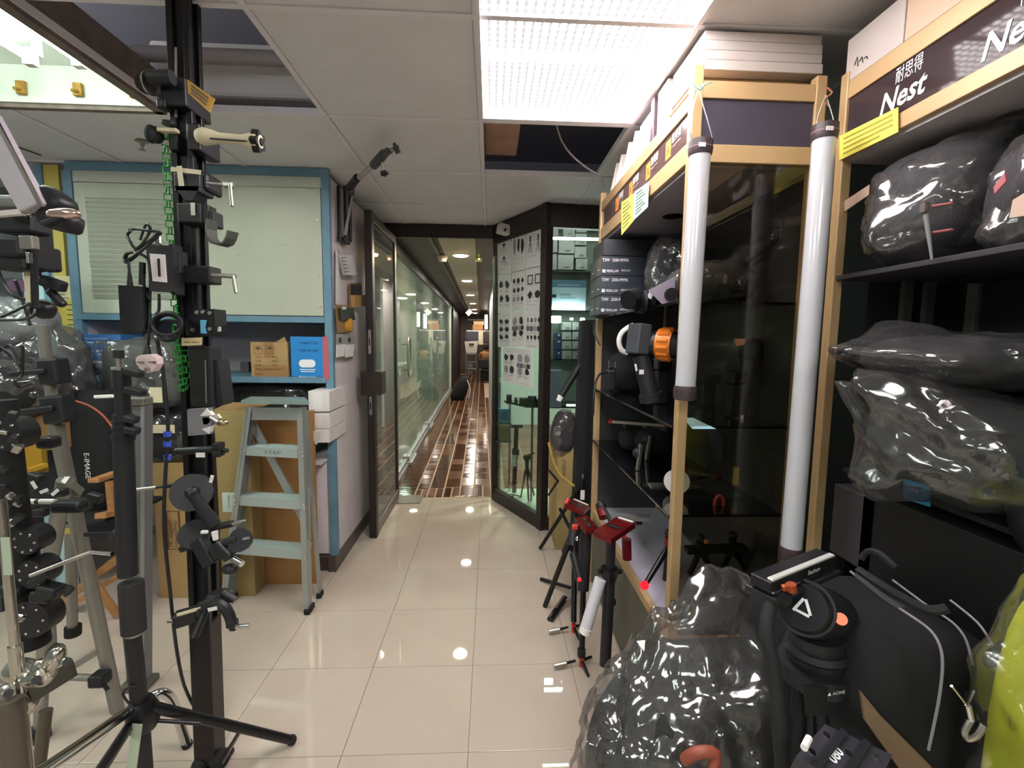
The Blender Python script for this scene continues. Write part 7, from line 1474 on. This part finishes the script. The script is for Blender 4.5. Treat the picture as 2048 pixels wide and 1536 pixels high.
a = P(172, 899, Y=2.55); text('E-IMAGE', 'lettering', M_wprint, t, (a.x, 2.535, P(172, 905, Y=2.54).z), (0, 0, -1), (1, 0, 0), .028, fitw=.14)
MB().box(P(208, 793, Y=2.5), (.10, .01, .018), (0, -.05, 0), bev=.004).build('white_tag', M_paper, t)
ch = thing('folding_chair', 'light wooden folding director chair behind the stands', 'chair', P(210, 1230, z=0))
M_wd = mat('chair_wood', '#b27f4e', rough=.5, var=.2, vs_=6, stretch=(1, 1, 6))
MB().bar(P(186, 962, Y=2.35), P(250, 940, Y=2.6), .05, .022, bev=.004).build('arm_rest', M_wd, ch); MB().bar(P(220, 962, Y=2.5), P(226, 1025, Y=2.5), .035, .03, up=EY, bev=.004).build('arm_post', M_wd, ch); MB().bar(P(200, 1032, Y=2.4), P(245, 1022, Y=2.6), .05, .03, bev=.004).build('seat_rail', M_wd, ch)
MB().bar(P(150, 1110, Y=2.6), P(236, 1232, z=.02), .045, .02, up=EY, bev=.004).build('leg', M_wd, ch); MB().bar(P(245, 1110, Y=2.65), P(110, 1215, z=.02), .045, .02, up=EY, bev=.004).build('leg', M_wd, ch); MB().bar(P(140, 1120, Y=2.3), P(165, 1090, Y=2.5), .04, .02, up=EY).build('leg', M_wd, ch)
MB().bar(P(120, 1225, Y=2.72), P(240, 1150, Y=2.76), .03, .02, up=EY).build('floor_rail', M_wd, ch); MB().cb(P(150, 1050, Y=2.5).x, P(240, 1050, Y=2.5).x, 2.45, 2.85, P(200, 1042, Y=2.5).z, P(200, 1036, Y=2.5).z).build('canvas_seat', M_fab, ch)
t = thing('yellow_crate', 'yellow wooden box frame seen behind the rods at the left', 'crate', P(50, 920, Y=2.2)); MB().cb(P(20, 900, Y=2.2).x, P(40, 900, Y=2.2).x, 2.2, 2.3, P(30, 945, Y=2.2).z, P(30, 888, Y=2.2).z).build('panel', mat('mustard_wood', '#b8942e', rough=.5), t); MB().cb(P(40, 900, Y=2.3).x, P(90, 900, Y=2.3).x, 2.3, 2.31, P(30, 945, Y=2.3).z, P(30, 880, Y=2.3).z).build('panel', mat('dark_mustard', '#7d6424', rough=.5), t)
MB().bar(P(22, 952, Y=2.15), P(90, 930, Y=2.3), .03, .02).build('rail', mat('mustard_wood', '#b8942e'), t); MB().bar(P(40, 950, Y=2.2), P(42, 985, Y=2.2), .03, .03, up=EY).build('post', mat('mustard_wood', '#b8942e'), t)
t = thing('brown_box', 'brown carton behind the silver leg at the left', 'box', P(60, 860, Y=2.5)); MB().cb(P(30, 840, Y=2.5).x, P(112, 840, Y=2.5).x, 2.5, 2.6, P(60, 900, Y=2.5).z, P(60, 810, Y=2.5).z).build('box', M_carton2, t)
# dark wrapped things in the recess behind the cartons, under the blue shelf
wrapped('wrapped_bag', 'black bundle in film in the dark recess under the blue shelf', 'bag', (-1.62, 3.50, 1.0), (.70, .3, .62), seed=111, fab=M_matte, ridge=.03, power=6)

# ================================================================== CORRIDOR: BACKPACK, PEOPLE AND STALL AT THE FAR END
bpk = thing('black_backpack', 'black bag standing on the corridor tiles by the green glass', 'bag', P(918, 803, z=0)); q = P(920, 802, z=0); s = q.y/933
bm_ = soft((q.x, q.y+.2, s*23), (s*34, .35, s*50), (.1, .12, 0), 121, 3, .04, 2, 4)
for v in bm_.bm.verts: v.co.x += (v.co.z-s*22)*.25*(1 if v.co.z > 0 else 0); k = 1-.55*max(0, min(1, (v.co.z-s*10)/(s*45))); v.co.x = q.x+s*3+(v.co.x-q.x-s*3)*k; v.co.z = max(v.co.z, .003)
smooth(bm_.build('bag', M_fab, bpk)); MB().path([(q.x+s*17, q.y+.02, s*6), (q.x+s*20, q.y+.02, s*25), (q.x+s*14, q.y+.05, s*42)], .012, sub=2).build('pale_strap', M_paper, bpk)
ey = 17.5
def E(u, v, Y=ey): return P(u, v, Y=Y)
E_ = ey/933
for nm2, lab, m2, cat, (u0, v0, u1, v1), D in (('high_shelf', 'brown high shelf with cartons at the far end of the corridor', mat('brown_shelf', '#4b392c'), 'shelf', (934, 637, 969, 640), .5), ('end_carton', 'upper pale carton on the far corridor shelf', mat('pale_carton', '#b59a6e'), 'box', (946, 641, 967, 649), .4), ('end_carton', 'lower orange-brown carton on the far corridor shelf', mat('orange_carton', '#a8763f'), 'box', (944, 649, 965, 660), .4), ('end_ledge', 'white ledge under the cartons at the far end of the corridor', M_wbox, 'shelf', (931, 660, 985, 663), .5), ('dark_screen', 'dark purple screen above the white crate at the corridor end', mat('purple_dark', '#3a3540'), 'screen', (929, 663, 956, 682), .05), ('dark_screen', 'dark brown screen behind the seated person', mat('brown_dark', '#43362f'), 'screen', (965, 664, 990, 685), .05), ('end_curtain', 'pale strip of curtain between the two dark screens', M_cr, 'curtain', (956, 661, 966, 690), .1)):
    a, b = E(u0, v0), E(u1, v1); t = thing(nm2, lab, cat, ((a.x+b.x)/2, ey+.6, b.z)); MB().cb(a.x, b.x, ey+.6, ey+.6+D, b.z, a.z, bev=.01).build('body', m2, t)
t = thing('white_crate', 'white tapered crate on a metal stool at the corridor end', 'crate', E(942, 706)); q = [E(929, 683), E(956, 682), E(953, 706), E(932, 706)]; MB().prism(q, (0, .4, 0)).build('crate', mat('crate_white', '#c9c1b0'), t); MB().prism([E(938, 687, ey-.02), E(948, 687, ey-.02), E(947, 690, ey-.02), E(939, 690, ey-.02)], (0, .02, 0)).build('grip_hole', M_black, t)
t = thing('metal_stool', 'thin metal stand under the white crate at the corridor end', 'stool', E(942, 748)); 
for u in (932, 952): MB().tube(E(u, 707), V((E(u, 707).x, ey, 0)), .02).build('leg', M_steel, t); MB().tube(E(u, 707)+V((0, .35, 0)), V((E(u, 707).x, ey+.35, 0)), .02).build('leg', M_steel, t)
for v in (708, 724, 738): MB().tube(E(932, v), E(952, v), .015).build('rung', M_steel, t)
MB().cb(E(935, 730).x, E(945, 730).x, ey+.05, ey+.3, .3, .75).build('box', M_pgrey, t)
t = thing('spot_lamp', 'white cylindrical spot lamp hanging in the corridor near its end', 'lamp', P(938, 625, Y=14)); MB().tube(P(934, 629, Y=14), P(942, 621, Y=14), .07).build('shade', glow('spot_shade', '#fff2dd', 1.0), t); MB().tube(P(939, 620, Y=14), V((P(939, 620, Y=14).x, 14, 2.71)), .02).build('stem', M_wbox, t)
for (u0, u1, v0, v1, lab) in ((969, 975, 628, 658, 'bright vertical window strip left at the corridor end'), (983, 988, 625, 655, 'bright vertical window strip right at the corridor end')):  # glowing strips stand in for bright windows
    a, b = E(u0, v0), E(u1, v1); tag(MB().cb(a.x, b.x, ey+.5, ey+.55, b.z, a.z).build('light_strip', glow('window_glow', '#fff0e0', 3)), lab, 'light')
# seated person seen from behind
pn = thing('person', 'person in an orange-brown top seated with their back to us at the corridor end', 'person', (E(972, 700).x, ey, 0)); cx = E(972, 700).x
bm = bmesh.new()
J = [((cx, ey, .52), .17), ((cx, ey+.02, .75), .16), ((cx, ey+.03, .98), .19), ((cx, ey+.04, 1.12), .12), ((cx, ey+.06, 1.2), .065), ((cx, ey+.08, 1.30), .09), ((cx, ey+.09, 1.38), .085),
     ((cx-.2, ey+.04, 1.08), .07), ((cx-.26, ey+.1, .85), .05), ((cx-.16, ey+.38, .82), .035), ((cx+.2, ey+.04, 1.08), .07), ((cx+.26, ey+.1, .85), .05), ((cx+.16, ey+.38, .82), .035),
     ((cx-.1, ey+.42, .50), .08), ((cx-.1, ey+.46, .08), .05), ((cx+.1, ey+.42, .50), .08), ((cx+.1, ey+.46, .08), .05)]
vs2 = [bm.verts.new(j[0]) for j in J]
for a, b in ((0, 1), (1, 2), (2, 3), (3, 4), (4, 5), (5, 6), (3, 7), (7, 8), (8, 9), (3, 10), (10, 11), (11, 12), (0, 13), (13, 14), (0, 15), (15, 16)): bm.edges.new((vs2[a], vs2[b]))
me = bpy.data.meshes.new('body'); o0 = ORG[pn.name]
for v in bm.verts: v.co -= o0
bm.to_mesh(me); bm.free(); ob = bpy.data.objects.new('body', me); col.objects.link(ob); ob.parent = pn; ORG[ob.name] = o0
md = ob.modifiers.new('skin', 'SKIN')
for i, (p_, r) in enumerate(J): me.skin_vertices[0].data[i].radius = (r, r*.8)
me.skin_vertices[0].data[0].use_root = True; md.use_smooth_shade = True; s2 = ob.modifiers.new('sub', 'SUBSURF'); s2.levels = 2; s2.render_levels = 2; me.materials.append(mat('tan_top', '#9c6b42', rough=.8))
smooth(soft((cx, ey+.05, 1.35), (.22, .23, .25), seed=131).build('hair', mat('dark_hair', '#2a1d17', rough=.7), pn))
t = thing('office_chair', 'black chair under the seated person at the corridor end', 'chair', (cx, ey, 0)); MB().cb(cx-.26, cx+.26, ey-.22, ey-.16, .55, .88, bev=.03).build('backrest', M_black, t); MB().cb(cx-.26, cx+.26, ey-.2, ey+.25, .42, .5, bev=.02).build('seat', M_black, t); MB().cb(cx-.25, cx+.2, ey-.15, ey+.2, .05, .40, bev=.02).build('base', M_matte, t)
for sx in (-.22, .22): MB().tube((cx+sx, ey-.2, .01), (cx+sx, ey-.19, .6), .02).build('leg', M_steel, t)
